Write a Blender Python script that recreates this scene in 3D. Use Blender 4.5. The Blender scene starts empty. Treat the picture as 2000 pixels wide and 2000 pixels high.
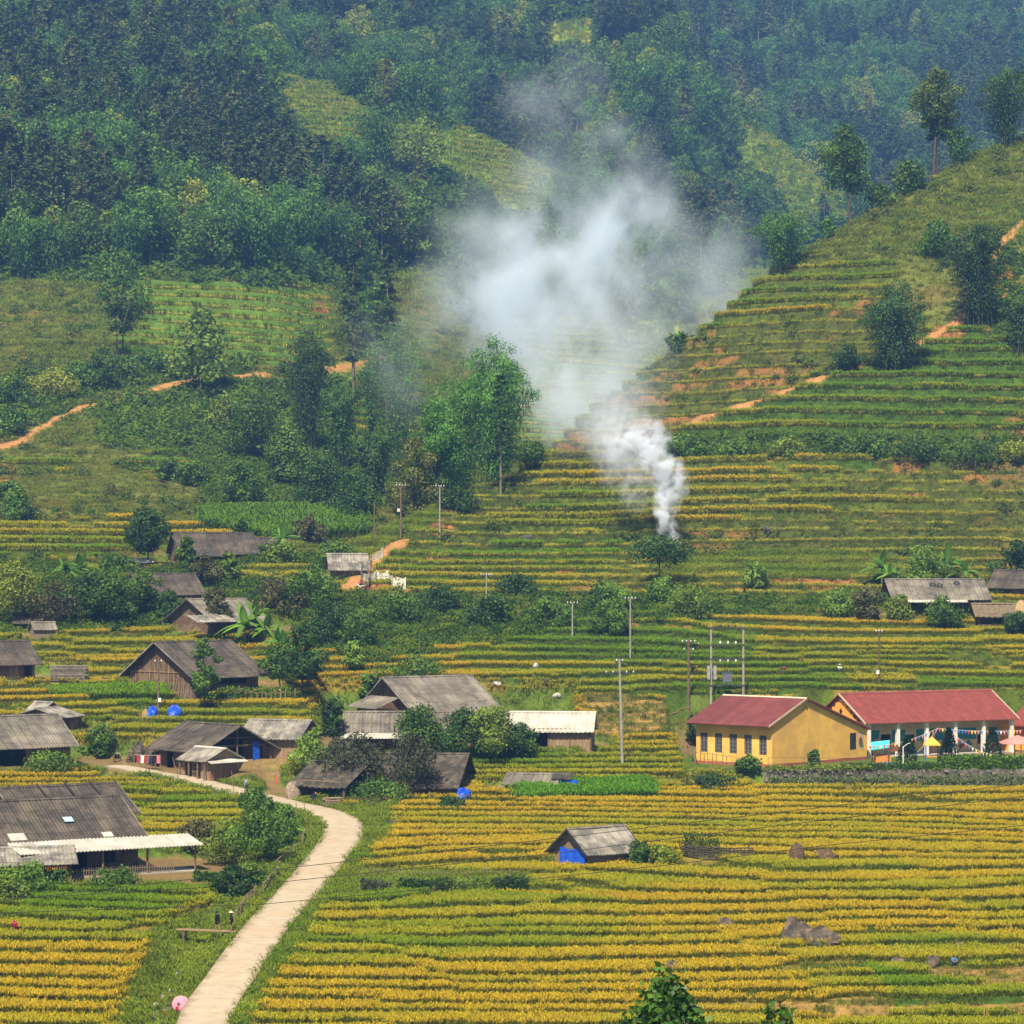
import bpy, math, random
import numpy as np
from mathutils import Vector, Matrix
random.seed(7)
RS = np.random.RandomState(11)
SC = bpy.context.scene
COL = SC.collection
R = math.radians
# ---------------------------------------------------------------- camera
F = 5555.56          # focal length in photo pixels (100 mm on 36 mm, 2000 px wide)
VH = 1100.0          # photo row of the horizon
CZ = 35.0            # camera height over the valley datum
cam_d = bpy.data.cameras.new("camera")
cam = bpy.data.objects.new("camera", cam_d); COL.objects.link(cam)
cam.location = (0, 0, CZ); cam.rotation_euler = (R(90), 0, 0)
cam_d.lens = 100; cam_d.sensor_width = 36; cam_d.shift_y = (VH - 1000) / 2000
cam_d.clip_start = 0.5; cam_d.clip_end = 8000
SC.camera = cam
# ---------------------------------------------------------------- light
SUN_EL, SUN_AZ = 54.0, 196.0   # azimuth: direction the sun stands in, clockwise from +Y
w = bpy.data.worlds.new("World"); SC.world = w; w.use_nodes = True
nt = w.node_tree; nt.nodes.clear()
sky = nt.nodes.new("ShaderNodeTexSky"); sky.sky_type = 'NISHITA'; sky.sun_disc = False
sky.sun_elevation = R(SUN_EL); sky.sun_rotation = R(SUN_AZ); sky.air_density = 1.0; sky.dust_density = 1.5
bg = nt.nodes.new("ShaderNodeBackground"); bg.inputs[1].default_value = 0.058
wo = nt.nodes.new("ShaderNodeOutputWorld")
nt.links.new(sky.outputs[0], bg.inputs[0]); nt.links.new(bg.outputs[0], wo.inputs[0])
sd = bpy.data.lights.new("sun", 'SUN'); sd.energy = 5.0; sd.angle = R(1.5); sd.color = (1.0, 0.90, 0.72)
sun = bpy.data.objects.new("sun", sd); COL.objects.link(sun)
_a, _e = R(SUN_AZ), R(SUN_EL)
_s = Vector((math.sin(_a) * math.cos(_e), math.cos(_a) * math.cos(_e), math.sin(_e)))
sun.rotation_euler = _s.to_track_quat('Z', 'Y').to_euler()
SC.view_settings.view_transform = 'Standard'; SC.view_settings.look = 'None'
SC.view_settings.exposure = 0.86; SC.view_settings.gamma = 1.0
SC.view_settings.use_curve_mapping = False
SC.cycles.max_bounces = 6; SC.cycles.diffuse_bounces = 2; SC.cycles.glossy_bounces = 1
SC.cycles.transmission_bounces = 3; SC.cycles.transparent_max_bounces = 8; SC.cycles.volume_bounces = 4
SC.cycles.volume_step_rate = 1.0; SC.cycles.volume_max_steps = 256
SC.cycles.use_denoising = True
SC.render.use_persistent_data = False

# ---------------------------------------------------------------- helpers
def hexs(c): return (c[0], c[1], c[2], 1.0)

def tag(o, label=None, cat=None, group=None, kind=None):
    if label: o['label'] = label
    if cat: o['category'] = cat
    if group: o['group'] = group
    if kind: o['kind'] = kind
    return o

def empty(name, loc, rz=0.0, label=None, cat=None, group=None):
    o = bpy.data.objects.new(name, None); COL.objects.link(o)
    o.location = loc; o.rotation_euler = (0, 0, rz); o.empty_display_size = 0.3
    return tag(o, label, cat, group)

def np_mesh(name, V, faces_list, mats=(), fmat=None, smooth=False, attrs=None):
    """faces_list: list of int arrays (n,k); vertices V (N,3)."""
    me = bpy.data.meshes.new(name)
    V = np.asarray(V, dtype=np.float32)
    me.vertices.add(len(V)); me.vertices.foreach_set("co", V.ravel())
    loops = []; starts = []; tot = 0
    for Fa in faces_list:
        Fa = np.asarray(Fa, dtype=np.int32)
        if len(Fa) == 0: continue
        n, k = Fa.shape
        loops.append(Fa.ravel()); starts.append(tot + np.arange(n) * k)
        tot += n * k
    loops = np.concatenate(loops).astype(np.int32); starts = np.concatenate(starts).astype(np.int32)
    me.loops.add(len(loops)); me.loops.foreach_set("vertex_index", loops)
    me.polygons.add(len(starts)); me.polygons.foreach_set("loop_start", starts)
    for m in mats: me.materials.append(m)
    if fmat is not None: me.polygons.foreach_set("material_index", np.asarray(fmat, dtype=np.int32))
    me.polygons.foreach_set("use_smooth", np.full(len(starts), bool(smooth)))
    me.update(calc_edges=True)
    if attrs:
        for an, (ty, arr) in attrs.items():
            at = me.attributes.new(an, ty, 'POINT')
            key = "color" if ty == 'FLOAT_COLOR' else "vector" if ty == 'FLOAT_VECTOR' else "value"
            at.data.foreach_set(key, np.asarray(arr, dtype=np.float32).ravel())
    return me

def link(name, me, parent=None, loc=None):
    o = bpy.data.objects.new(name, me); COL.objects.link(o)
    if parent is not None: o.parent = parent
    if loc is not None: o.location = loc
    return o

class MB:
    """collects simple solids, built as one mesh object"""
    def __init__(s): s.v = []; s.f = []
    def add(s, vs, fs):
        n = len(s.v); s.v += [tuple(v) for v in vs]; s.f += [tuple(i + n for i in f) for f in fs]
    def box(s, c, d, rz=0.0, M=None):
        x, y, z = d[0] / 2, d[1] / 2, d[2] / 2
        vs = [Vector((a * x, b * y, e * z)) for e in (-1, 1) for b in (-1, 1) for a in (-1, 1)]
        if rz: m = Matrix.Rotation(rz, 3, 'Z'); vs = [m @ v for v in vs]
        if M is not None: vs = [M @ v for v in vs]
        c = Vector(c); vs = [v + c for v in vs]
        s.add(vs, [(0, 2, 3, 1), (4, 5, 7, 6), (0, 1, 5, 4), (2, 6, 7, 3), (0, 4, 6, 2), (1, 3, 7, 5)])
    def box2(s, a, b):
        s.box([(a[i] + b[i]) / 2 for i in range(3)], [abs(b[i] - a[i]) for i in range(3)])
    def tube(s, pts, rad, n=6, cap=True):
        pts = [Vector(p) for p in pts]
        if not hasattr(rad, '__len__'): rad = [rad] * len(pts)
        rings = []
        for i, p in enumerate(pts):
            t = (pts[min(i + 1, len(pts) - 1)] - pts[max(i - 1, 0)]).normalized()
            a = t.cross(Vector((0, 0, 1)))
            if a.length < 0.05: a = t.cross(Vector((1, 0, 0)))
            a.normalize(); b = t.cross(a)
            rings.append([p + (a * math.cos(2 * math.pi * k / n) + b * math.sin(2 * math.pi * k / n)) * rad[i] for k in range(n)])
        vs = [v for r in rings for v in r]; fs = []
        for i in range(len(pts) - 1):
            for k in range(n):
                k2 = (k + 1) % n
                fs.append((i * n + k, (i + 1) * n + k, (i + 1) * n + k2, i * n + k2))
        if cap: fs.append(tuple(range(n))); fs.append(tuple((len(pts) - 1) * n + k for k in reversed(range(n))))
        s.add(vs, fs)
    def prism(s, poly, y0, y1, axis='y'):
        """poly in (a,z) extruded along the other horizontal axis"""
        n = len(poly)
        mk = (lambda a, z, t: (a, t, z)) if axis == 'y' else (lambda a, z, t: (t, a, z))
        vs = [mk(a, z, y0) for a, z in poly] + [mk(a, z, y1) for a, z in poly]
        fs = [tuple(reversed(range(n))), tuple(range(n, 2 * n))] + [(i, (i + 1) % n, (i + 1) % n + n, i + n) for i in range(n)]
        if axis != 'y': fs = [tuple(reversed(f)) for f in fs]
        s.add(vs, fs)
    def blob(s, c, r, seed=0, amp=0.25, nu=10, nv=7, flat=None):
        """an uneven rounded lump (rock, heap, sack)"""
        rr = random.Random(seed); ph = [rr.uniform(0, 6.28) for _ in range(8)]
        vs = []; c = Vector(c)
        for j in range(nv + 1):
            th = math.pi * j / nv
            for i in range(nu):
                p = 2 * math.pi * i / nu
                k = 1 + amp * (0.5 * math.sin(2 * p + ph[0] + 2 * th) + 0.4 * math.sin(3 * p + ph[1] - 3 * th) + 0.35 * math.sin(5 * p + ph[2]) * math.sin(3 * th + ph[3]) + 0.25 * math.sin(7 * p + ph[4] + 4 * th))
                z = math.cos(th) * r[2] * k
                if flat is not None: z = max(z, -flat)
                vs.append(c + Vector((math.sin(th) * math.cos(p) * r[0] * k, math.sin(th) * math.sin(p) * r[1] * k, z)))
        fs = []
        for j in range(nv):
            for i in range(nu):
                i2 = (i + 1) % nu
                fs.append((j * nu + i, (j + 1) * nu + i, (j + 1) * nu + i2, j * nu + i2))
        s.add(vs, fs)
    def build(s, name, mat, parent=None, smooth=False, loc=None):
        me = bpy.data.meshes.new(name); me.from_pydata([tuple(v) for v in s.v], [], s.f)
        me.materials.append(mat)
        if smooth: me.polygons.foreach_set("use_smooth", [True] * len(me.polygons))
        me.update()
        return link(name, me, parent, loc)

# ---- value noise
def _h(ix, iy, seed):
    n = (ix.astype(np.int64) * 374761393 + iy.astype(np.int64) * 668265263 + seed * 974634777) & 0x7fffffff
    n = ((n ^ (n >> 13)) * 1274126177) & 0x7fffffff
    return ((n ^ (n >> 16)) & 0xffff) / 65535.0
def vnoise(x, y, seed=0):
    x = np.asarray(x, float); y = np.asarray(y, float)
    ix = np.floor(x); iy = np.floor(y); fx = x - ix; fy = y - iy
    fx = fx * fx * (3 - 2 * fx); fy = fy * fy * (3 - 2 * fy)
    a = _h(ix, iy, seed); b = _h(ix + 1, iy, seed); c = _h(ix, iy + 1, seed); d = _h(ix + 1, iy + 1, seed)
    return (a * (1 - fx) + b * fx) * (1 - fy) + (c * (1 - fx) + d * fx) * fy
def fbm(x, y, seed=0, o=4):
    r = 0; a = 0.5; t = 0
    for k in range(o):
        r = r + a * vnoise(x * 2 ** k, y * 2 ** k, seed + k * 17); t += a; a *= 0.5
    return r / t
def inpoly(U, V, poly):
    ins = np.zeros(np.shape(U), bool); n = len(poly)
    for i in range(n):
        x1, y1 = poly[i]; x2, y2 = poly[(i + 1) % n]
        if y1 == y2: continue
        c = ((y1 > V) != (y2 > V)) & (U < (x2 - x1) * (V - y1) / (y2 - y1) + x1)
        ins ^= c
    return ins
def sstep(a, b, x):
    t = np.clip((x - a) / (b - a), 0, 1); return t * t * (3 - 2 * t)

# ---------------------------------------------------------------- materials
def new_mat(name):
    m = bpy.data.materials.new(name); m.use_nodes = True
    nt = m.node_tree; nt.nodes.clear()
    o = nt.nodes.new("ShaderNodeOutputMaterial")
    return m, nt, o
def N(nt, t, **kw):
    n = nt.nodes.new(t)
    for k, v in kw.items():
        if k == 'ins':
            for a, b in v.items(): n.inputs[a].default_value = b
        else: setattr(n, k, v)
    return n
def mixc(nt, fac, a, b, mode='MIX'):
    n = nt.nodes.new("ShaderNodeMix"); n.data_type = 'RGBA'; n.blend_type = mode
    for i, x in ((0, fac), (6, a), (7, b)):
        if hasattr(x, 'is_linked') or hasattr(x, 'links'): nt.links.new(x, n.inputs[i])
        elif i == 0: n.inputs[0].default_value = x
        else: n.inputs[i].default_value = hexs(x)
    return n.outputs[2]
def math_(nt, op, a, b=0.0, c=None, clamp=False):
    n = nt.nodes.new("ShaderNodeMath"); n.operation = op; n.use_clamp = clamp
    for i, x in enumerate((a, b) if c is None else (a, b, c)):
        if hasattr(x, 'links'): nt.links.new(x, n.inputs[i])
        else: n.inputs[i].default_value = x
    return n.outputs[0]
def noise_(nt, vec, scale, detail=3, rough=0.6, dim='3D'):
    n = N(nt, "ShaderNodeTexNoise"); n.noise_dimensions = dim
    n.inputs['Scale'].default_value = scale; n.inputs['Detail'].default_value = detail; n.inputs['Roughness'].default_value = rough
    if vec is not None: nt.links.new(vec, n.inputs['Vector'])
    return n.outputs[0]
def ramp_(nt, fac, lo, hi):
    n = N(nt, "ShaderNodeMapRange"); n.inputs[1].default_value = lo; n.inputs[2].default_value = hi
    nt.links.new(fac, n.inputs[0]); return n.outputs[0]

def surf(name, c1, c2=None, scale=2.0, rough=0.85, c3=None, s3=0.5, bump=0.0, streak=None, seams=None, metal=0.0, spec=0.3):
    """general worn surface: noise mix c1/c2, larger stains c3, optional vertical planks/streaks and seams"""
    m, nt, o = new_mat(name)
    tc = N(nt, "ShaderNodeTexCoord"); vec = tc.outputs['Object']
    b = N(nt, "ShaderNodeBsdfPrincipled"); b.inputs['Roughness'].default_value = rough
    b.inputs['Metallic'].default_value = metal
    b.inputs['Specular IOR Level'].default_value = spec
    c2 = c2 or tuple(x * 0.7 for x in c1)
    if streak:
        mp = N(nt, "ShaderNodeMapping"); mp.inputs['Scale'].default_value = streak; nt.links.new(vec, mp.inputs[0]); v2 = mp.outputs[0]
        n1 = noise_(nt, v2, scale, 3)
    else: n1 = noise_(nt, vec, scale, 4)
    col = mixc(nt, ramp_(nt, n1, 0.35, 0.65), c1, c2)
    if c3:
        col = mixc(nt, ramp_(nt, noise_(nt, vec, s3, 4, 0.65), 0.47, 0.62), col, c3)
    if seams:   # (sx, sy, width, colour factor) grid of sheet joints in object x / slope
        br = N(nt, "ShaderNodeTexBrick"); br.offset = 0.0
        br.inputs['Scale'].default_value = 1.0; br.inputs['Brick Width'].default_value = seams[0]; br.inputs['Row Height'].default_value = seams[1]
        br.inputs['Mortar Size'].default_value = seams[2]; br.inputs['Mortar Smooth'].default_value = 0.3
        nt.links.new(vec, br.inputs[0])
        k = br.outputs['Color']; br.inputs['Color1'].default_value = (1, 1, 1, 1); br.inputs['Color2'].default_value = (0.78, 0.78, 0.78, 1)
        br.inputs['Mortar'].default_value = (seams[3],) * 3 + (1,)
        col = mixc(nt, 1.0, col, k, 'MULTIPLY')
    nt.links.new(col, b.inputs['Base Color'])
    if bump:
        bp = N(nt, "ShaderNodeBump"); bp.inputs['Strength'].default_value = bump; bp.inputs['Distance'].default_value = 0.05
        nt.links.new(noise_(nt, vec, scale * 4, 3), bp.inputs['Height']); nt.links.new(bp.outputs[0], b.inputs['Normal'])
    nt.links.new(b.outputs[0], o.inputs[0])
    return m

def leaf_mat(name, dark, light, warm=None, trans=0.3, obj_var=0.5, rough=0.6):
    """foliage: per-vertex 'tint' (leaf age) and per-object variation; part of the light passes through"""
    m, nt, o = new_mat(name)
    at = N(nt, "ShaderNodeAttribute"); at.attribute_name = "tint"
    oi = N(nt, "ShaderNodeObjectInfo")
    dark = tuple(x * .7 for x in dark)  # dark end deepened to put stronger crown shade into the leaf colour
    col = mixc(nt, at.outputs['Fac'], dark, light)
    if warm:
        k = math_(nt, 'MULTIPLY', ramp_(nt, oi.outputs['Random'], 0.7, 1.0), 0.6)
        col = mixc(nt, k, col, warm)
    v = math_(nt, 'MULTIPLY_ADD', oi.outputs['Random'], obj_var, 1 - obj_var / 2)
    hs = N(nt, "ShaderNodeHueSaturation"); nt.links.new(col, hs.inputs['Color']); nt.links.new(v, hs.inputs['Value'])
    col = hs.outputs[0]
    d = N(nt, "ShaderNodeBsdfPrincipled"); d.inputs['Roughness'].default_value = rough; d.inputs['Specular IOR Level'].default_value = 0.25
    t = N(nt, "ShaderNodeBsdfTranslucent")
    nt.links.new(col, d.inputs['Base Color']); nt.links.new(col, t.inputs['Color'])
    mx = N(nt, "ShaderNodeMixShader"); mx.inputs[0].default_value = trans
    nt.links.new(d.outputs[0], mx.inputs[1]); nt.links.new(t.outputs[0], mx.inputs[2])
    nt.links.new(mx.outputs[0], o.inputs[0])
    return m
# ================================================================ TERRAIN
# every hill is a height profile along the viewing directions: (photo column, [(distance m, photo row) ...])
def zrow(d, v): return CZ - (v - VH) * d / F
NEAR = [(-60, 35.5), (-15, 34.6), (0, 32.6), (30, 26), (90, 11), (150, 2.5), (190, 1.0)]   # (distance, height)
FLOOR = [(205, 2000), (231, 1840), (262, 1700), (308, 1543), (330, 1450), (358, 1343), (385, 1250), (412, 1160)]
A_CREST = {-400: ((450, 1085), (475, 1040)), 0: ((450, 1085), (475, 1040)), 300: ((450, 1088), (475, 1045)), 560: ((425, 1110), (452, 1075)),
 640: ((425, 1120), (436, 1092)), 700: ((430, 1085), (440, 1050)), 800: ((438, 1060), (458, 1003)), 900: ((448, 1045), (475, 962)),
 1000: ((452, 1040), (490, 920)), 1060: ((455, 1040), (498, 880)), 1117: ((455, 1045), (510, 822)), 1168: ((455, 1045), (518, 782)),
 1230: ((455, 1045), (530, 735)), 1284: ((455, 1045), (538, 698)), 1350: ((455, 1045), (548, 655)), 1436: ((455, 1045), (560, 583)), 1498: ((455, 1045), (568, 531)),
 1585: ((455, 1045), (575, 481)), 1659: ((455, 1045), (582, 434)), 1821: ((455, 1045), (598, 346)), 1888: ((455, 1045), (604, 303)), 2000: ((455, 1045), (612, 262)),
 2400: ((455, 1045), (640, 130))}
L_TAB = {
 -400: [(430, 1120), (480, 1010), (545, 900), (600, 790), (680, 560), (900, 230), (1100, 20), (1300, -150)],
 150: [(430, 1120), (480, 1010), (545, 900), (600, 780), (680, 560), (900, 240), (1100, 20), (1300, -150)],
 400: [(435, 1125), (485, 1012), (550, 895), (610, 765), (690, 560), (900, 300), (1020, 130), (1200, -60)],
 550: [(440, 1130), (490, 1010), (560, 900), (620, 770), (700, 570), (860, 360), (940, 240), (1010, 140)],
 650: [(445, 1145), (495, 1010), (580, 890), (640, 780), (720, 600), (850, 400), (930, 280), (1000, 165)],
 750: [(450, 1150), (500, 1010), (600, 880), (660, 790), (740, 640), (840, 450), (920, 320), (1000, 190)],
 900: [(450, 1180), (520, 1005), (620, 875), (680, 790), (760, 650), (850, 480), (920, 360), (980, 240)],
 1000: [(450, 1200), (540, 1000), (640, 870), (700, 790), (770, 660), (860, 500), (920, 400), (980, 285)],
 1100: [(450, 1220), (550, 1000), (650, 875), (710, 790), (790, 660), (870, 520), (930, 430), (990, 345)],
 1200: [(450, 1250), (560, 1000), (660, 880), (720, 790), (800, 660), (880, 540), (940, 470), (1000, 395)],
 1300: [(450, 1250), (560, 1050), (680, 900), (750, 800), (820, 690), (900, 590), (950, 530), (1000, 465)],
 1500: [(450, 1250), (560, 1100), (700, 950), (800, 850), (850, 780), (900, 720), (950, 650), (1000, 600)],
 2400: [(450, 1350), (560, 1200), (700, 1100), (800, 1000), (850, 950), (900, 920), (950, 900), (1000, 880)]}
C_TAB = {-400: [(1100, 900), (1200, 800), (1300, 700)], 900: [(1050, 700), (1200, 330), (1350, 50)], 1100: [(1050, 600), (1200, 230), (1350, -90)], 1200: [(1050, 600), (1180, 260), (1320, -40)],
 1300: [(1050, 640), (1180, 280), (1300, 0)], 1400: [(1050, 680), (1160, 370), (1270, 130)], 1450: [(1050, 700), (1150, 410), (1250, 178)],
 1500: [(1040, 720), (1140, 440), (1240, 220)], 1560: [(1030, 740), (1130, 470), (1230, 272)], 1650: [(1020, 760), (1110, 530), (1200, 350)],
 1800: [(1000, 800), (1080, 620), (1150, 480)], 2400: [(1000, 1000), (1080, 900), (1150, 850)]}
M_TAB = {-400: [(900, 600), (1150, 150), (1600, -260)], 0: [(900, 600), (1150, 150), (1600, -260)], 500: [(1000, 450), (1200, 60), (1600, -260)], 700: [(1000, 450), (1200, 100), (1600, -260)],
 1000: [(1080, 450), (1280, 100), (1700, -260)], 1300: [(1200, 500), (1500, 150), (2000, -260)], 2400: [(1200, 650), (1600, 200), (2150, -260)]}

def layer(tab, U, D, fall, pre=None):
    us = np.array(sorted(tab)); K = len(tab[us[0]])
    ds = []; zs = []
    if pre:
        for d, z in pre: ds.append(np.full_like(U, float(d))); zs.append(np.full_like(U, float(z)))
    for k in range(K):
        dk = np.array([tab[u][k][0] for u in us], float); zk = np.array([zrow(*tab[u][k]) for u in us])
        ds.append(np.interp(U, us, dk)); zs.append(np.interp(U, us, zk))
    Z = np.where(D <= ds[0], zs[0] - (ds[0] - D) * 0.12, 0.0)
    for k in range(len(ds) - 1):
        m = (D > ds[k]) & (D <= ds[k + 1])
        t = (D - ds[k]) / (ds[k + 1] - ds[k])
        Z = np.where(m, zs[k] + (zs[k + 1] - zs[k]) * t, Z)
    m = D > ds[-1]; x = D - ds[-1]
    Z = np.where(m, zs[-1] - fall * x * np.clip(x / 14, 0.15, 1), Z)
    return Z

US = np.concatenate([np.arange(-400, -220, 30), np.arange(-220, 2221, 5.0), np.arange(2250, 2401, 30)]).astype(float)
DS = np.concatenate([np.arange(-60, 190, 6.0), np.arange(190, 470, 0.42), np.arange(470, 640, 0.6), np.arange(640, 800, .9), np.arange(800, 1060, 1.7), np.arange(1060, 2200, 6)])
IU = np.arange(len(US)); ID = np.arange(len(DS))
UU, DD = np.meshgrid(US, DS, indexing='ij')
XX = (UU - 1000) * np.maximum(DD, 60) / F
YY = DD.copy()
A_TAB = {u: [(d, v) for d, v in FLOOR] + list(c) for u, c in A_CREST.items()}
ZA = layer(A_TAB, UU, DD, 0.5, NEAR)
ZL = layer(L_TAB, UU, DD, 0.5)
ZC = layer(C_TAB, UU, DD, 0.6)
ZM = layer(M_TAB, UU, DD, 0.3)
ZA = np.where(DD > 700, -50, ZA)
ZL = ZL + 5 * (fbm(XX / 60, YY / 60, 3) - 0.5) * sstep(560, 760, DD)
ZC = ZC + 10 * (fbm(XX / 60, YY / 60, 5) - 0.5)
ZM = ZM + 26 * (fbm(XX / 130, YY / 130, 9) - 0.5)
ZS = np.maximum(np.maximum(ZA, np.where(DD > 420, ZL, -99)), np.maximum(np.where(DD > 950, ZC, -99), np.where(DD > 850, ZM, -99)))
isA = (ZA >= ZS - 1e-6)
def blur(Z, n, ax):
    k = np.ones(2 * n + 1) / (2 * n + 1)
    P = np.pad(Z, [(n, n) if a == ax else (0, 0) for a in (0, 1)], mode='edge')
    c = np.cumsum(P, axis=ax); c = np.concatenate([np.zeros_like(np.take(c, [0], ax)), c], axis=ax)
    if ax == 1: return (c[:, 2 * n + 1:] - c[:, :-2 * n - 1]) / (2 * n + 1)
    return (c[2 * n + 1:, :] - c[:-2 * n - 1, :]) / (2 * n + 1)
for _ in range(2): ZS = blur(blur(ZS, 4, 1), 5, 0)
ZS = ZS + 0.9 * (fbm(XX / 26, YY / 26, 21, 3) - 0.5) * sstep(195, 240, DD)

def vrow(D, Z): return VH + (CZ - Z) * F / np.maximum(D, 5)
_vs0 = vrow(DS[None, :], ZS)
_run0 = np.minimum.accumulate(np.where(DS[None, :] < 60, 9e9, _vs0), axis=1)
def _hit(V, RUN, u, v):
    i = min(max(np.interp(u, US, IU), 0), len(US) - 1); i0 = int(i); i1 = min(i0 + 1, len(US) - 1); t = i - i0
    r = RUN[i0] * (1 - t) + RUN[i1] * t
    j = int(np.argmax(r <= v))
    if r[j] > v: j = len(DS) - 1
    if j == 0: return DS[0]
    a, b = r[j - 1], r[j]
    return DS[j - 1] + (DS[j] - DS[j - 1]) * ((a - v) / (a - b) if a > b else 0)
def d_at(u, v): return _hit(None, _run0, u, v)
def xy_uv(u, v, d=None):
    d = d or d_at(u, v); return (u - 1000) * d / F, d

# ---- building pads: (u, v of the base, half extent along x, half depth, added depth of the centre)
PADS = []
def pad(u, v, rx, ry, back=0.0):
    d = d_at(u, v); z = zrow(d, v)
    PADS.append(((u - 1000) * d / F, d + back, z, rx, ry))
    return d, z
PAD_SRC = [  # (name, u, v, rx, ry, back)
 ('front', 160, 1722, 12.5, 10, 9), ('edge_mid', 60, 1497, 10, 7, 5), ('smallshed', 140, 1428, 4, 3, 2), ('road_house', 380, 1508, 9, 6, 4),
 ('grey_shed', 520, 1482, 5, 4, 3), ('mid', 390, 1345, 10, 7, 5), ('edge_up', 30, 1328, 7, 6, 5), ('up_a', 410, 1097, 9, 5, 4), ('up_b', 300, 1172, 7, 5, 4),
 ('up_c', 460, 1232, 8, 5, 4), ('centre', 860, 1455, 14, 16.5, 13.5), ('white', 1070, 1462, 7, 4, 4), ('dark', 700, 1556, 10, 6, 5), ('hut', 1190, 1690, 5, 3, 3),
 ('tarpshed', 1040, 1545, 5, 3, 2), ('school', 1785, 1500, 25.5, 20.6, 17), ('upright', 1850, 1205, 11, 5, 3), ('net', 670, 1122, 4, 3, 2), ('tiny', 75, 1242, 3, 2.5, 1)]
PD = {}
for nm, u, v, rx, ry, bk in PAD_SRC: PD[nm] = pad(u, v, rx, ry, bk)

# ---- road and paths in world coordinates, from where they run in the photo
def polyw(pts): return [xy_uv(u, v) for u, v in pts]
ROAD_UV = [(372, 2080, 1.95), (397, 2000, 1.95), (414, 1960, 1.95), (456, 1900, 1.95), (497, 1840, 1.95), (529, 1800, 1.95), (575, 1750, 1.95), (613, 1706, 2.0), (637, 1676, 2.0), (660, 1648, 2.05), (671, 1625, 2.1), (664, 1602, 2.2),
           (640, 1589, 2.2), (600, 1577, 2.1), (560, 1569, 2.0), (500, 1554, 1.9), (400, 1528, 1.9), (340, 1516, 1.8), (285, 1507, 1.7), (222, 1494, 1.6)]
def cat(P, k=12):
    P = [np.array(p, float) for p in P]; P = [2 * P[0] - P[1]] + P + [2 * P[-1] - P[-2]]; out = []
    for i in range(1, len(P) - 2):
        for t in np.arange(0, 1, 1 / k):
            a, b, c, d = P[i - 1:i + 3]
            out.append(0.5 * (2 * b + (c - a) * t + (2 * a - 5 * b + 4 * c - d) * t * t + (3 * b - a - 3 * c + d) * t ** 3))
    out.append(P[-2]); return np.array(out)
ROAD = cat([(*xy_uv(u, v), r) for u, v, r in ROAD_UV], 14)     # x, y, half width
_ix = lambda x, y: (np.interp(1000 + x * F / np.maximum(y, 60), US, IU), np.interp(y, DS, ID))
def samp(Z, x, y):
    i, j = _ix(np.asarray(x, float), np.asarray(y, float))
    i0 = np.clip(i.astype(int), 0, len(US) - 2); j0 = np.clip(j.astype(int), 0, len(DS) - 2); a = i - i0; b = j - j0
    return Z[i0, j0] * (1 - a) * (1 - b) + Z[i0 + 1, j0] * a * (1 - b) + Z[i0, j0 + 1] * (1 - a) * b + Z[i0 + 1, j0 + 1] * a * b
ROADZ = samp(ZS, ROAD[:, 0], ROAD[:, 1]); ROADZ = np.convolve(np.pad(ROADZ, 8, mode='edge'), np.ones(17) / 17, 'valid')
def near_line(P, reach):
    """distance from each grid vertex to polyline P (N,2), and the index of the nearest point"""
    best = np.full(UU.shape, 1e9, np.float32); idx = np.zeros(UU.shape, np.int32)
    for k in range(len(P)):
        x, y = P[k][:2]
        j0, j1 = np.searchsorted(DS, (y - reach, y + reach)); u0 = 1000 + (x - reach) * F / max(y, 60); u1 = 1000 + (x + reach) * F / max(y, 60)
        i0, i1 = np.searchsorted(US, (u0 - 10, u1 + 10))
        s = (slice(i0, i1), slice(j0, j1))
        dd = np.hypot(XX[s] - x, YY[s] - y); m = dd < best[s]
        best[s] = np.where(m, dd, best[s]); idx[s] = np.where(m, k, idx[s])
    return best, idx
rd, ri = near_line(ROAD, 14)
# stream gully left of the road, stream bed
STREAM = cat([xy_uv(u, v) for u, v in [(290, 2060), (312, 1970), (330, 1920), (352, 1870), (378, 1825), (410, 1785)]], 10)
st, si = near_line(STREAM, 9)
# flatten pads
padm = np.zeros(UU.shape)
for x, y, z, rx, ry in PADS:
    m = sstep(1.25 if rx < 20 else 1.03, 1.0, np.maximum(np.abs(XX - x) / rx, np.abs(YY - y) / ry))
    ZS = ZS * (1 - m) + z * m; padm = np.maximum(padm, m)
_dw = PD['school'][0] - 3.4; _zp = PD['school'][1]; _x0 = (1488 - 1000) * _dw / F
_m = sstep(_dw - 17, _dw - 1.5, YY) * (YY < _dw + .35) * sstep(_x0 - 5, _x0, XX)
ZS = ZS * (1 - _m) + np.minimum(ZS, _zp - 1.65) * _m; wallm = _m
rm = sstep(5.0, 2.4, rd); ZS = ZS * (1 - rm) + ROADZ[ri] * rm
sg = sstep(4.2, 0.6, st); ZS = ZS - 1.5 * sg
VV = vrow(DD, ZS)
front = DD < 470

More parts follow.
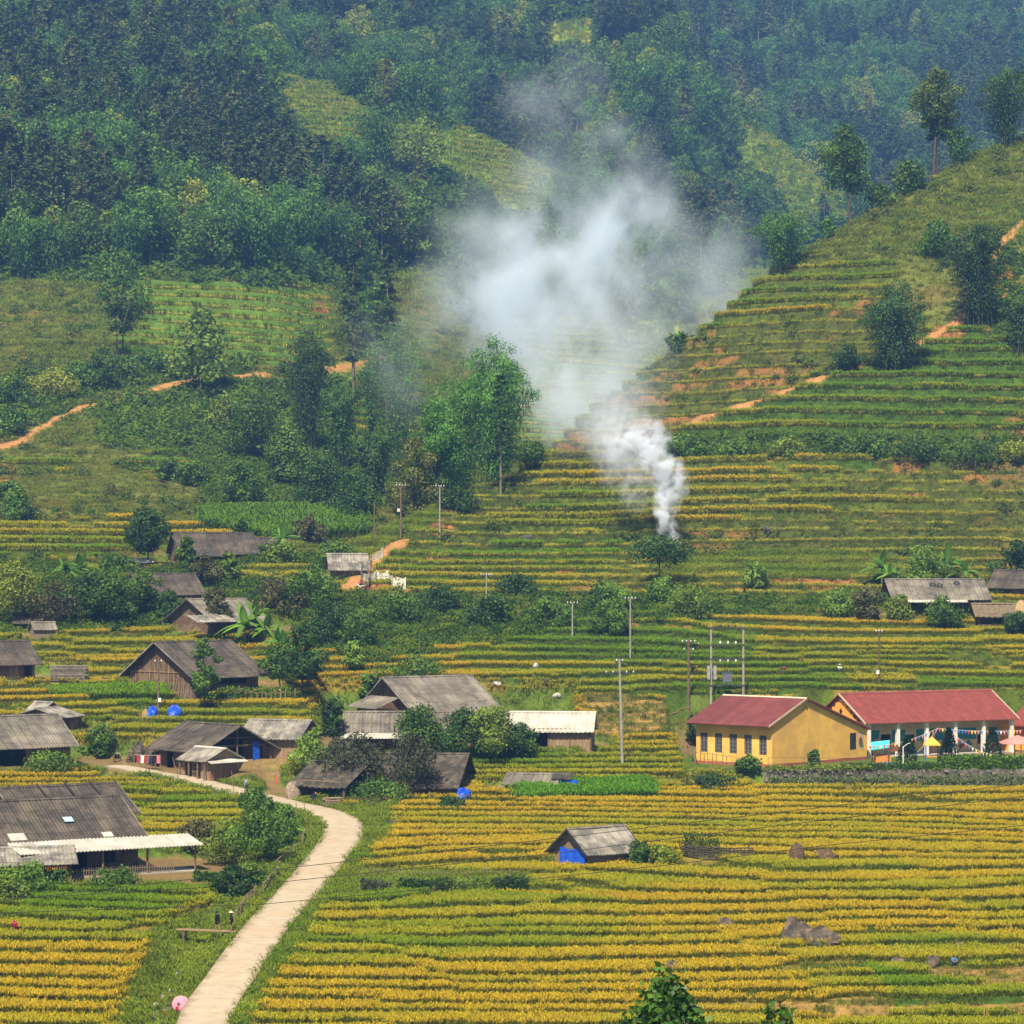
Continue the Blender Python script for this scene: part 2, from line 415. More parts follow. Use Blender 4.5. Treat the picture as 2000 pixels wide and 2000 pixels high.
# ---- dirt paths
PATHS_UV = [
 ([(-40, 880), (20, 868), (60, 850), (110, 820), (165, 795), (230, 782), (290, 765), (350, 748), (420, 738), (520, 731)], 1.5, 2),
 ([(640, 722), (700, 712), (760, 690)], 1.2, 2),
 ([(1308, 840), (1340, 826), (1400, 805), (1450, 790), (1500, 775), (1545, 758), (1600, 738), (1660, 722), (1700, 706)], 1.0, 1),
 ([(1800, 665), (1850, 640), (1885, 612), (1905, 560), (1940, 500), (1990, 440), (2060, 390)], 1.0, 1),
 ([(680, 1145), (700, 1125), (730, 1095), (760, 1070), (800, 1052)], 1.0, 0),
 ([(700, 1160), (740, 1165), (800, 1150)], .8, 0)]
pathm = np.zeros(UU.shape)
for pts, r, lay in PATHS_UV:
    P = cat([xy_uv(u, v) for u, v in pts], 16)
    dd, _k = near_line(P, 6)
    pathm = np.maximum(pathm, sstep(r * 1.5, r * 0.6, dd + 1.1 * (fbm(XX / 1.7, YY / 1.7, 31) - 0.5) + (1.8 * np.clip(fbm(XX / 9, YY / 9, 32) - .40, 0, 1) * 2.2 if lay == 1 else 0)))

# ---- land cover, as regions of the valley (outlined where they appear in the photo)
RICE, GRICE, STUB, MEADOW, SCRUB, FOREST, GRASS, HARV = range(8)
CL = np.full(UU.shape, RICE)
A = isA | (DD < 440)
wob = 34 * (fbm(XX / 8, YY / 8, 41) - 0.5); WU = UU + wob * 2; WV = VV + wob
def reg(code, poly, cond=None):
    m = inpoly(WU, WV, poly)
    if cond is not None: m &= cond
    CL[m] = code
CL[DD < 190] = GRASS
reg(GRICE, [(620, 1750), (1000, 1755), (1250, 1770), (1180, 1840), (900, 1880), (560, 1900), (540, 1850)], A)
reg(GRICE, [(950, 1200), (1500, 1190), (1480, 1290), (1640, 1300), (1680, 1345), (1300, 1370), (1000, 1350), (900, 1290)], A)
reg(GRICE, [(100, 1340), (330, 1335), (330, 1372), (100, 1368)], A)
reg(GRICE, [(1000, 1535), (1300, 1525), (1300, 1570), (1000, 1575)], A)
reg(GRASS, [(640, 1600), (700, 1560), (790, 1575), (770, 1620), (700, 1700), (640, 1750), (600, 1800), (500, 1990), (440, 2060), (560, 1780)], A)
reg(GRASS, [(640, 1700), (1010, 1700), (1060, 1735), (1010, 1752), (640, 1752)], A)
reg(SCRUB, [(400, 1650), (610, 1560), (640, 1620), (540, 1760), (440, 1900), (380, 2060), (250, 2060), (280, 1950), (370, 1850), (430, 1760)], A)
reg(GRASS, [(330, 1800), (380, 1790), (440, 1760), (390, 1900), (330, 1960), (290, 1910)], A)
reg(HARV, [(1820, 1895), (2060, 1880), (2060, 1925), (1830, 1920)], A)
reg(HARV, [(1500, 1955), (1700, 1945), (2060, 1955), (2060, 1985), (1560, 1985)], A)
reg(HARV, [(1130, 1345), (1340, 1380), (1340, 1440), (1230, 1450), (1160, 1430)], A)
reg(GRICE, [(1700, 1890), (1830, 1925), (2060, 1930), (2060, 1960), (1750, 1960)], A)
# middle band of scrub between valley fields and mound
reg(SCRUB, [(-60, 1090), (200, 1110), (600, 1060), (660, 1100), (760, 1165), (1000, 1160), (1200, 1120), (1300, 1100), (1500, 1140), (1740, 1110), (1760, 1190), (1500, 1195), (1300, 1215), (1100, 1215), (960, 1250), (880, 1265), (720, 1300), (620, 1260), (560, 1190), (330, 1215), (230, 1225), (80, 1240), (-60, 1240)], A)
reg(RICE, [(470, 1100), (610, 1098), (610, 1138), (470, 1140)], A); reg(RICE, [(150, 1095), (330, 1100), (330, 1118), (150, 1116)], A)
reg(SCRUB, [(590, 1240), (740, 1290), (690, 1345), (650, 1400), (600, 1460), (560, 1480), (590, 1380)], A & (UU > 9999))
# mound
mound = A & (VV < 1165) & (UU > 640)
CL[mound] = STUB
reg(GRICE, [(640, 1045), (760, 1080), (1200, 1060), (1200, 1130), (1000, 1160), (740, 1150)], mound)
reg(GRASS, [(640, 1100), (760, 990), (900, 950), (860, 1010), (780, 1060), (700, 1100)], mound)
reg(RICE, [(1000, 925), (1060, 880), (1640, 885), (1640, 990), (1560, 1030), (1300, 1030), (1030, 1045), (960, 1030), (1060, 985), (1080, 950)], mound)
reg(STUB, [(1300, 1030), (1640, 1000), (2060, 920), (2060, 1120), (1740, 1130), (1300, 1115)], mound)
reg(GRICE, [(1610, 885), (1720, 885), (1720, 915), (1610, 915)], mound); reg(RICE, [(1640, 975), (1810, 972), (1810, 995), (1640, 995)], mound)
reg(SCRUB, [(1300, 850), (1700, 845), (2060, 850), (2060, 905), (1740, 895), (1600, 892), (1300, 885)], mound)
reg(GRASS, [(1480, 1070), (1740, 1080), (1740, 1130), (1300, 1120), (1300, 1080)], mound)
up = A & (VV < 850) & (UU > 1040)
CL[up] = GRICE
reg(STUB, [(1060, 850), (1300, 845), (1440, 800), (1700, 700), (1740, 540), (1500, 600), (1350, 655), (1100, 840)], up)
reg(RICE, [(1520, 500), (1800, 495), (1740, 560), (1420, 640), (1400, 610)], up)
reg(MEADOW, [(1500, 535), (2060, 200), (2060, 650), (1800, 640), (1700, 690), (1760, 520), (1600, 500), (1510, 530)], up)
reg(SCRUB, [(1900, 500), (1990, 480), (2010, 680), (1920, 640)], up)
# left slope and the mountains
nA = ~A
CL[nA] = MEADOW
lf = nA & (DD < 760)
reg(GRICE, [(250, 548), (640, 548), (650, 710), (560, 725), (250, 716), (210, 640)], lf)
reg(GRICE, [(620, 720), (800, 680), (830, 900), (700, 860), (640, 780)], nA & (DD < 900))
reg(RICE, [(-60, 1020), (560, 1015), (560, 1075), (-60, 1090)], lf)
reg(RICE, [(20, 885), (150, 885), (130, 925), (10, 915)], lf); reg(GRICE, [(260, 895), (350, 890), (330, 935), (290, 940)], lf)
reg(SCRUB, [(-60, 740), (100, 720), (330, 700), (520, 700), (520, 722), (330, 745), (200, 780), (60, 830), (-60, 850)], lf)
reg(SCRUB, [(180, 800), (420, 740), (640, 740), (700, 860), (780, 960), (720, 1040), (400, 990), (380, 900), (200, 870)], lf)
reg(GRASS, [(400, 1000), (730, 990), (730, 1060), (560, 1070), (400, 1040)], nA & (DD < 560))
reg(SCRUB, [(-60, 500), (760, 500), (700, 640), (640, 560), (300, 545), (-60, 560)], nA & (DD < 900))
CL[nA & (VV < 530)] = FOREST
CLEAR = [[(520, 135), (600, 145), (700, 200), (860, 235), (1000, 285), (1100, 335), (1090, 380), (1050, 410), (950, 385), (880, 335), (760, 310), (690, 300), (600, 262), (540, 220)], [(1370, 140), (1450, 225), (1520, 285), (1610, 335), (1680, 420), (1640, 450), (1560, 445), (1500, 385), (1440, 310)], [(1040, 30), (1160, 32), (1160, 84), (1040, 90)], [(830, 40), (900, 50), (900, 110), (845, 105)]]
reg(GRASS, [(520, 140), (640, 160), (740, 230), (1000, 285), (1120, 340), (1060, 420), (960, 400), (900, 345), (700, 290), (560, 230)], nA & (DD < 1060))
reg(GRICE, [(540, 145), (640, 160), (720, 230), (740, 310), (690, 305), (600, 265), (545, 215)], nA & (DD < 1060))
reg(GRICE, [(880, 240), (1030, 290), (1130, 335), (1250, 420), (1180, 400), (1060, 345), (1000, 400), (930, 380), (890, 300)], nA & (DD < 1060))
reg(GRICE, [(960, 620), (1340, 600), (1300, 860), (960, 860)], nA & (DD < 1000))
reg(SCRUB, [(820, 420), (1350, 450), (1450, 520), (1350, 620), (900, 640)], nA & (DD < 1020))
reg(GRICE, [(1450, 220), (1500, 250), (1600, 330), (1700, 420), (1560, 440), (1490, 320)], nA & (DD > 1000) & (DD < 1330))
reg(GRASS, [(1280, 50), (1460, 220), (1500, 330), (1400, 250), (1330, 130)], nA & (DD > 1000) & (DD < 1330))
reg(GRICE, [(1050, 40), (1150, 42), (1145, 75), (1060, 80)], nA)
reg(GRASS, [(830, 40), (900, 60), (900, 110), (850, 100)], nA)
CL[(padm > 0.3)] = GRASS
_g = (sg > 0.25) & (DD < 330); CL[_g] = GRASS
CL[(rd < 3.6 + 1.6 * (fbm(XX / 3, YY / 3, 77) - .5)) & front] = GRASS
# ---- terracing
hz = np.array([-60, 3, 8, 14, 19, 25, 32, 38, 50, 60, 400.]); hs_ = np.array([.36, .36, .34, .55, .85, 1.0, 1.2, 1.45, 1.9, 2.5, 3.2])
zz = np.arange(-60, 500, 0.05); TT = np.cumsum(0.05 / np.interp(zz, hz, hs_))
cell = np.floor(XX / 31 + 1.3 * (fbm(XX / 90, YY / 40, 63) - 0.5) + 0.37 * np.floor(YY / 47))
coff = (_h(cell, np.floor(YY / 47), 5) - 0.5) * 0.9
T = np.interp(ZS, zz, TT) + 3.2 * (fbm(XX / 75, YY / 40, 51, 2) - 0.5) * sstep(520, 330, DD) + .7 * (fbm(XX / 45, YY / 28, 52, 2) - 0.5) + coff * np.where(DD < 400, .9, .35) + np.where(DD < 400, 1, .3) * (_h(np.floor(XX / 27 + 2 * fbm(XX / 40, YY / 30, 66)), np.floor(YY / 19 + 1.5 * fbm(XX / 30, YY / 30, 67)), 8) - .5) * .5
T = T + np.where(DD < 470, .55, .4) * vnoise(T * .8, XX / 80, 55)
Tb = np.floor(T); fr = T - Tb
tm = np.isin(CL, (RICE, GRICE, STUB, HARV)).astype(float)
tm[(CL == GRASS) & (DD > 400)] = 0.5; tm[(CL == SCRUB) & (DD < 640)] = 0.6; tm[(CL == MEADOW) & (DD > 500)] = 0.25; tm[(CL == MEADOW) & isA] = 0.2
tm[pathm > .2] = 0; tm[wallm > .7] *= .3; tm[CL == FOREST] = 0; tm[DD < 195] = 0
tm = blur(blur(tm, 2, 1), 1, 0) * (1 - padm) * (1 - rm) * (1 - np.clip(sg * 1.5, 0, 1))
ris = np.where(DD < 330, 0.80, np.where(DD < 450, 0.70, 0.55))
pr = sstep(ris, 0.985, fr) * 0.97 + 0.03 * fr
dz = (Tb + pr) - T
Tn = T + dz * tm
hl = np.interp(ZS, hz, hs_)
Zt = ZS + dz * tm * hl
rough = (fbm(XX / 1.3, YY / 1.3, 91, 3) - 0.5)
Zt = Zt + rough * np.where(tm > 0.5, 0.10, 0.30) * sstep(195, 215, DD) * (1 - rm) * (1 - padm)
Zt = np.where(rd < 2.9, np.minimum(Zt, ROADZ[ri] - 0.12), Zt)
VV = vrow(DD, Zt)
_run1 = np.minimum.accumulate(np.where(DS[None, :] < 60, 9e9, VV), axis=1)
def place(u, v, dmax=None):
    """world point of the ground seen at photo position (u, v); dmax keeps to the near hill at its skyline"""
    d = _hit(None, _run1, u, v)
    if dmax and d > dmax:
        i = int(np.argmin(np.abs(US - u))); k = np.where(DS < dmax)[0]; k = k[DS[k] > 400]; d = DS[k[np.argmin(VV[i, k])]]
    x = (u - 1000) * d / F
    return Vector((x, d, float(samp(Zt, x, d))))
def gz(x, y): return float(samp(Zt, x, y))
def ppm(p): return F / p[1]
visible = VV <= _run1 + 6       # seen from about the camera
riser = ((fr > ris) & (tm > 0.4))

# ---- ground colours (albedo)
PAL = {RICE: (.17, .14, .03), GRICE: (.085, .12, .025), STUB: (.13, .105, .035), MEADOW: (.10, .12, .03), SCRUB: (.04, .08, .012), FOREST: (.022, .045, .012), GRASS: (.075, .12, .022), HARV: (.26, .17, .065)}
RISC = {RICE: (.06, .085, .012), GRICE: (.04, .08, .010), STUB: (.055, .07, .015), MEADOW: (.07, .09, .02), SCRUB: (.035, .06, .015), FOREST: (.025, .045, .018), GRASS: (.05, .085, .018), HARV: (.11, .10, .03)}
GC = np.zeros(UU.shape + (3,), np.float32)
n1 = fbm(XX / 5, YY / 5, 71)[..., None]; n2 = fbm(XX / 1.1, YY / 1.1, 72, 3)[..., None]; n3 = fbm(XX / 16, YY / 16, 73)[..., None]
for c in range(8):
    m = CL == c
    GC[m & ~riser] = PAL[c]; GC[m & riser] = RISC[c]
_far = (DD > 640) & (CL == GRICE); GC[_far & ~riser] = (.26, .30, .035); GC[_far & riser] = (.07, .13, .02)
_fg = (DD > 800) & (CL == GRASS); GC[_fg] = (.16, .24, .03)
GC *= (0.6 + 0.8 * n2) * (0.75 + 0.5 * n1)
SOIL = np.array([.27, .12, .055]); BROWN = np.array([.15, .095, .045])
s = sstep(0.60, 0.72, n3[..., 0]) * np.isin(CL, (STUB, MEADOW)) * sstep(400, 440, DD) * 0.6
GC = GC * (1 - s[..., None]) + BROWN * s[..., None]
s = sstep(0.645, 0.70, fbm(XX / 11, YY / 8, 74)) * (isA & (VV > 560) & (VV < 1230) & (UU > 700)) * np.where(riser, 0.55, 0.06) * (CL != RICE)
GC = GC * (1 - s[..., None]) + SOIL * s[..., None]
_hill = inpoly(UU, VV, [(1150, 850), (1300, 845), (1440, 800), (1700, 700), (1700, 640), (1300, 720)]) & isA
s = _hill * sstep(0.54, 0.66, fbm(XX / 6, YY / 3, 76)) * np.where(riser, .6, .15)
GC = GC * (1 - s[..., None]) + SOIL * s[..., None]
for cu, cv, ru, rv in [(866, 1242, 50, 22), (1020, 1215, 30, 14), (1620, 1140, 60, 12), (1220, 1225, 30, 12), (625, 602, 18, 16), (1530, 1130, 60, 10), (860, 1030, 30, 18), (1105, 1120, 22, 8), (1850, 650, 36, 16), (1960, 540, 18, 40), (745, 1130, 30, 20), (120, 1010, 12, 22), (10, 930, 26, 26), (20, 862, 30, 14), (1310, 1060, 26, 12)]:
    q = ((UU - cu) / ru) ** 2 + ((VV - cv) / rv) ** 2 + 1.4 * (fbm(XX / 2.5, YY / 2.5, 79) - 0.5)
    s = sstep(1.0, 0.55, q)[..., None]; GC = GC * (1 - s) + SOIL * (0.75 + 0.5 * n2) * s
s = pathm[..., None] * (0.85 + 0.3 * n2); GC = GC * (1 - np.clip(s, 0, 1)) + (np.array([.34, .18, .09]) * (0.8 + 0.4 * n2)) * np.clip(s, 0, 1)
s = np.where((XX > 17) & (DD < 340), .0, 1.0)[..., None] * sstep(.75, .95, padm + .5 * (fbm(XX / 2.5, YY / 2.5, 75) - .5))[..., None]; GC = GC * (1 - s) + (np.array([.16, .115, .065]) * (0.7 + 0.6 * n1)) * s
GC = np.clip(GC * np.array([1.06, 1.0, .7]), 0, 1)

def ground_mat(name):
    m, nt, o = new_mat(name)
    at = N(nt, "ShaderNodeAttribute"); at.attribute_name = "gcol"
    geo = N(nt, "ShaderNodeNewGeometry")
    k = ramp_(nt, noise_(nt, geo.outputs['Position'], 2.2, 4, 0.75), 0.25, 0.75)
    k2 = math_(nt, 'MULTIPLY_ADD', k, 0.9, 0.55)
    cm = N(nt, "ShaderNodeVectorMath", operation='SCALE'); nt.links.new(at.outputs['Color'], cm.inputs[0]); nt.links.new(k2, cm.inputs['Scale'])
    b = N(nt, "ShaderNodeBsdfPrincipled"); b.inputs['Roughness'].default_value = 0.95; b.inputs['Specular IOR Level'].default_value = 0.1
    nt.links.new(cm.outputs[0], b.inputs['Base Color'])
    bp = N(nt, "ShaderNodeBump"); bp.inputs['Strength'].default_value = 0.6; bp.inputs['Distance'].default_value = 0.25
    nt.links.new(noise_(nt, geo.outputs['Position'], 1.6, 4, 0.7), bp.inputs['Height']); nt.links.new(bp.outputs[0], b.inputs['Normal'])
    nt.links.new(b.outputs[0], o.inputs[0]); return m
M_GROUND = ground_mat("ground_soil_and_grass")
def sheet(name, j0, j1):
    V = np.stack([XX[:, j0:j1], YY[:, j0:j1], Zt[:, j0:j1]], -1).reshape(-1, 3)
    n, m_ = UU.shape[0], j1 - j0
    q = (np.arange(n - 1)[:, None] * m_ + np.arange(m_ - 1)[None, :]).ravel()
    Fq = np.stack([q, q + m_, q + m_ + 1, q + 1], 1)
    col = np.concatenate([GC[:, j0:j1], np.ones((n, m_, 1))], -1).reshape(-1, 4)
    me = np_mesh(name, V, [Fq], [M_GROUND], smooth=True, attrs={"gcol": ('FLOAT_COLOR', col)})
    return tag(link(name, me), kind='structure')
_js = int(np.searchsorted(DS, 640))
sheet("valley_ground", 0, _js + 1)
sheet("mountain_hills", _js, len(DS))
# ================================================================ PLANT SHAPES
def leaves(C, size, dirs=None, aspect=0.45, seed=0, up=0.0, tint=None, jit=0.35, nrm=None, nj=.45):
    """C (n,3) leaf bases; returns vertices, quads and tint. dirs: preferred pointing direction (n,3)"""
    r = np.random.RandomState(seed); n = len(C)
    a = r.normal(size=(n, 3)); a[:, 2] += up
    if dirs is not None: a = dirs + a * jit
    a /= np.linalg.norm(a, axis=1)[:, None] + 1e-9
    if nrm is not None:
        m_ = nrm + nj * r.normal(size=(n, 3)); a = a - m_ * (np.sum(a * m_, 1) / (np.sum(m_ * m_, 1) + 1e-9))[:, None]; a /= np.linalg.norm(a, axis=1)[:, None] + 1e-9
        b = np.cross(m_, a)
    else: b = np.cross(a, r.normal(size=(n, 3)))
    b /= np.linalg.norm(b, axis=1)[:, None] + 1e-9
    s = (size * r.uniform(0.65, 1.35, n))[:, None]
    V = np.stack([C, C + a * s * 0.5 + b * s * aspect * 0.5, C + a * s, C + a * s * 0.5 - b * s * aspect * 0.5], 1).reshape(-1, 3)
    q = np.arange(n * 4).reshape(n, 4)
    if tint is None: tint = r.uniform(0, 1, n)
    return V, q, np.repeat(tint, 4)

def tube_np(pts, rad, n=5):
    mb = MB(); mb.tube(pts, rad, n); V = np.array([tuple(v) for v in mb.v]); 
    q = [f for f in mb.f if len(f) == 4]
    return V, np.array(q, int)

def combine(parts, mats):
    """parts: list of (V, quads, tint or None, mat index)"""
    Vs, Q, T_, Mi = [], [], [], []; off = 0
    for V, q, t, mi in parts:
        Vs.append(V); Q.append(q + off); off += len(V)
        T_.append(np.zeros(len(V)) if t is None else t); Mi.append(np.full(len(q), mi))
    return np.concatenate(Vs), [np.concatenate(Q)], np.concatenate(Mi), np.concatenate(T_)

M_BARK = surf("bark", (.10, .075, .05), (.05, .04, .03), 4, 0.9)
M_BARKP = surf("pale_bark", (.22, .18, .13), (.11, .09, .06), 3, 0.9)
M_LEAF = leaf_mat("broad_leaves", (.035, .10, .012), (.18, .31, .03), warm=(.32, .30, .03))
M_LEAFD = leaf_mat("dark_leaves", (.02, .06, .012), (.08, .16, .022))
M_BAMB = leaf_mat("bamboo_leaves", (.035, .11, .016), (.14, .30, .04), trans=0.35)
M_CONI = leaf_mat("conifer_needles", (.026, .06, .016), (.10, .15, .03), warm=(.15, .14, .03), trans=0.15)
M_CANE = surf("bamboo_canes", (.05, .09, .03), (.10, .10, .04), 3, 0.6)

def tree_parts(kind, H, W, nleaf, ls, seed, trunk_frac=0.3, nclump=16, trunk_r=None):
    """returns (crown (V, Q, tint), trunk (V, Q)) of a tree of height H, crown width W"""
    r = np.random.RandomState(seed); rr = random.Random(seed)
    tr = trunk_r or 0.011 * H + 0.03
    T = []; CV, CQ, CT = [], [], []
    off = 0
    def addl(C, dirs, size, asp, up, tint, jit=0.35, nrm=None):
        nonlocal off
        V, q, t = leaves(C, size, dirs, asp, rr.randrange(10 ** 6), up, tint, jit, nrm)
        CV.append(V); CQ.append(q + off); CT.append(t); off += len(V)
    if kind == 'broad':
        zb = H * trunk_frac
        lean = Vector((rr.uniform(-.06, .06) * H, rr.uniform(-.06, .06) * H, 0))
        T.append(([Vector((0, 0, -1.2)), Vector((0, 0, zb * .5)) + lean * .3, Vector((0, 0, zb)) + lean * .6, Vector((0, 0, H * .78)) + lean], [tr * 1.3, tr, tr * .8, tr * .25]))
        cl = []
        for k in range(nclump):
            f = (k + 0.5) / nclump
            z = zb + (H - zb) * (0.08 + 0.86 * f)
            env = math.sin(math.pi * min(1, (0.16 + 0.84 * f)) ** 0.9) ** 0.6
            a = k * 2.4 + rr.uniform(-.5, .5); rad = W * 0.40 * env * rr.uniform(0.3, 1.12)
            c = Vector((math.cos(a) * rad, math.sin(a) * rad, z + rr.uniform(-.04, .04) * H)) + lean
            cr = W * rr.uniform(0.10, 0.215) * (0.65 + 0.5 * env)
            cl.append((c, cr))
            if k % 2 == 0:
                s0 = Vector((0, 0, zb * .8 + (z - zb) * .55)) + lean * .6
                T.append(([s0, (s0 + c) / 2 + Vector((0, 0, .04 * H)), c], [tr * .45, tr * .28, tr * .1]))
        tot = sum(c[1] ** 2 for c in cl)
        for c, cr in cl:
            n = max(8, int(nleaf * cr * cr / tot))
            d = r.normal(size=(n, 3)); d /= np.linalg.norm(d, axis=1)[:, None]
            rad = cr * r.uniform(0.45, 1.08, n) ** 0.6
            C = np.array(c)[None] + d * rad[:, None] * np.array([1.05, 1.05, .8]) + 0.12 * cr * r.normal(size=(n, 3))
            ct = rr.uniform(-.25, .25)
            addl(C, d * .2 + np.array([0, 0, -.2]), ls, .7, 0, np.clip(r.uniform(.1, .8, n) + ct, 0, 1), .9, d)
    elif kind == 'bamboo':
        nc = nclump
        for k in range(nc):
            a = k * 2.4 + rr.uniform(-.4, .4); rad = W * 0.5 * math.sqrt((k + .6) / nc) * rr.uniform(.8, 1.1)
            h = H * rr.uniform(.86, 1.10) * (1 - .28 * (rad / (W * .5)) ** 2)
            base = Vector((math.cos(a), math.sin(a), 0)) * rad * .4
            pts = []; ss = [0, .3, .55, .75, .9, 1.0]
            for t in ss:
                out = rad * (.25 + .75 * t ** 2.2) - 0; z = h * (1.08 * t - .14 * t ** 5 if t < .95 else .90)
                pts.append(Vector((math.cos(a) * out, math.sin(a) * out, z)))
            if t: pts[-1] = pts[-2] + Vector((math.cos(a), math.sin(a), -.35)) * h * .09
            T.append(([base + Vector((0, 0, -1))] + pts[1:], [min(.07, tr * .4)] * 3 + [.05, .035, .02]))
            n = nleaf // nc
            t = r.uniform(.10, 1.0, n) ** .75; P = np.array([tuple(p) for p in pts]); C = np.stack([np.interp(t, ss, P[:, i]) for i in range(3)], 1)
            sp = (W * .125 + .018 * H) * np.sin(np.pi * np.clip(t * .8 + .12, 0, 1)) + .15
            d = r.normal(size=(n, 3)); d /= np.linalg.norm(d, axis=1)[:, None]
            C = C + d * (sp * r.uniform(.2, 1.15, n) ** .7)[:, None]
            dr = d * .8 + np.array([math.cos(a) * .4, math.sin(a) * .4, -.75])
            addl(C, dr, ls, .42, 0, np.clip(r.uniform(0, .75, n) + rr.uniform(-.2, .25) + .3 * (t - .6), 0, 1), .5, d + np.array([math.cos(a) * .5, math.sin(a) * .5, .5]))
    elif kind == 'conifer':
        T.append(([Vector((0, 0, -1.5)), Vector((0, 0, H * .5)), Vector((0, 0, H * .98))], [tr, tr * .7, tr * .12]))
        nb = nclump; per = max(4, nleaf // (nb * 6))
        for k in range(nb):
            f = (k + rr.uniform(-.3, .3)) / nb; z = H * (trunk_frac + (1 - trunk_frac) * f)
            L = W * .5 * (1 - f) ** .75 * rr.uniform(.7, 1.15) * (0.55 + .45 * min(1, f * 5)) + .25
            for j in range(6):
                a = rr.uniform(0, 6.28); 
                t = r.uniform(.15, 1.0, per); C = np.stack([np.cos(a) * t * L, np.sin(a) * t * L, z - t * L * .22 + .1 * (t * L) ** 2 * .15], 1)
                C += r.normal(size=C.shape) * .10 * L
                dr = np.tile(np.array([[math.cos(a), math.sin(a), -.15]]), (per, 1))
                addl(C, dr, ls, .55, 0, np.clip(r.uniform(.1, .6, per) + .4 * (t - .5), 0, 1), .6, np.tile(np.array([[math.cos(a) * .5, math.sin(a) * .5, .8]]), (per, 1)))
    TV, TQ = [], []; o2 = 0
    for p, rd_ in T:
        v, q = tube_np(p, rd_, 5); TV.append(v); TQ.append(q + o2); o2 += len(v)
    return (np.concatenate(CV), np.concatenate(CQ), np.concatenate(CT)), (np.concatenate(TV), np.concatenate(TQ))

def one_mesh_tree(name, kind, H, W, nleaf, ls, seed, lm, bm, **kw):
    (cv, cq, ct), (tv, tq) = tree_parts(kind, H, W, nleaf, ls, seed, **kw)
    V, Q, Mi, T_ = combine([(cv, cq, ct, 0), (tv, tq, None, 1)], None)
    return np_mesh(name, V, Q, [lm, bm], Mi, attrs={"tint": ('FLOAT', T_)})

_TM = {}
def tree_meshes(key, kind, H, W, nleaf, ls, seed, lm, bm, **kw):
    if key not in _TM:
        (cv, cq, ct), (tv, tq) = tree_parts(kind, H, W, nleaf, ls, seed, **kw)
        _TM[key] = (np_mesh("crown", cv, [cq], [lm], attrs={"tint": ('FLOAT', ct)}), np_mesh("trunk", tv, [tq], [bm], smooth=True))
    return _TM[key]
def tree(name, loc, meshes, scale=1.0, rz=0.0, label=None, cat='tree', group=None, sz=None):
    e = empty(name, loc, rz, label, cat, group)
    e.scale = (scale, scale, sz or scale)
    link('crown', meshes[0], e); link('trunk', meshes[1], e)
    return e

# ---- scattering of uncountable plants: ONE object whose points carry the plant instances
def scatter(name, P, scl, var, sources, col=None, tilt=None, kind='stuff'):
    n = len(P); r = np.random.RandomState(len(name) * 7 + n % 97)
    me = bpy.data.meshes.new(name); me.vertices.add(n); me.vertices.foreach_set("co", np.asarray(P, np.float32).ravel())
    rot = np.zeros((n, 3), np.float32); rot[:, 2] = r.uniform(0, 6.28, n); rot[:, :2] = r.normal(0, .06, (n, 2))
    for an, ty, ar, key in (("scl", 'FLOAT', scl, "value"), ("var", 'INT', var, "value"), ("rot", 'FLOAT_VECTOR', rot, "vector")):
        at = me.attributes.new(an, ty, 'POINT'); at.data.foreach_set(key, np.asarray(ar, np.int32 if ty == 'INT' else np.float32).ravel())
    if col is not None:
        at = me.attributes.new("icol", 'FLOAT_COLOR', 'POINT'); at.data.foreach_set("color", np.concatenate([col, np.ones((n, 1))], 1).astype(np.float32).ravel())
    o = link(name, me)
    ng = bpy.data.node_groups.new(name + "_scatter", 'GeometryNodeTree')
    ng.interface.new_socket("Geometry", in_out='INPUT', socket_type='NodeSocketGeometry'); ng.interface.new_socket("Geometry", in_out='OUTPUT', socket_type='NodeSocketGeometry')
    gi = ng.nodes.new("NodeGroupInput"); go = ng.nodes.new("NodeGroupOutput")
    jn = ng.nodes.new("GeometryNodeJoinGeometry")
    for s in reversed(sources):
        oi = ng.nodes.new("GeometryNodeObjectInfo"); oi.inputs['Object'].default_value = s; oi.inputs['As Instance'].default_value = True
        ng.links.new(oi.outputs['Geometry'], jn.inputs[0])
    def na(nm, ty):
        a = ng.nodes.new("GeometryNodeInputNamedAttribute"); a.data_type = ty; a.inputs[0].default_value = nm
        return [x for x in a.outputs if x.enabled][0]
    ip = ng.nodes.new("GeometryNodeInstanceOnPoints"); ip.inputs['Pick Instance'].default_value = True
    m2p = ng.nodes.new("GeometryNodeMeshToPoints")
    ng.links.new(gi.outputs[0], m2p.inputs[0]); ng.links.new(m2p.outputs[0], ip.inputs['Points'])
    ng.links.new(jn.outputs[0], ip.inputs['Instance'])
    ng.links.new(na("var", 'INT'), ip.inputs['Instance Index']); ng.links.new(na("rot", 'FLOAT_VECTOR'), ip.inputs['Rotation']); ng.links.new(na("scl", 'FLOAT'), ip.inputs['Scale'])
    ng.links.new(ip.outputs[0], go.inputs[0])
    md = o.modifiers.new("plants", 'NODES'); md.node_group = ng
    return tag(o, kind=kind)

def src(name, me): return bpy.data.objects.new(name, me)      # source shapes: not placed in the scene themselves

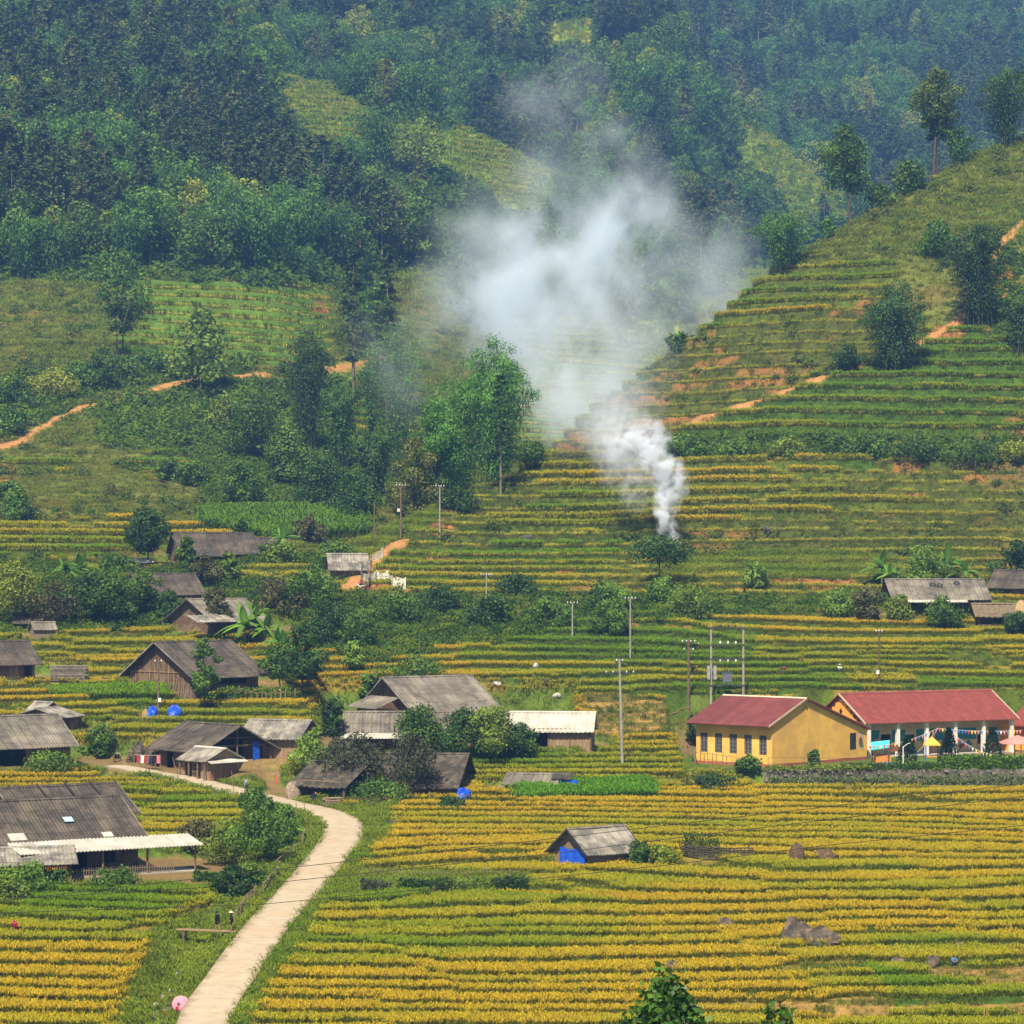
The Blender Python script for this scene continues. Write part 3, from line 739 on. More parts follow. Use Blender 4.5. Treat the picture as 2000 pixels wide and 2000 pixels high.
def inst_mat(name, stalk, trans=0.3, var=0.35):
    m, nt, o = new_mat(name)
    a1 = N(nt, "ShaderNodeAttribute"); a1.attribute_type = 'INSTANCER'; a1.attribute_name = "icol"
    a2 = N(nt, "ShaderNodeAttribute"); a2.attribute_name = "tint"
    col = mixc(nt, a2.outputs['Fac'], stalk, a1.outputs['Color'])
    d = N(nt, "ShaderNodeBsdfDiffuse"); t = N(nt, "ShaderNodeBsdfTranslucent")
    nt.links.new(col, d.inputs[0]); nt.links.new(col, t.inputs[0])
    mx = N(nt, "ShaderNodeMixShader"); mx.inputs[0].default_value = trans
    nt.links.new(d.outputs[0], mx.inputs[1]); nt.links.new(t.outputs[0], mx.inputs[2]); nt.links.new(mx.outputs[0], o.inputs[0])
    return m

def tuft_mesh(name, nb, h, spread, wd, lean, seed, mat, droop=0.3, tiplo=0.45):
    r = np.random.RandomState(seed); V = []; Q = []; T_ = []
    for k in range(nb):
        a = r.uniform(0, 6.28); b = np.array([r.normal(0, spread), r.normal(0, spread), -.15]); hh = h * r.uniform(.8, 1.12)
        l = lean * r.uniform(.4, 1.2); dx = np.array([math.cos(a), math.sin(a), 0]); p = r.uniform(0, 6.28); s = np.array([math.cos(p), math.sin(p), 0]) * wd
        p0 = b; p1 = b + dx * l * .35 + np.array([0, 0, hh * .6 + .15]); p2 = b + dx * l + np.array([0, 0, hh + .15]); p3 = p2 + dx * l * .8 + np.array([0, 0, -droop * hh])
        i = len(V); V += [p0 - s * .5, p0 + s * .5, p1 - s, p1 + s, p2 - s * .9, p2 + s * .9, p3 - s * .3, p3 + s * .3]
        Q += [(i, i + 1, i + 3, i + 2), (i + 2, i + 3, i + 5, i + 4), (i + 4, i + 5, i + 7, i + 6)]
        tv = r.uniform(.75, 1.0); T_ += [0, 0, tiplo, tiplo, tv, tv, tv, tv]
    return np_mesh(name, np.array(V), [np.array(Q)], [mat], attrs={"tint": ('FLOAT', np.array(T_))})

def cand(rho, d0, d1, u0=-220, u1=2220, seed=0):
    r = np.random.RandomState(seed); area = (u1 - u0) / F * (d1 * d1 - d0 * d0) / 2
    n = int(rho * area); U = r.uniform(u0, u1, n); D = np.sqrt(r.uniform(d0 * d0, d1 * d1, n))
    i = np.clip(np.rint(np.interp(U, US, IU)).astype(int), 0, len(US) - 1); j = np.clip(np.rint(np.interp(D, DS, ID)).astype(int), 0, len(DS) - 1)
    x = (U - 1000) * D / F
    return x, D, i, j, r
# ================================================================ RICE, GRASS AND SCRUB
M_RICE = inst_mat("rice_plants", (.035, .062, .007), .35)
M_GRAS = inst_mat("grass_blades", (.05, .09, .015), .35)
M_SCRB = inst_mat("scrub_leaves", (.03, .055, .012), .3)
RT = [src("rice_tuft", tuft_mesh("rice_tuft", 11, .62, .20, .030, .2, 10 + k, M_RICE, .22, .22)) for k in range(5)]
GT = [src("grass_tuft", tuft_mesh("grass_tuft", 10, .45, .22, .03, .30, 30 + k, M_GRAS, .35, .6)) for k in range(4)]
def scrub_mesh(k):
    r = np.random.RandomState(50 + k); n = 130
    d = r.normal(size=(n, 3)); d /= np.linalg.norm(d, axis=1)[:, None]; d[:, 2] = np.abs(d[:, 2]) * 1.1
    C = d * r.uniform(.35, 1.0, n)[:, None] * np.array([.9, .9, .75]) + r.normal(size=(n, 3)) * .1
    V, q, t = leaves(C, .34, d * .7 + np.array([0, 0, -.1]), .5, k, 0, None, .9, d)
    return np_mesh("scrub_clump", V, [q], [M_SCRB], attrs={"tint": ('FLOAT', .35 + .65 * t)})
ST_ = [src("scrub_clump", scrub_mesh(k)) for k in range(4)]
for s_ in (1,):
    keep = lambda i, j: visible[i, j] & (padm[i, j] < .75) & (rd[i, j] > 2.0 + .5 * (fbm(XX[i, j] / 1.5, YY[i, j] / 1.5, 99) - .3)) & (pathm[i, j] < .4)
GOLD = np.array([.68, .48, .028]); YEL = np.array([.50, .46, .025]); GRN = np.array([.20, .34, .015]); ORG = np.array([.62, .36, .03])
def ripe(i, j, x, y, r, base):
    """ripeness colour of the plants: differs from terrace to terrace and with large soft patches"""
    tb = _h(Tb[i, j], cell[i, j], 7); big = fbm(x / 34, y / 20, 61); med = fbm(x / 7, y / 4, 62)
    g = np.clip(base - .10 + 1.9 * (big - .5) + .55 * (tb - .5) + .5 * (med - .5), 0, 1)
    c = np.where(g[:, None] < .5, GRN + (YEL - GRN) * (g[:, None] * 2), YEL + (GOLD - YEL) * (g[:, None] * 2 - 1))
    o = sstep(.58, .7, fbm(x / 24 + 9, y / 15, 64)) * sstep(.5, .8, g); c = c * (1 - o[:, None] * .45) + ORG * o[:, None] * .45
    return c * r.uniform(.9, 1.12, (len(x), 1))
P_, S_, V_, C_ = [], [], [], []
def add_rice(rho, d0, d1, seed, scale=1.0, edge=False):
    x, y, i, j, r = cand(rho, d0, d1, seed=seed)
    cl = CL[i, j]; f = fr[i, j]
    m = keep(i, j) & np.isin(cl, (RICE, GRICE)) & (f < ris[i, j] - .10 + (.02 if not edge else -.2)) & (tm[i, j] > .4) & (sg[i, j] < .2)
    if edge: m &= f < .42
    m &= ~((fbm(x / 9, y / 6, 65) > .70) & (cl == RICE))
    x, y, i, j, cl = x[m], y[m], i[m], j[m], cl[m]
    u = 1000 + x * F / y; v = VV[i, j]
    base = np.where(cl == RICE, .80, .34) - .22 * ((y > 440)) 
    fg = (v > 1760) & (cl == GRICE); base = np.where(fg, .42, base)
    P_.append(np.stack([x, y, samp(Zt, x, y)], 1)); S_.append(r.uniform(.85, 1.15, len(x)) * scale); V_.append(r.randint(0, 5, len(x))); C_.append(ripe(i, j, x, y, r, base))
add_rice(9.0, 196, 300, 1); add_rice(6.5, 300, 400, 2, 1.08); add_rice(5, 400, 440, 3, 1.2); add_rice(7, 440, 640, 4, 1.7, True); add_rice(.7, 640, 1060, 5, 2.3, True); add_rice(.35, 1060, 1300, 6, 3.4, True)
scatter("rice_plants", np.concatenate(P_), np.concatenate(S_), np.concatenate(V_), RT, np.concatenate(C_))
NR = sum(len(p) for p in P_)
# grass on banks, verges, meadows
P_, S_, V_, C_ = [], [], [], []
def EDGE(x, y, w_):
    i = np.clip(np.rint(np.interp(1000 + x * F / y, US, IU)).astype(int), 0, len(US) - 1); j = np.clip(np.rint(np.interp(y, DS, ID)).astype(int), 0, len(DS) - 1)
    return ((fr[i, j] < w_) & (tm[i, j] > .3)) * 1.0
def add_grass(rho, d0, d1, seed, scale, classes, col, ris_only=False, prob=None):
    x, y, i, j, r = cand(rho, d0, d1, seed=seed)
    cl = CL[i, j]; m = keep(i, j) & (np.isin(cl, classes) if not ris_only else riser[i, j]) & (sg[i, j] < 2)
    if prob is not None: m &= r.uniform(0, 1, len(x)) < prob(x, y)
    x, y, i, j = x[m], y[m], i[m], j[m]; k = fbm(x / 6, y / 5, 81)[:, None]; k2 = fbm(x / 2, y / 2, 82)[:, None]
    c = np.array(col[0]) * (1 - k) + np.array(col[1]) * k; c = c * (.55 + .9 * k2)
    P_.append(np.stack([x, y, samp(Zt, x, y)], 1)); S_.append(r.uniform(.6, 1.3, len(x)) * scale); V_.append(r.randint(0, 4, len(x))); C_.append(c)
g1, g2 = (.15, .25, .02), (.30, .33, .03)
add_grass(5, 196, 330, 11, 1.0, (GRASS, SCRUB), (g1, g2)); add_grass(3, 330, 470, 12, 1.3, (GRASS, SCRUB), (g1, g2))
add_grass(3, 196, 470, 13, .9, (), ((.10, .16, .015), (.18, .18, .025)), True); add_grass(1.2, 470, 640, 14, 1.2, (), ((.06, .12, .012), (.13, .13, .02)), True)
add_grass(7, 400, 640, 19, 1.25, (GRICE, STUB, RICE, MEADOW), ((.44, .46, .04), (.52, .42, .05)), prob=lambda x, y: EDGE(x, y, .10))
add_grass(3, 560, 760, 31, 1.5, (GRICE, STUB, RICE), ((.50, .54, .05), (.62, .50, .07)), prob=lambda x, y: EDGE(x, y, .14))
add_grass(3, 760, 1330, 20, 1.9, (GRICE, STUB, RICE), ((.55, .62, .06), (.68, .58, .08)), prob=lambda x, y: EDGE(x, y, .16))
add_grass(1.6, 196, 470, 15, .5, (HARV,), ((.36, .25, .09), (.26, .24, .06)))
add_grass(1.1, 420, 640, 16, 1.1, (MEADOW, GRASS), ((.14, .20, .02), (.30, .26, .04)))
add_grass(.8, 420, 640, 29, .8, (STUB, GRICE), ((.10, .16, .015), (.24, .20, .035)))
add_grass(.8, 560, 780, 17, 1.9, (MEADOW, GRASS, STUB), ((.15, .25, .025), (.28, .29, .045))); add_grass(.3, 780, 1330, 18, 3.4, (GRASS, MEADOW, GRICE), ((.15, .27, .025), (.3, .34, .05)))
scatter("grass", np.concatenate(P_), np.concatenate(S_), np.concatenate(V_), GT, np.concatenate(C_)); NG = sum(len(p) for p in P_)
# low scrub
P_, S_, V_, C_ = [], [], [], []
s1, s2 = (.06, .13, .015), (.20, .29, .03)
add_grass(.5, 200, 470, 21, 1.0, (SCRUB,), (s1, s2), prob=lambda x, y: .25 + .75 * (fbm(x / 7, y / 7, 83) > .48))
add_grass(.35, 440, 640, 22, 1.5, (SCRUB,), (s1, s2)); add_grass(.55, 372, 465, 32, 1.25, (SCRUB,), ((.03, .08, .012), (.12, .20, .02))); add_grass(.12, 560, 900, 23, 2.4, (SCRUB,), (s1, s2)); add_grass(.03, 640, 1100, 24, 4.2, (FOREST, SCRUB), (s1, (.12, .2, .04)))
add_grass(.022, 1060, 2100, 25, 6.0, (FOREST, GRASS), (s1, (.12, .2, .04)))
add_grass(.03, 200, 640, 26, .9, (STUB, GRASS, MEADOW), (s1, s2)); add_grass(.05, 440, 900, 27, 1.6, (MEADOW, STUB), (s1, (.2, .2, .05)), prob=lambda x, y: 1.0 * (fbm(x / 12, y / 12, 84) > .52))
add_grass(.06, 205, 460, 28, .6, (), (s1, s2), True)
scatter("scrub", np.concatenate(P_), np.concatenate(S_), np.concatenate(V_), ST_, np.concatenate(C_)); NS = sum(len(p) for p in P_)
print("RICE", NR, "GRASS", NG, "SCRUB", NS)
# ================================================================ ROAD
def ribbon(name, P, Z, hw, mat, lift, th=.16, skirt=True):
    P = np.asarray(P); t = np.gradient(P[:, :2], axis=0); t /= np.linalg.norm(t, axis=1)[:, None]; nr = np.stack([-t[:, 1], t[:, 0]], 1)
    n = len(P); K = 7; V = []
    for i in range(n):
        for k in range(K):
            s = (k / (K - 1) * 2 - 1) * hw[i]; V.append((P[i, 0] + nr[i, 0] * s, P[i, 1] + nr[i, 1] * s, Z[i] + lift - .02 * abs(k - 3)))
        for k in (0, K - 1):
            s = (k / (K - 1) * 2 - 1) * hw[i]; V.append((P[i, 0] + nr[i, 0] * s * 1.02, P[i, 1] + nr[i, 1] * s * 1.02, Z[i] - .5))
    W = K + 2; q = []
    for i in range(n - 1):
        for k in range(K - 1): q.append((i * W + k, (i + 1) * W + k, (i + 1) * W + k + 1, i * W + k + 1))
        q.append((i * W + K, (i + 1) * W + K, (i + 1) * W, i * W)); q.append((i * W + K - 1, (i + 1) * W + K - 1, (i + 1) * W + K + 1, i * W + K + 1))
    ln = np.concatenate([[0], np.cumsum(np.linalg.norm(np.diff(P[:, :2], axis=0), axis=1))])
    return link(name, np_mesh(name, V, [np.array(q)], [mat], attrs={"along": ('FLOAT', np.repeat(ln, W)), "side": ('FLOAT', np.tile(np.array([1, .62, .28, 0, .28, .62, 1, 1, 1.]), n))}))
m, nt, o = new_mat("worn_concrete_road"); geo = N(nt, "ShaderNodeNewGeometry"); at = N(nt, "ShaderNodeAttribute"); at.attribute_name = "along"
c = mixc(nt, ramp_(nt, noise_(nt, geo.outputs['Position'], .9, 5, .7), .3, .7), (.45, .37, .26), (.34, .27, .185))
c = mixc(nt, ramp_(nt, noise_(nt, geo.outputs['Position'], .25, 3, .7), .5, .75), c, (.40, .29, .18))
ns = noise_(nt, geo.outputs['Position'], .7, 5, .75); sd2 = N(nt, "ShaderNodeAttribute"); sd2.attribute_name = "side"
c = mixc(nt, ramp_(nt, math_(nt, 'ADD', math_(nt, 'MULTIPLY', sd2.outputs['Fac'], .55), ns), .85, 1.12), c, (.20, .15, .085))
c = mixc(nt, ramp_(nt, noise_(nt, geo.outputs['Position'], 2.6, 6, .8), .58, .75), c, (.24, .18, .12))
fr_ = math_(nt, 'FRACT', math_(nt, 'DIVIDE', at.outputs['Fac'], 4.0)); j = math_(nt, 'LESS_THAN', fr_, .022)
c = mixc(nt, math_(nt, 'MULTIPLY', j, .75), c, (.22, .16, .11))
b = N(nt, "ShaderNodeBsdfPrincipled"); b.inputs['Roughness'].default_value = .9; nt.links.new(c, b.inputs['Base Color']); nt.links.new(b.outputs[0], o.inputs[0])
tag(ribbon('concrete_road', ROAD, ROADZ, ROAD[:, 2], m, .07), kind='structure')
# stream
m, nt, o = new_mat("stream_water"); b = N(nt, "ShaderNodeBsdfPrincipled"); b.inputs['Base Color'].default_value = (.22, .24, .22, 1); b.inputs['Roughness'].default_value = .12
bp = N(nt, "ShaderNodeBump"); bp.inputs['Strength'].default_value = .6; bp.inputs['Distance'].default_value = .1; nt.links.new(noise_(nt, None, 14, 3), bp.inputs['Height']); nt.links.new(bp.outputs[0], b.inputs['Normal']); nt.links.new(b.outputs[0], o.inputs[0])
SZ = samp(Zt, STREAM[:, 0], STREAM[:, 1]); SZ = np.convolve(np.pad(SZ, 4, mode='edge'), np.ones(9) / 9, 'valid')
tag(ribbon('stream_water', STREAM, SZ, np.full(len(STREAM), .42) * (.6 + .8 * fbm(np.arange(len(STREAM)) / 3., 0 * np.arange(len(STREAM)), 5)), m, .04), kind='structure')
# ================================================================ FOREST ON THE MOUNTAINS
FK = {
 'conifer': [one_mesh_tree("conifer_shape", 'conifer', 15, 5.6 + k * .5, 1900, .5, 100 + k, M_CONI, M_BARKP, nclump=15, trunk_frac=.28 + .07 * k) for k in range(4)],
 'broad': [one_mesh_tree("broadleaf_shape", 'broad', 11, 8.0 + k, 1700, .55, 120 + k, M_LEAF, M_BARK, nclump=13 + 2 * k, trunk_frac=.16) for k in range(4)],
 'bamboo': [one_mesh_tree("bamboo_shape", 'bamboo', 12, 10 + k, 2400, .6, 140 + k, M_BAMB, M_CANE, nclump=11 + k) for k in range(4)]}
FS = {k: [src(m.name, m) for m in v] for k, v in FK.items()}
def forest_pts():
    out = []
    for (d0, d1, sp, seed) in ((600, 800, 7.6, 1), (800, 1060, 8.0, 2), (1060, 1500, 9.4, 3), (1500, 2150, 12.0, 4)):
        r = np.random.RandomState(seed); ys = np.arange(d0, d1, sp)
        for y in ys:
            xm = 1200 * y / F; xs = np.arange(-xm, xm, sp); n = len(xs)
            x = xs + r.uniform(-.45, .45, n) * sp; yy = y + r.uniform(-.45, .45, n) * sp
            i = np.clip(np.rint(np.interp(1000 + x * F / yy, US, IU)).astype(int), 0, len(US) - 1); j = np.clip(np.rint(np.interp(yy, DS, ID)).astype(int), 0, len(DS) - 1)
            c = CL[i, j]; p = np.where(c == FOREST, .97, np.where(c == SCRUB, .16, np.where(c == GRASS, .05, np.where(c == GRICE, .015, .0))))
            p = np.where((c == SCRUB) & (yy < 640), .06, p)
            top = VV[i, j] - 14 * F / yy
            m = (top < _run1[i, j] + 4) & (r.uniform(0, 1, n) < p) & (VV[i, j] > -140)
            uu_ = 1000 + x * F / yy; blk = np.zeros(n, bool)
            for k_, cp in enumerate(CLEAR):
                if (k_ == 0 and y > 1010) or (k_ == 1 and not 900 < y < 1260): continue
                for dv in (0, 45, 90, 130): blk |= inpoly(uu_, VV[i, j] - dv, cp)
            m &= ~(blk & (r.uniform(0, 1, n) > .10))
            out.append(np.stack([x[m], yy[m], 1000 + x[m] * F / yy[m], VV[i, j][m], np.full(m.sum(), 1.5 if y < 1060 else 1.6)], 1))
    return np.concatenate(out)
FP = forest_pts(); print("FOREST", len(FP))
FZ = samp(Zt, FP[:, 0], FP[:, 1])
# kinds grow in stands
kn = fbm(FP[:, 0] / 38, FP[:, 1] / 38, 201, 3) + RS.normal(0, .05, len(FP)); k2 = fbm(FP[:, 0] / 30 + 7, FP[:, 1] / 30, 202, 3) + RS.normal(0, .06, len(FP))
u_, v_ = FP[:, 2], FP[:, 3]
con_b = 0.05 * ((u_ > 250) & (u_ < 950) & (v_ > 250)) + .06 * ((u_ > 1050) & (u_ < 1600) & (FP[:, 1] > 1000))
FKI = np.where(kn + con_b > .56, 0, np.where(k2 > .49, 2, 1))
FKI = np.where((FKI == 0) & (FP[:, 1] < 700), 1, FKI)
SCL = np.where(FKI == 0, RS.uniform(.75, 1.25, len(FP)), np.where(FKI == 1, RS.uniform(.6, 1.15, len(FP)), RS.uniform(.6, 1.2, len(FP)))) * FP[:, 4]
order = np.argsort(FP[:, 1]); lists = {0: [], 1: [], 2: []}
inframe = (u_ > -20) & (u_ < 2020) & (v_ > 0)
for k in range(3):
    idx = [n for n in order if FKI[n] == k and inframe[n]][:290]
    lists[k] = idx
names = ['forest_conifer', 'forest_broadleaf', 'forest_bamboo']; kk = ['conifer', 'broad', 'bamboo']
VAR = {0: ["fully branched", "short trunked", "long trunked", "bare trunked"], 1: ["narrow", "rounded", "spreading", "wide"], 2: ["compact", "arching", "drooping", "sprawling"]}
KN = ["conifer", "broadleaf tree", "bamboo clump"]
def zone(u, v, d):
    if v > 560: return "at the foot of the left mountain" if u < 640 else "on the slope behind the smoke"
    if d > 1000: return "on the slope above the right hill" if u > 1500 else "on the distant spur right of the smoke" if u > 1000 else "above the high ridge terraces"
    if u < 220: return "at the far left edge of the forest" if v > 300 else "in the top left corner forest"
    if u < 480: return "in the lower left forest" if v > 360 else "in the upper left forest"
    if u < 760: return "above the left grass terraces" if v > 400 else "just left of the high ridge terraces"
    if u < 1060: return "below the high ridge terraces"
    return "on the ridge behind the smoke"
used = np.zeros(len(FP), bool)
for k in range(3):
    for n in lists[k]:
        used[n] = True
        o = link(names[k], FK[kk[k]][n % 4]); o.location = (FP[n, 0], FP[n, 1], FZ[n] - .3); s = float(SCL[n])
        o.scale = (s * RS.uniform(.85, 1.15), s * RS.uniform(.85, 1.15), s); o.rotation_euler = (0, 0, RS.uniform(0, 6.28))
        zn = zone(FP[n, 2], FP[n, 3], FP[n, 1]); q = s / FP[n, 4]; sz_ = "small" if q < .8 else "tall" if q > 1.03 else "mid sized"
        bd = ["topmost", "upper", "middle", "lower"][int(min(3, max(0, FP[n, 3] / 150)))]
        tag(o, sz_ + " " + VAR[k][n % 4] + " " + KN[k] + " " + zn + ", " + bd + (" left" if FP[n, 2] % 160 < 80 else " right") + " part", ['conifer', 'tree', 'bamboo'][k], KN[k] + "s " + zn)
rest = ~used
scatter("distant_forest", np.stack([FP[rest, 0], FP[rest, 1], FZ[rest] - .3], 1), SCL[rest], FKI[rest] * 4 + RS.randint(0, 4, rest.sum()), FS['conifer'] + FS['broad'] + FS['bamboo'])
# ================================================================ BUILDINGS
M_WOOD = surf("weathered_planks", (.17, .10, .055), (.065, .04, .024), 1.0, .9, c3=(.20, .14, .09), s3=.5, streak=(9, 9, .8), bump=.3)
M_WOODL = surf("pale_planks", (.33, .22, .125), (.19, .125, .07), 1.0, .9, streak=(8, 8, .8), bump=.3)
M_BAMW = surf("woven_bamboo", (.27, .20, .13), (.15, .11, .07), 3.0, .9, streak=(5, 5, 5), bump=.3)
M_POST = surf("timber", (.20, .14, .085), (.11, .075, .05), 3, .85)
M_ROOFD = surf("dark_cement_sheets", (.085, .070, .055), (.045, .038, .031), 1.3, .9, c3=(.125, .10, .075), s3=.35, seams=(1.05, 1.7, .05, .45), bump=.2)
M_ROOFG = surf("grey_cement_sheets", (.19, .165, .13), (.10, .088, .072), 1.1, .9, c3=(.25, .22, .17), s3=.3, seams=(1.05, 1.8, .05, .5), bump=.2)
M_ROOFL = surf("pale_cement_sheets", (.36, .325, .265), (.19, .17, .14), .9, .8, c3=(.12, .11, .10), s3=.5, seams=(1.05, 1.8, .04, .6))
M_ROOFW = surf("whitish_metal_sheets", (.56, .53, .45), (.42, .39, .33), .8, .55, seams=(1.1, 2.2, .03, .7))
M_THATCH = surf("dark_thatch", (.06, .05, .038), (.026, .022, .018), 2.5, .95, c3=(.10, .082, .058), s3=.9, streak=(1, 3, 3), bump=.6)
M_THATCHB = surf("brown_thatch", (.20, .15, .09), (.10, .075, .05), 2.5, .95, streak=(1, 3, 3), bump=.6)
M_YEL = surf("yellow_plaster", (.84, .50, .11), (.70, .38, .07), .5, .85, c3=(.62, .36, .10), s3=.35)
M_YELB = surf("orange_plaster", (.86, .42, .07), (.74, .35, .06), .5, .85)
M_PLINTH = surf("red_plinth", (.40, .11, .06), (.30, .09, .05), 1.5, .85)
M_REDM = surf("maroon_metal_roof", (.20, .055, .045), (.15, .04, .035), .6, .5, seams=(1.0, 40, .03, .75))
M_REDT = surf("red_tile_roof", (.235, .048, .036), (.17, .036, .028), .7, .75, c3=(.15, .035, .028), s3=1.6, streak=(3, .5, .5), bump=.2)
M_WHITE = surf("white_paint", (.74, .72, .66), (.62, .60, .55), 1, .7)
M_CREAM = surf("cream_plaster", (.60, .47, .33), (.48, .37, .26), 1, .8)
M_DARKIN = surf("dark_openings_and_poles", (.035, .028, .022), (.02, .017, .014), 2, .95)  # near black puts doorway and vent shade into colour; poles are truly dark
M_BLUE = surf("blue_tarp", (.015, .10, .62), (.01, .06, .42), 2.5, .45, bump=.5)
M_CONC = surf("concrete", (.42, .38, .32), (.30, .27, .23), 2, .85)
M_STONE = surf("field_stones", (.10, .088, .07), (.04, .036, .03), 2.2, .95, c3=(.17, .15, .11), s3=2.6, bump=.8)
M_ROCK = surf("boulder", (.105, .085, .065), (.045, .037, .03), 1.4, .95, c3=(.17, .12, .08), s3=1.0, bump=.8)
M_STRAW = surf("straw", (.46, .33, .16), (.30, .20, .09), 4, .95, bump=.7)
M_BLACK = surf("black_cloth", (.015, .015, .02), (.01, .01, .012), 3, .9)
M_STEEL = surf("galvanised_steel", (.40, .40, .40), (.28, .28, .28), 3, .5, metal=.4)

def wall_cells(mb, a0, a1, z0, z1, holes, fixed, th, axis):
    xs = sorted({a0, a1, *[min(max(h[0], a0), a1) for h in holes], *[min(max(h[1], a0), a1) for h in holes]})
    zs = sorted({z0, z1, *[min(max(h[2], z0), z1) for h in holes], *[min(max(h[3], z0), z1) for h in holes]})
    for i in range(len(xs) - 1):
        for j in range(len(zs) - 1):
            cx, cz = (xs[i] + xs[i + 1]) / 2, (zs[j] + zs[j + 1]) / 2
            if any(h[0] < cx < h[1] and h[2] < cz < h[3] for h in holes): continue
            if axis == 'x': mb.box2((xs[i], fixed, zs[j]), (xs[i + 1], fixed + th, zs[j + 1]))
            else: mb.box2((fixed, xs[i], zs[j]), (fixed + th, xs[i + 1], zs[j + 1]))

def slope_roof(x0, x1, ya, za, yb, zb, mat, name, parent, pitch=.36, amp=.035, th=.07, sag=0.0, seed=0):
    """sheet roof from (ya,za) top to (yb,zb) eave, ribs running down the slope"""
    n = max(2, int((x1 - x0) / (pitch / 2))); rows = 5; V = []; rr = random.Random(seed + int(x1 * 10))
    for j in range(rows):
        t = j / (rows - 1); y = ya + (yb - ya) * t; z = za + (zb - za) * t
        for i in range(n + 1):
            x = x0 + (x1 - x0) * i / n
            z_ = z + (amp if i % 2 else -amp) - sag * math.sin(math.pi * i / n) * math.sin(math.pi * (t * .7 + .15)) + rr.uniform(-.012, .012)
            V.append((x, y, z_))
    nt_ = len(V); V += [(x, y, z - th) for x, y, z in V]
    q = [(j * (n + 1) + i, j * (n + 1) + i + 1, (j + 1) * (n + 1) + i + 1, (j + 1) * (n + 1) + i) for j in range(rows - 1) for i in range(n)]
    if yb < ya: q = [tuple(reversed(f)) for f in q]
    q2 = [tuple(reversed([k + nt_ for k in f])) for f in q]
    e = []
    for i in range(n):
        for a in (0, (rows - 1) * (n + 1)): e.append((a + i, a + i + 1, a + i + 1 + nt_, a + i + nt_))
    for j in range(rows - 1):
        for a in (0, n): e.append((j * (n + 1) + a, (j + 1) * (n + 1) + a, (j + 1) * (n + 1) + a + nt_, j * (n + 1) + a + nt_))
    me = np_mesh(name, V, [np.array(q + q2 + e)], [mat])
    return link(name, me, parent)

def rot2(x, y, a): return x * math.cos(a) - y * math.sin(a), x * math.sin(a) + y * math.cos(a)

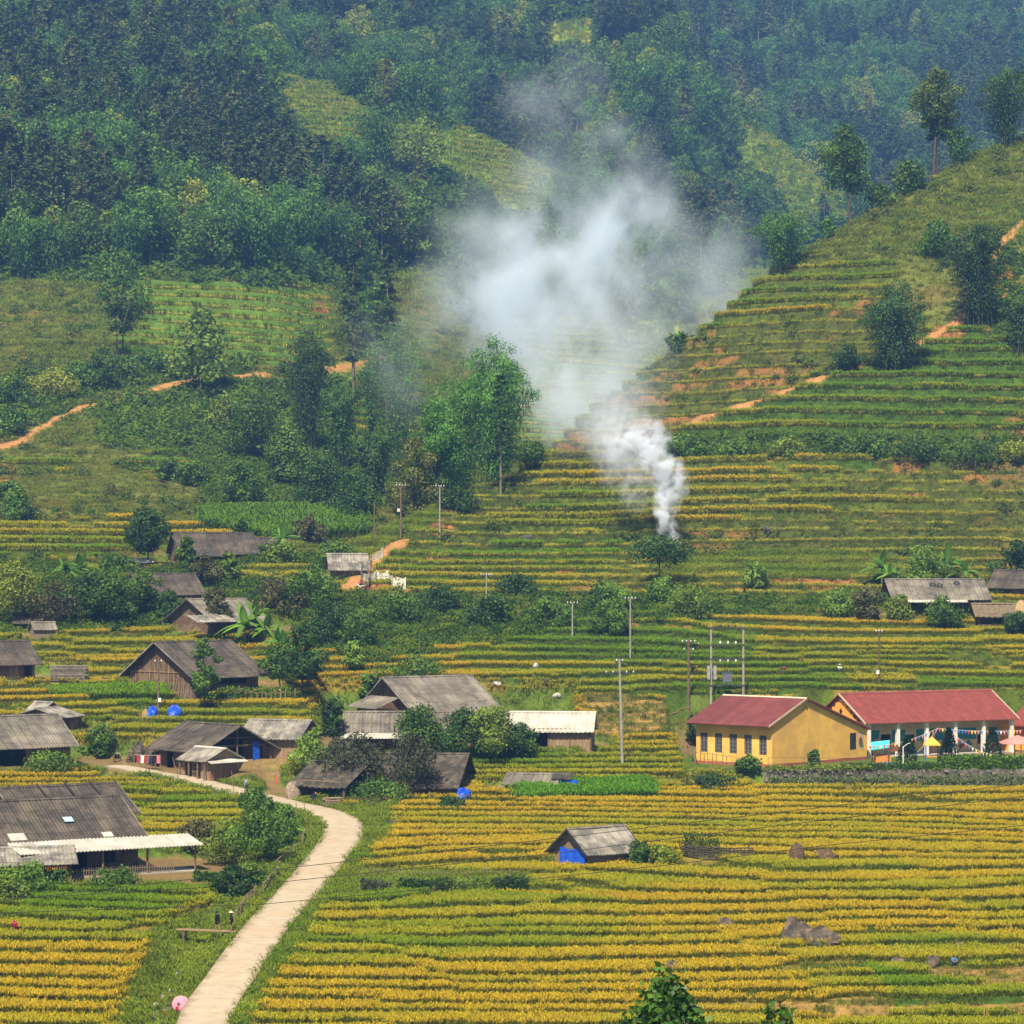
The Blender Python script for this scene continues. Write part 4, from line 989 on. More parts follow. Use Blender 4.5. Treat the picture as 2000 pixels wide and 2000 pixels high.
def gable(name, label, cat, u, v, L, Wf, Wb, hf, hb, hr, yaw, mw, mr, ox=.55, oyf=.8, oyb=.6, front=(), left=(), right=(), back_wall=True, front_wall=True, posts=None, group=None,
          ridge=None, ribs=(.36, .035), doors=(), inner=True, zoff=0.0, fascia=None, mg=None, sag=.13, left_gable=True, right_gable=True, dback=0.0):
    P = place(u, v); yw = R(yaw)
    if dback: P = Vector(((u - 1000) * (P.y + dback) / F, P.y + dback, P.z))
    ox_, oy_ = rot2(0, Wf, yw)
    e = empty(name, (P.x + ox_, P.y + oy_, P.z + zoff), yw, label, cat, group)
    th = .14; base = -1.2
    w = MB()
    if front_wall: wall_cells(w, -L / 2, L / 2, base, hf, list(front), -Wf, th, 'x')
    if back_wall: wall_cells(w, -L / 2, L / 2, base, hb, [], Wb - th, th, 'x')
    g = MB() if mg else w
    for s, holes, on in ((-1, left, left_gable), (1, right, right_gable)):
        x = -L / 2 if s < 0 else L / 2 - th
        hm = min(hf, hb)
        wall_cells(g, -Wf + th, Wb - th, base, hm, list(holes), x, th, 'y')
        if on: g.prism([(-Wf + th, hm), (-Wf + th, hf - .02), (0, hr - .04), (Wb - th, hb - .02), (Wb - th, hm)], x, x + th, axis='x')
    if w.v: w.build('wall', mw, e)
    if mg: g.build('gable_wall', mg, e)
    sf = (hr - hf) / Wf; sb = (hr - hb) / Wb
    slope_roof(-L / 2 - ox, L / 2 + ox, 0, hr + .06, -(Wf + oyf), hr + .06 - sf * (Wf + oyf), mr, 'roof', e, *ribs, sag=sag)
    slope_roof(-L / 2 - ox, L / 2 + ox, 0, hr + .06, Wb + oyb, hr + .06 - sb * (Wb + oyb), mr, 'roof', e, *ribs, sag=sag, seed=3)
    rc = MB(); rc.prism([(-.22, hr - .02), (0, hr + .15), (.22, hr - .02), (.18, hr - .1), (0, hr + .02), (-.18, hr - .1)], -L / 2 - ox - .03, L / 2 + ox + .03, axis='x')
    rc.build('ridge_cap', ridge or mr, e)
    if fascia:
        for s in (-1, 1):
            fb = MB(); x = s * (L / 2 + ox)
            for (ya, za, yb, zb) in ((0, hr + .1, -(Wf + oyf), hr + .1 - sf * (Wf + oyf)), (0, hr + .1, Wb + oyb, hr + .1 - sb * (Wb + oyb))):
                fb.add([(x - .03, ya, za), (x + .03, ya, za), (x + .03, yb, zb), (x - .03, yb, zb), (x - .03, ya, za - .2), (x + .03, ya, za - .2), (x + .03, yb, zb - .2), (x - .03, yb, zb - .2)],
                       [(0, 1, 2, 3), (4, 7, 6, 5), (0, 4, 5, 1), (1, 5, 6, 2), (2, 6, 7, 3), (3, 7, 4, 0)])
            fb.build('barge_board', fascia, e)
    rf = MB()                                   # beams under the roof
    for y, z in ((-(Wf + oyf * .8), hf - sf * oyf * .8 - .07), (0, hr - .16), (Wb + oyb * .8, hb - sb * oyb * .8 - .07)): rf.box((0, y, z), (L + 2 * ox - .1, .1, .1))
    rf.build('roof_beam', M_POST, e)
    for (x0, x1, z1, mat) in doors:
        d = MB(); d.box2((x0, -Wf - .05, -.05), (x1, -Wf + .02, z1)); dd = d.build('door', mat, e)
        f = MB(); f.box2((x0 - .09, -Wf - .09, 0), (x0, -Wf + .01, z1 + .09)); f.box2((x1, -Wf - .09, 0), (x1 + .09, -Wf + .01, z1 + .09)); f.box2((x0, -Wf - .09, z1), (x1, -Wf + .01, z1 + .09)); f.build('door_frame', M_POST, dd)
    for h in front:                             # opening frames
        if h[2] > .2:
            f = MB(); a, b, c, d_ = h
            for q in ((a, a + .08, c, d_), (b - .08, b, c, d_), (a, b, c, c + .07), (a, b, d_ - .07, d_), ((a + b) / 2 - .03, (a + b) / 2 + .03, c, d_)): f.box2((q[0], -Wf - .03, q[2]), (q[1], -Wf + .09, q[3]))
            f.build('window_frame', M_POST, e)
    for (x, y, z) in (posts or []):
        p = MB(); p.tube([(x, y, -1.0), (x, y, z)], .09, 7); p.build('post', M_POST, e)
    return e

HG = 'village houses'
# --- bottom left farmhouse: main roof, wide porch with white sheets, side lean-to
e = gable('farmhouse', 'large dark roofed farmhouse with a white sheet porch roof at the left edge', 'house', 122, 1712, 15.0, 5.8, 5.6, 3.5, 3.5, 6.5, 31, M_WOOD, M_ROOFD, ox=.7, oyf=1.1, dback=1.5,
          front=[(-5.6, -4.2, 0, 2.2), (-2.0, 2.4, 0, 2.5), (4.0, 5.3, .8, 2.2)], fascia=M_ROOFL)
pr = slope_roof(-5.6, 12.4, -6.3, 3.25, -9.8, 2.5, M_ROOFW, 'porch_roof', e)
for x in (-4.8, -1.2, 2.6, 7.0, 11.8):
    p = MB(); p.tube([(x, -9.1, -1.4), (x, -9.1, 2.6)], .11, 8); p.build('post', M_POST, e)
b = MB(); b.box((3.4, -9.1, 2.5), (17.4, .12, .14)); b.build('porch_beam', M_POST, e)
b = MB(); b.box((3.4, -7.6, .02), (17.4, 3.6, .16)); b.build('porch_floor', M_CONC, e)
b = MB()
for k in range(60): b.box((-4.6 + k * .24, -9.25, .42), (.06, .04, .85 + .1 * math.sin(k * 2.1)))
for z in (.2, .62): b.box((2.5, -9.22, z), (14.4, .05, .06))
b.build('porch_railing', M_BAMW, e)
b = MB(); b.box((1.5, .6 - 4.1, 6.4 - 1.68 + .12), (.9, .8, .04), M=Matrix.Rotation(.48, 3, 'X')); b.build('skylight', surf('pale_blue_sheet', (.42, .66, .80), None, 1, .4), e)
for (x, y, w_, l_) in ((-4.3, -5.6, 1.6, 1.2), (4.4, -5.9, 1.0, .8)):
    b = MB(); b.box((x, y, 6.4 + .06 + .52 * y + .11), (w_, l_, .03), M=Matrix.Rotation(.48, 3, 'X')); b.build('patch_sheet', M_ROOFW, e)
RF = gable('rear_farmhouse', 'long dark roof with poles laid on it, behind the bottom left farmhouse', 'house', 150, 1652, 12.0, 4.6, 4.6, 2.9, 2.9, 5.2, 34, M_WOOD, M_ROOFD, ox=.6, dback=4.5, doors=[(-1, .2, 2.0, M_DARKIN)], fascia=M_ROOFL)
for k, x in enumerate((-2.2, .8, 3.6)):
    b = MB(); b.tube([(x, 0, 5.42), (x + .25, -5.2, 2.86)], .09, 6); b.build('roof_pole', M_DARKIN, RF)
e = gable('side_shed', 'low lean-to shed with orange corn hanging under its pale eave', 'shed', 35, 1728, 9.5, 3.2, 2.6, 2.0, 2.0, 3.0, 14, M_WOOD, M_ROOFL, oyf=.7, front=[(-4.4, -1.2, 0, 1.9), (-.4, 4.2, 0, 1.9)], inner=True)
M_CORN = surf('dried_corn', (.55, .17, .03), (.38, .10, .02), 6, .8)
for k in range(44):
    if k % 1 == 0:
        x = -4.4 + k * .2
        b = MB() if k % 4 == 0 else b
        b.tube([(x, -3.75, 1.62), (x + .02, -3.76, 1.28 + .1 * math.sin(k * 1.7))], [.05, .035], 5)
        if k % 4 == 3: b.build('corn_bundle', M_CORN, e)
# --- left edge middle
gable('wooden_house', 'brown sheet roofed wooden house at the left edge beside a round green bush', 'house', 25, 1497, 14, 5.0, 5.0, 2.6, 2.6, 5.4, 33, M_WOOD, M_ROOFG, oyf=1.0, ox=.7, front=[(-2.0, 1.6, 0, 2.2)], doors=[(3.4, 4.5, 2.0, M_WOODL)], fascia=M_ROOFL, group=HG)
e = gable('open_shed', 'small open fronted timber shed with a shallow grey roof behind the left edge house', 'shed', 140, 1426, 4.4, 3.3, 3.3, 1.7, 1.7, 2.6, 68, M_WOOD, M_ROOFL, ox=.5, oyf=.4, left=[(-3.0, -.2, .6, 1.6), (.1, 2.6, .6, 1.6)])
gable('tiny_hut', 'tiny striped metal roof peeking out behind the left edge house', 'hut', 68, 1408, 2.6, 1.5, 1.5, 1.3, 1.3, 2.2, -35, M_WOOD, M_ROOFL, ox=.3, oyf=.3)
# --- roadside group
e = gable('roadside_house', 'open gabled dark roofed house beside the concrete road with a blue tarp', 'house', 352, 1505, 8.8, 4.4, 4.4, 2.7, 2.7, 5.0, -50, M_WOOD, M_ROOFD, ox=1.2, oyf=1.1, oyb=1.2, right_gable=False, fascia=M_ROOFG, front=[(-2.8, -1.5, 0, 2.1)],
          right=[(-3.9, 3.9, .9, 2.5)], posts=[(4.9, -4.6, 2.5), (4.9, 0, 4.6), (4.9, 4.6, 2.5), (-4.2, -5.0, 2.4)], dback=2.0)
b = MB(); b.box((4.75, 0, 2.75), (.12, 9.2, .12)); b.box((4.75, 0, 3.6), (.1, 5.5, .1)); b.build('tie_beam', M_POST, e)
b = MB(); b.box((4.9, 2.6, 1.9), (.05, .9, 2.4)); b.build('blue_curtain', M_BLUE, e)
e = gable('plank_shed', 'pale plank shed with a patchy corrugated roof right of the roadside house', 'shed', 528, 1481, 6.8, 2.9, 2.9, 2.6, 2.6, 4.2, -18, M_WOODL, M_ROOFL, ox=.55, oyf=.7, ribs=(.5, .05))
e = gable('roadside_stall', 'small roadside stall with pale sheet roof, open left front and plank right wall', 'stall', 382, 1521, 4.6, 2.1, 2.1, 2.35, 2.35, 3.35, -46, M_WOODL, M_ROOFL, ox=.5, oyf=.7, oyb=.5, ridge=M_ROOFW, front=[(-2.0, .9, 0, 2.1)], right=[(-1.9, 1.9, 2.0, 2.2)], posts=[(-2.2, -2.6, 2.1), (-.6, -2.6, 2.1), (1.0, -2.6, 2.1), (2.2, -2.6, 2.1)])
slope_roof(2.35, 3.6, -2.6, 0, 2.6, 0, M_ROOFW, 'end_awning', e); 
aw = [o for o in e.children if o.name.startswith('end_awning')][0]; aw.location = (-0.05, 0, 2.78); aw.rotation_euler = (0, R(14), 0)
b = MB(); b.box2((2.32, -2.05, -.9), (2.44, 2.05, .95)); b.build('brick_base', surf('worn_bricks', (.42, .19, .11), (.28, .13, .08), 3, .9, seams=(.5, .16, .03, .5)), e)
b = MB()
for k in range(6): b.box((-.5 + k * .24, -2.15, 1.0), (.04, .03, 1.9))
for z in (.3, .8, 1.3, 1.8): b.box((.1, -2.15, z), (1.3, .03, .04))
b.build('lattice_door', M_WOODL, e)
# --- middle left
e = gable('gabled_house', 'tall gabled wooden house with a vine on its dark roof among golden rice', 'house', 440, 1352, 11.0, 6.2, 5.6, 2.6, 2.6, 6.2, 47, M_WOOD, M_ROOFD, ox=.9, oyf=1.3, oyb=1.3, fascia=M_ROOFL, front=[(-2.6, 3.6, .9, 2.3)], left=[], dback=1.0)
b = MB()
for k in range(13): b.box((-5.55, -5.6 + k * .92, 2.0), (.07, .10, 3.9 if abs(k - 6) < 3 else 2.2))
b.box((-5.56, 0, 2.5), (.08, 11.4, .12)); b.build('gable_batten', M_WOODL, e)
b = MB(); rr = random.Random(3)
for k in range(46):
    y = -6 + k * .26; b.tube([(-5.75 - rr.uniform(.3, .6), y, -.6), (-5.62, y + rr.uniform(-.2, .2), rr.uniform(.9, 1.8))], .035, 5)
b.build('leaning_stick', M_BAMW, e)
gable('left_edge_house', 'dark roofed house at the left edge beside a stacked woodpile', 'house', -5, 1328, 10, 4.0, 4.0, 2.5, 2.5, 4.8, 30, M_WOOD, M_ROOFD, oyf=1.1, ox=.8, doors=[(1.5, 2.8, 2.0, M_WOODL)], front=[(3.6, 4.6, 0, 2)], group=HG)
# --- upper left
e = gable('long_house', 'long black roofed house under a round dark tree, uppermost on the left', 'house', 425, 1097, 11.6, 4.6, 4.4, 1.7, 1.7, 4.5, 16, M_WOOD, M_ROOFD, ox=.7, oyf=.9, dback=1)
b = MB(); b.box((-2, -6.4, 1.0), (6.5, 2.4, .1), M=Matrix.Rotation(.18, 3, 'X')); b.build('lean_to_roof', M_ROOFD, e)
gable('annex_shed', 'weathered annex roof right of the uppermost black roofed house', 'shed', 528, 1092, 6.5, 3.0, 3, 1.6, 1.6, 3.4, 14, M_WOOD, M_ROOFD, ox=.4, dback=3)
gable('outhouse', 'little white roofed outhouse at the foot of the round dark tree', 'hut', 282, 1112, 2.2, 1.1, 1.1, 1.2, 1.2, 1.6, 20, M_BAMW, M_ROOFW, ox=.3, oyf=.3)
gable('black_roof_house', 'black roofed house behind the banana thicket, second from the top left', 'house', 338, 1178, 8.6, 4.8, 4.4, 1.6, 1.6, 4.2, 24, M_WOOD, M_ROOFD, ox=.6, dback=1)
e = gable('valley_house', 'brown gabled house half hidden by banana leaves and scrub', 'house', 462, 1236, 8.5, 4.6, 4.6, 2.2, 2.2, 4.6, 42, M_WOOD, M_ROOFG, ox=.8, oyf=1.2, dback=.5)
slope_roof(-6.8, -.2, 0, 2.4, -2.6, 1.5, M_ROOFL, 'lean_to_roof', e); lt = [o for o in e.children if o.name.startswith('lean_to_roof')][0]; lt.location = (-1.5, -4.6, .1)
gable('grain_hut', 'small grey hut on the edge of golden rice at the far left', 'hut', 88, 1243, 2.9, 1.3, 1.3, 1.1, 1.1, 1.9, 22, M_BAMW, M_ROOFG, ox=.25, oyf=.3)
gable('low_shed', 'low dark shed roof behind the small grey hut at the far left', 'shed', 55, 1226, 3.8, 1.5, 1.5, 1.0, 1.0, 1.8, 8, M_WOOD, M_ROOFD, ox=.3)
gable('netting_shed', 'pale corrugated shed by the white net and orange path', 'shed', 682, 1124, 5.4, 2.8, 2.6, 1.3, 1.3, 3.2, 10, M_BAMW, M_ROOFL, ox=.4, ribs=(.45, .05))
# --- centre group
e = gable('hall_house', 'largest grey roofed farmhouse with a small open gablet in the centre', 'house', 893, 1440, 10.8, 7.2, 6.2, 3.0, 3.0, 6.9, 32, M_WOOD, M_ROOFG, ox=1.1, oyf=1.4, fascia=M_ROOFL, dback=5, front=[(2, 3.6, 0, 2.1)])
slope_roof(-3.6, 3.6, 0, 0, -3.4, -1.3, M_ROOFG, 'hip_skirt', e); hs = [o for o in e.children if o.name.startswith('hip_skirt')][0]; hs.location = (-6.3, -.3, 4.6); hs.rotation_euler = (0, 0, -math.pi / 2)
slope_roof(-6.4, 6.4, -7.9, 2.75, -9.3, 2.15, M_ROOFW, 'white_eave', e)
e = gable('corrugated_shed', 'long grey corrugated shed with a white lower strip in front of the hall house', 'shed', 778, 1463, 12.4, 2.9, 2.4, 2.1, 2.1, 4.1, 0, M_WOOD, M_ROOFG, ox=.25, oyf=.5, ribs=(.5, .06))
slope_roof(-6.6, 1.5, -3.4, 1.85, -4.6, 1.35, M_ROOFW, 'white_strip', e)
e = gable('white_shed', 'wooden shed under a bright white corrugated roof right of the hall house', 'shed', 1068, 1460, 10.2, 2.6, 2.4, 2.2, 2.2, 3.9, -6, M_WOODL, M_ROOFW, ox=.35, oyf=.6, ribs=(.5, .05), front=[(-1.9, .1, 0, 1.9)])
b = MB()
for x in (-5, -2, .2, 2.6, 5.0): b.box((x, -2.66, 1.0), (.12, .1, 2.2))
b.box((0, -2.66, 2.1), (10.2, .08, .1)); b.build('wall_post', M_POST, e)
e = gable('thatched_house', 'dark thatched house half hidden by bare branched trees by the road', 'house', 770, 1560, 12.5, 5.2, 4.6, 1.6, 1.6, 4.3, -10, M_WOOD, M_THATCH, ox=1.0, oyf=1.1, ribs=(.9, .05), sag=.35, front=[(-4.2, -.6, 0, 1.7)], dback=3)
e = gable('thatched_shed', 'open thatched shed with stacked firewood left of the dark thatched house', 'shed', 628, 1560, 6.4, 3.0, 3.0, 1.9, 1.9, 3.7, -38, M_BAMW, M_THATCH, ox=.9, oyf=.9, ribs=(.8, .06), sag=.3, front=[(-2.8, 2.8, 0, 1.8)], right=[(-2.6, 2.6, 0, 1.7)], right_gable=False, posts=[(-3.6, -3.7, 1.5), (3.7, -3.6, 1.5), (3.8, 0, 3.4)])
e = gable('tarp_shed', 'low corrugated shed with blue tarpaulin at the edge of bright green rice', 'shed', 1036, 1548, 5.4, 1.7, 1.7, 1.2, 1.2, 1.9, -14, M_BAMW, M_ROOFG, ox=.4, ribs=(.5, .05))
slope_roof(2.2, 4.4, .3, 2.1, -1.6, 1.55, M_THATCH, 'side_roof', e); b = MB(); b.box((3.9, -1.3, 1.0), (2.4, .08, .8)); b.build('tarpaulin', M_BLUE, e)
# --- field hut
e = gable('field_hut', 'grey roofed field hut with a blue tarp door alone in the golden rice', 'hut', 1196, 1692, 5.7, 2.5, 2.6, 1.65, 1.6, 3.45, 36, M_BAMW, M_ROOFL, ox=.6, oyf=.6, oyb=.8, ridge=M_ROOFG, fascia=M_THATCH)
V = []; 
for j in range(7):
    for i in range(12):
        y = -2.4 + i * .36; z = 1.62 - j * .25 - (.10 * math.sin(i * 1.1) if j == 0 else 0); V.append((-2.98 - .05 * math.sin(i * 1.9 + j * .4) - .03 * j, y, z))
q = [(j * 12 + i, j * 12 + i + 1, (j + 1) * 12 + i + 1, (j + 1) * 12 + i) for j in range(6) for i in range(11)]
link('tarp_door', np_mesh('tarp_door', V, [np.array(q)], [M_BLUE], smooth=True), e)
# --- upper right
e = gable('hillside_house', 'grey corrugated roofed house with a white eave among bananas at the right edge', 'house', 1838, 1200, 13.6, 4.2, 3.6, 2.5, 2.5, 5.0, 5, M_WOOD, M_ROOFG, ox=.5, oyf=.7, ribs=(.45, .05), front=[(-5.8, 5.6, .2, 2.3)], posts=[(-6.4, -4.6, 2.2), (-4.6, -4.6, 2.2), (-1, -4.6, 2.2), (3, -4.6, 2.2)])
slope_roof(-7.2, 3.6, -4.9, 2.1, -5.6, 1.8, M_ROOFW, 'white_eave', e)
for (x, y) in ((-.6, -1.6), (.4, -1.75), (3.0, -1.2)):
    b = MB(); n_ = 14; b.tube([(x + .38 * math.cos(k * 6.283 / n_), y + .34 * math.sin(k * 6.283 / n_), 5.0 + .6 * (y + .34 * math.sin(k * 6.283 / n_)) + .22) for k in range(n_ + 1)], .07, 6, cap=False); b.build('old_tyre', M_BLACK, e)
gable('thatched_pen', 'brown thatched animal pen right of the grey corrugated hillside house', 'pen', 1950, 1222, 5.6, 2.0, 2.0, 1.7, 1.7, 3.0, 3, M_WOOD, M_THATCHB, ox=.6, oyf=.7, ribs=(.8, .06), sag=.2, front=[(-2.4, 2.4, .2, 1.4)])
gable('edge_barn', 'dark roofed barn behind the thatched pen at the right edge', 'barn', 1975, 1168, 6, 2.6, 2.6, 2, 2, 4.0, -30, M_WOOD, M_ROOFD, ox=.6)
# --- far tiny houses on the mountain
for (u, v, yw, lb, mr_) in ((738, 178, 20, 'tiny brown roofed house far up the left mountain', M_THATCHB), (810, 199, -10, 'tiny blue and white roofed house far up the mountain under tall bamboo', M_ROOFW), (590, 142, 10, 'distant dark hut at the top of the high terraces', M_THATCH)):
    gable('mountain_house', lb, 'house', u, v, 7, 3, 3, 2.4, 2.4, 4.4, yw, M_WOOD, mr_, ribs=(.8, .05), doors=[(-.5, .6, 2, M_DARKIN)])
# ================================================================ YELLOW BUILDING, SCHOOL AND PLAYGROUND
PS = place(1500, 1500); ZPAD = zrow(PD['school'][0], 1500)
def pt(u, d, z=0.0): return Vector(((u - 1000) * d / F, d, ZPAD + z))
def window(parent, x0, x1, z0, z1, y, face='x', pane=None):
    """frame, iron bars and glass set in a wall opening"""
    f = MB(); t = .09
    B = (lambda a, b, c, d, o0, o1: f.box2((a, y + o0, c), (b, y + o1, d))) if face == 'x' else (lambda a, b, c, d, o0, o1: f.box2((y + o0, a, c), (y + o1, b, d)))
    for q in ((x0, x0 + t, z0, z1), (x1 - t, x1, z0, z1), (x0 + t, x1 - t, z0, z0 + t), (x0 + t, x1 - t, z1 - t, z1), ((x0 + x1) / 2 - .035, (x0 + x1) / 2 + .035, z0 + t, z1 - t)): B(*q, .03, .11)
    fr_ = f.build('window', M_POST, parent)
    f = MB()
    n = 5
    for k in range(1, n): B2 = x0 + (x1 - x0) * k / n; B(B2 - .015, B2 + .015, z0 + t, z1 - t, .0, .025)
    for k in range(1, 5): zz_ = z0 + (z1 - z0) * k / 5; B(x0 + t, x1 - t, zz_ - .015, zz_ + .015, -.012, .012)
    f.build('window_bars', M_STEEL, fr_)
    f = MB(); B(x0 + t, x1 - t, z0 + t, z1 - t, .12, .14); f.build('pane', M_GLASS, fr_)
M_GLASS = surf('dark_glass', (.03, .035, .045), (.02, .02, .03), 1, .15, spec=.5)
# yellow building: near corner at (1508,1502); ridge runs up left, gable faces right
yaw = R(-42); Ly, Wf, Wb = 10.8, 6.2, 12.2; hf, hb, hr = 5.0, 3.6, 7.5
P0 = place(1508, 1501); P0 = pt(1508, PD['school'][0] + .5)
cx, cy = rot2(-Ly / 2, Wf, yaw)
e = empty('yellow_building', (P0.x + cx, P0.y + cy, P0.z), yaw, 'tall yellow plastered building with a maroon metal roof and five barred windows', 'building')
wins = [(-Ly / 2 + .6 + k * 2.1, -Ly / 2 + .6 + k * 2.1 + 1.05, 1.35, 3.55) for k in range(5)]
w = MB(); wall_cells(w, -Ly / 2, Ly / 2, .35, hf, wins, -Wf, .22, 'x'); wall_cells(w, -Ly / 2, Ly / 2, .35, hb, [], Wb - .22, .22, 'x')
for s in (-1, 1):
    x = -Ly / 2 if s < 0 else Ly / 2 - .22
    holes = [(Wb - 3.4, Wb - 2.1, 1.25, 3.2), (Wb - 1.75, Wb - .5, 1.25, 3.2)] if s > 0 else []
    wall_cells(w, -Wf + .22, Wb - .22, .35, hb, holes, x, .22, 'y')
    w.prism([(-Wf + .22, hb), (-Wf + .22, hf - .03), (0, hr - .05), (Wb - .22, hb - .02)], x, x + .22, axis='x')
w.build('wall', M_YEL, e)
b = MB(); b.box2((-Ly / 2 - .03, -Wf - .03, -1.6), (Ly / 2 + .03, Wb + .03, .35)); b.build('plinth', M_PLINTH, e)
for a in wins: window(e, a[0], a[1], a[2], a[3], -Wf)
window(e, Wb - 3.4, Wb - 2.1, 1.25, 3.2, Ly / 2 - .14, face='y')
sf, sb = (hr - hf) / Wf, (hr - hb) / Wb
slope_roof(-Ly / 2 - .9, Ly / 2 + .25, 0, hr + .07, -(Wf + 1.0), hr + .07 - sf * (Wf + 1.0), M_REDM, 'roof', e, .5, .03)
slope_roof(-Ly / 2 - .9, Ly / 2 + .25, 0, hr + .07, (Wb + .3), hr + .07 - sb * (Wb + .3), M_REDM, 'roof', e, .5, .03)
b = MB(); b.prism([(-.2, hr + .02), (0, hr + .17), (.2, hr + .02), (0, hr + .06)], -Ly / 2 - .92, Ly / 2 + .27, axis='x'); b.build('ridge_cap', M_CREAM, e)
for (ya, za, yb, zb, m_) in ((0, hr + .14, -(Wf + 1.0), hr + .14 - sf * (Wf + 1.0), M_CREAM), (0, hr + .14, Wb + .3, hr + .14 - sb * (Wb + .3), M_REDM)):
    b = MB(); x = Ly / 2 + .27
    b.add([(x, ya, za), (x + .05, ya, za), (x + .05, yb, zb), (x, yb, zb), (x, ya, za - .22), (x + .05, ya, za - .22), (x + .05, yb, zb - .22), (x, yb, zb - .22)], [(0, 1, 2, 3), (4, 7, 6, 5), (0, 4, 5, 1), (1, 5, 6, 2), (2, 6, 7, 3), (3, 7, 4, 0)]); b.build('barge_board', m_, e)
for (y, z) in ((-.35, 6.35), (.05, 6.6), (.45, 6.35)):
    b = MB(); b.box((Ly / 2 + .005, y, z), (.03, .14, .34)); b.build('vent', M_DARKIN, e)
# painted panel at the end of the gable wall: plain colour shapes
pn = MB(); pn.box((Ly / 2 - .05, Wb - 1.12, 2.22), (.04, 1.2, 1.9)); p_ = pn.build('painted_panel', M_CREAM, e)
def spots(parent, items, nx, x, mats):
    for k, (a, z, ra, rz_, mi) in enumerate(items):
        b = MB(); n = 10; ps = [(a + ra * math.cos(i * 6.283 / n), z + rz_ * math.sin(i * 6.283 / n)) for i in range(n)]
        b.prism(ps, x + k * .004, x + .012 + k * .004, axis=nx); b.build('painted_shape', mats[mi], parent)
PAINT = [surf('paint_%s' % n, c, tuple(q * .9 for q in c), 2, .7) for n, c in (('orange', (.62, .24, .05)), ('teal', (.03, .22, .25)), ('brown', (.22, .08, .04)), ('ochre', (.68, .46, .16)), ('green', (.07, .25, .08)), ('blue', (.05, .16, .42)), ('pink', (.62, .25, .22)))]
spots(p_, [(Wb - 1.2, 2.1, .38, .62, 2), (Wb - 1.15, 2.7, .2, .2, 0), (Wb - .85, 1.7, .2, .3, 4)], 'x', Ly / 2 - .025, PAINT)

# school: long red tiled roof, columns, painted back wall
D2 = PD['school'][0] + 28
yaw = R(27); Ls = 21.5
P0 = pt(1789, D2 - 2)
e = empty('school', (P0.x, P0.y, P0.z), yaw, 'long school with red tiled roof, stepped orange gable and white columns', 'school')
Wf, Wb, hf, hb, hr = 5.2, 5.2, 4.3, 4.3, 7.3; vy = -2.6     # wall set back behind the veranda at y=vy
w = MB(); holes = [(-9.6, -8.4, 0, 2.4), (-6.9, -5.4, 1, 2.5), (-3.2, -2.0, 0, 2.4), (2.4, 3.6, 0, 2.4), (7.2, 8.6, 1, 2.5)]
wall_cells(w, -Ls / 2, Ls / 2, -.6, hf + .6, holes, vy, .2, 'x'); wall_cells(w, -Ls / 2, Ls / 2, -.6, hb, [], Wb - .2, .2, 'x'); w.build('wall', M_CREAM, e)
g = MB()
for x in (-Ls / 2, Ls / 2 - .2):
    g.box2((x, -Wf, -.6), (x + .2, Wb, hf - .3)); g.prism([(-Wf, hf - .3), (0, hr - .1), (Wb, hf - .3)], x, x + .2, axis='x')
g.build('gable_wall', M_YELB, e)
g = MB(); st_ = [(.55, 5.9), (1.2, 5.3), (1.9, 4.7), (2.6, 4.1)]      # stepped relief with a diamond
pl = [(-s, z) for s, z in reversed(st_)]; y_ = 0
poly = []
for s, z in reversed(st_): poly += [(-s, z - .55), (-s, z)]
for s, z in st_: poly += [(s, z), (s, z - .55)]
g.prism([(-Wf + .3, hf - .1), (0, hr - .25), (Wb - .3, hf - .1)], -Ls / 2 - .03, -Ls / 2 + .01, axis='x'); g.build('gable_band', surf('dark_red_band', (.27, .06, .05), None, 1, .8), e)
g = MB(); 
for s, z in st_: g.box2((-Ls / 2 - .07, -s, 3.2), (-Ls / 2 - .035, s, z))
g2 = MB(); 
zs_ = [3.6, 4.5, 5.1, 5.7, 6.3]; ws_ = [3.4, 2.6, 1.9, 1.2, .55]
g = MB()
for k in range(4): g.box2((-Ls / 2 - .07, -ws_[k], zs_[k]), (-Ls / 2 - .035, ws_[k], zs_[k + 1]))
g.box2((-Ls / 2 - .07, -.35, 6.3), (-Ls / 2 - .035, .35, 6.65)); g.build('stepped_relief', M_YELB, e)
g = MB(); g.prism([(0, 4.85), (.33, 5.25), (0, 5.65), (-.33, 5.25)], -Ls / 2 - .1, -Ls / 2 - .072, axis='x'); g.build('diamond_vent', M_DARKIN, e)
sl = (hr - hf) / Wf
slope_roof(-Ls / 2 - .4, Ls / 2 + .4, 0, hr + .06, -(Wf + .5), hr + .06 - sl * (Wf + .5), M_REDT, 'roof', e, .42, .045)
slope_roof(-Ls / 2 - .4, Ls / 2 + .4, 0, hr + .06, Wb + .5, hr + .06 - sl * (Wb + .5), M_REDT, 'roof', e, .42, .045)
b = MB(); b.prism([(-.22, hr), (0, hr + .2), (.22, hr), (0, hr + .04)], -Ls / 2 - .45, Ls / 2 + .45, axis='x'); b.build('ridge_cap', surf('dark_ridge', (.26, .07, .06), None, 1, .8), e)
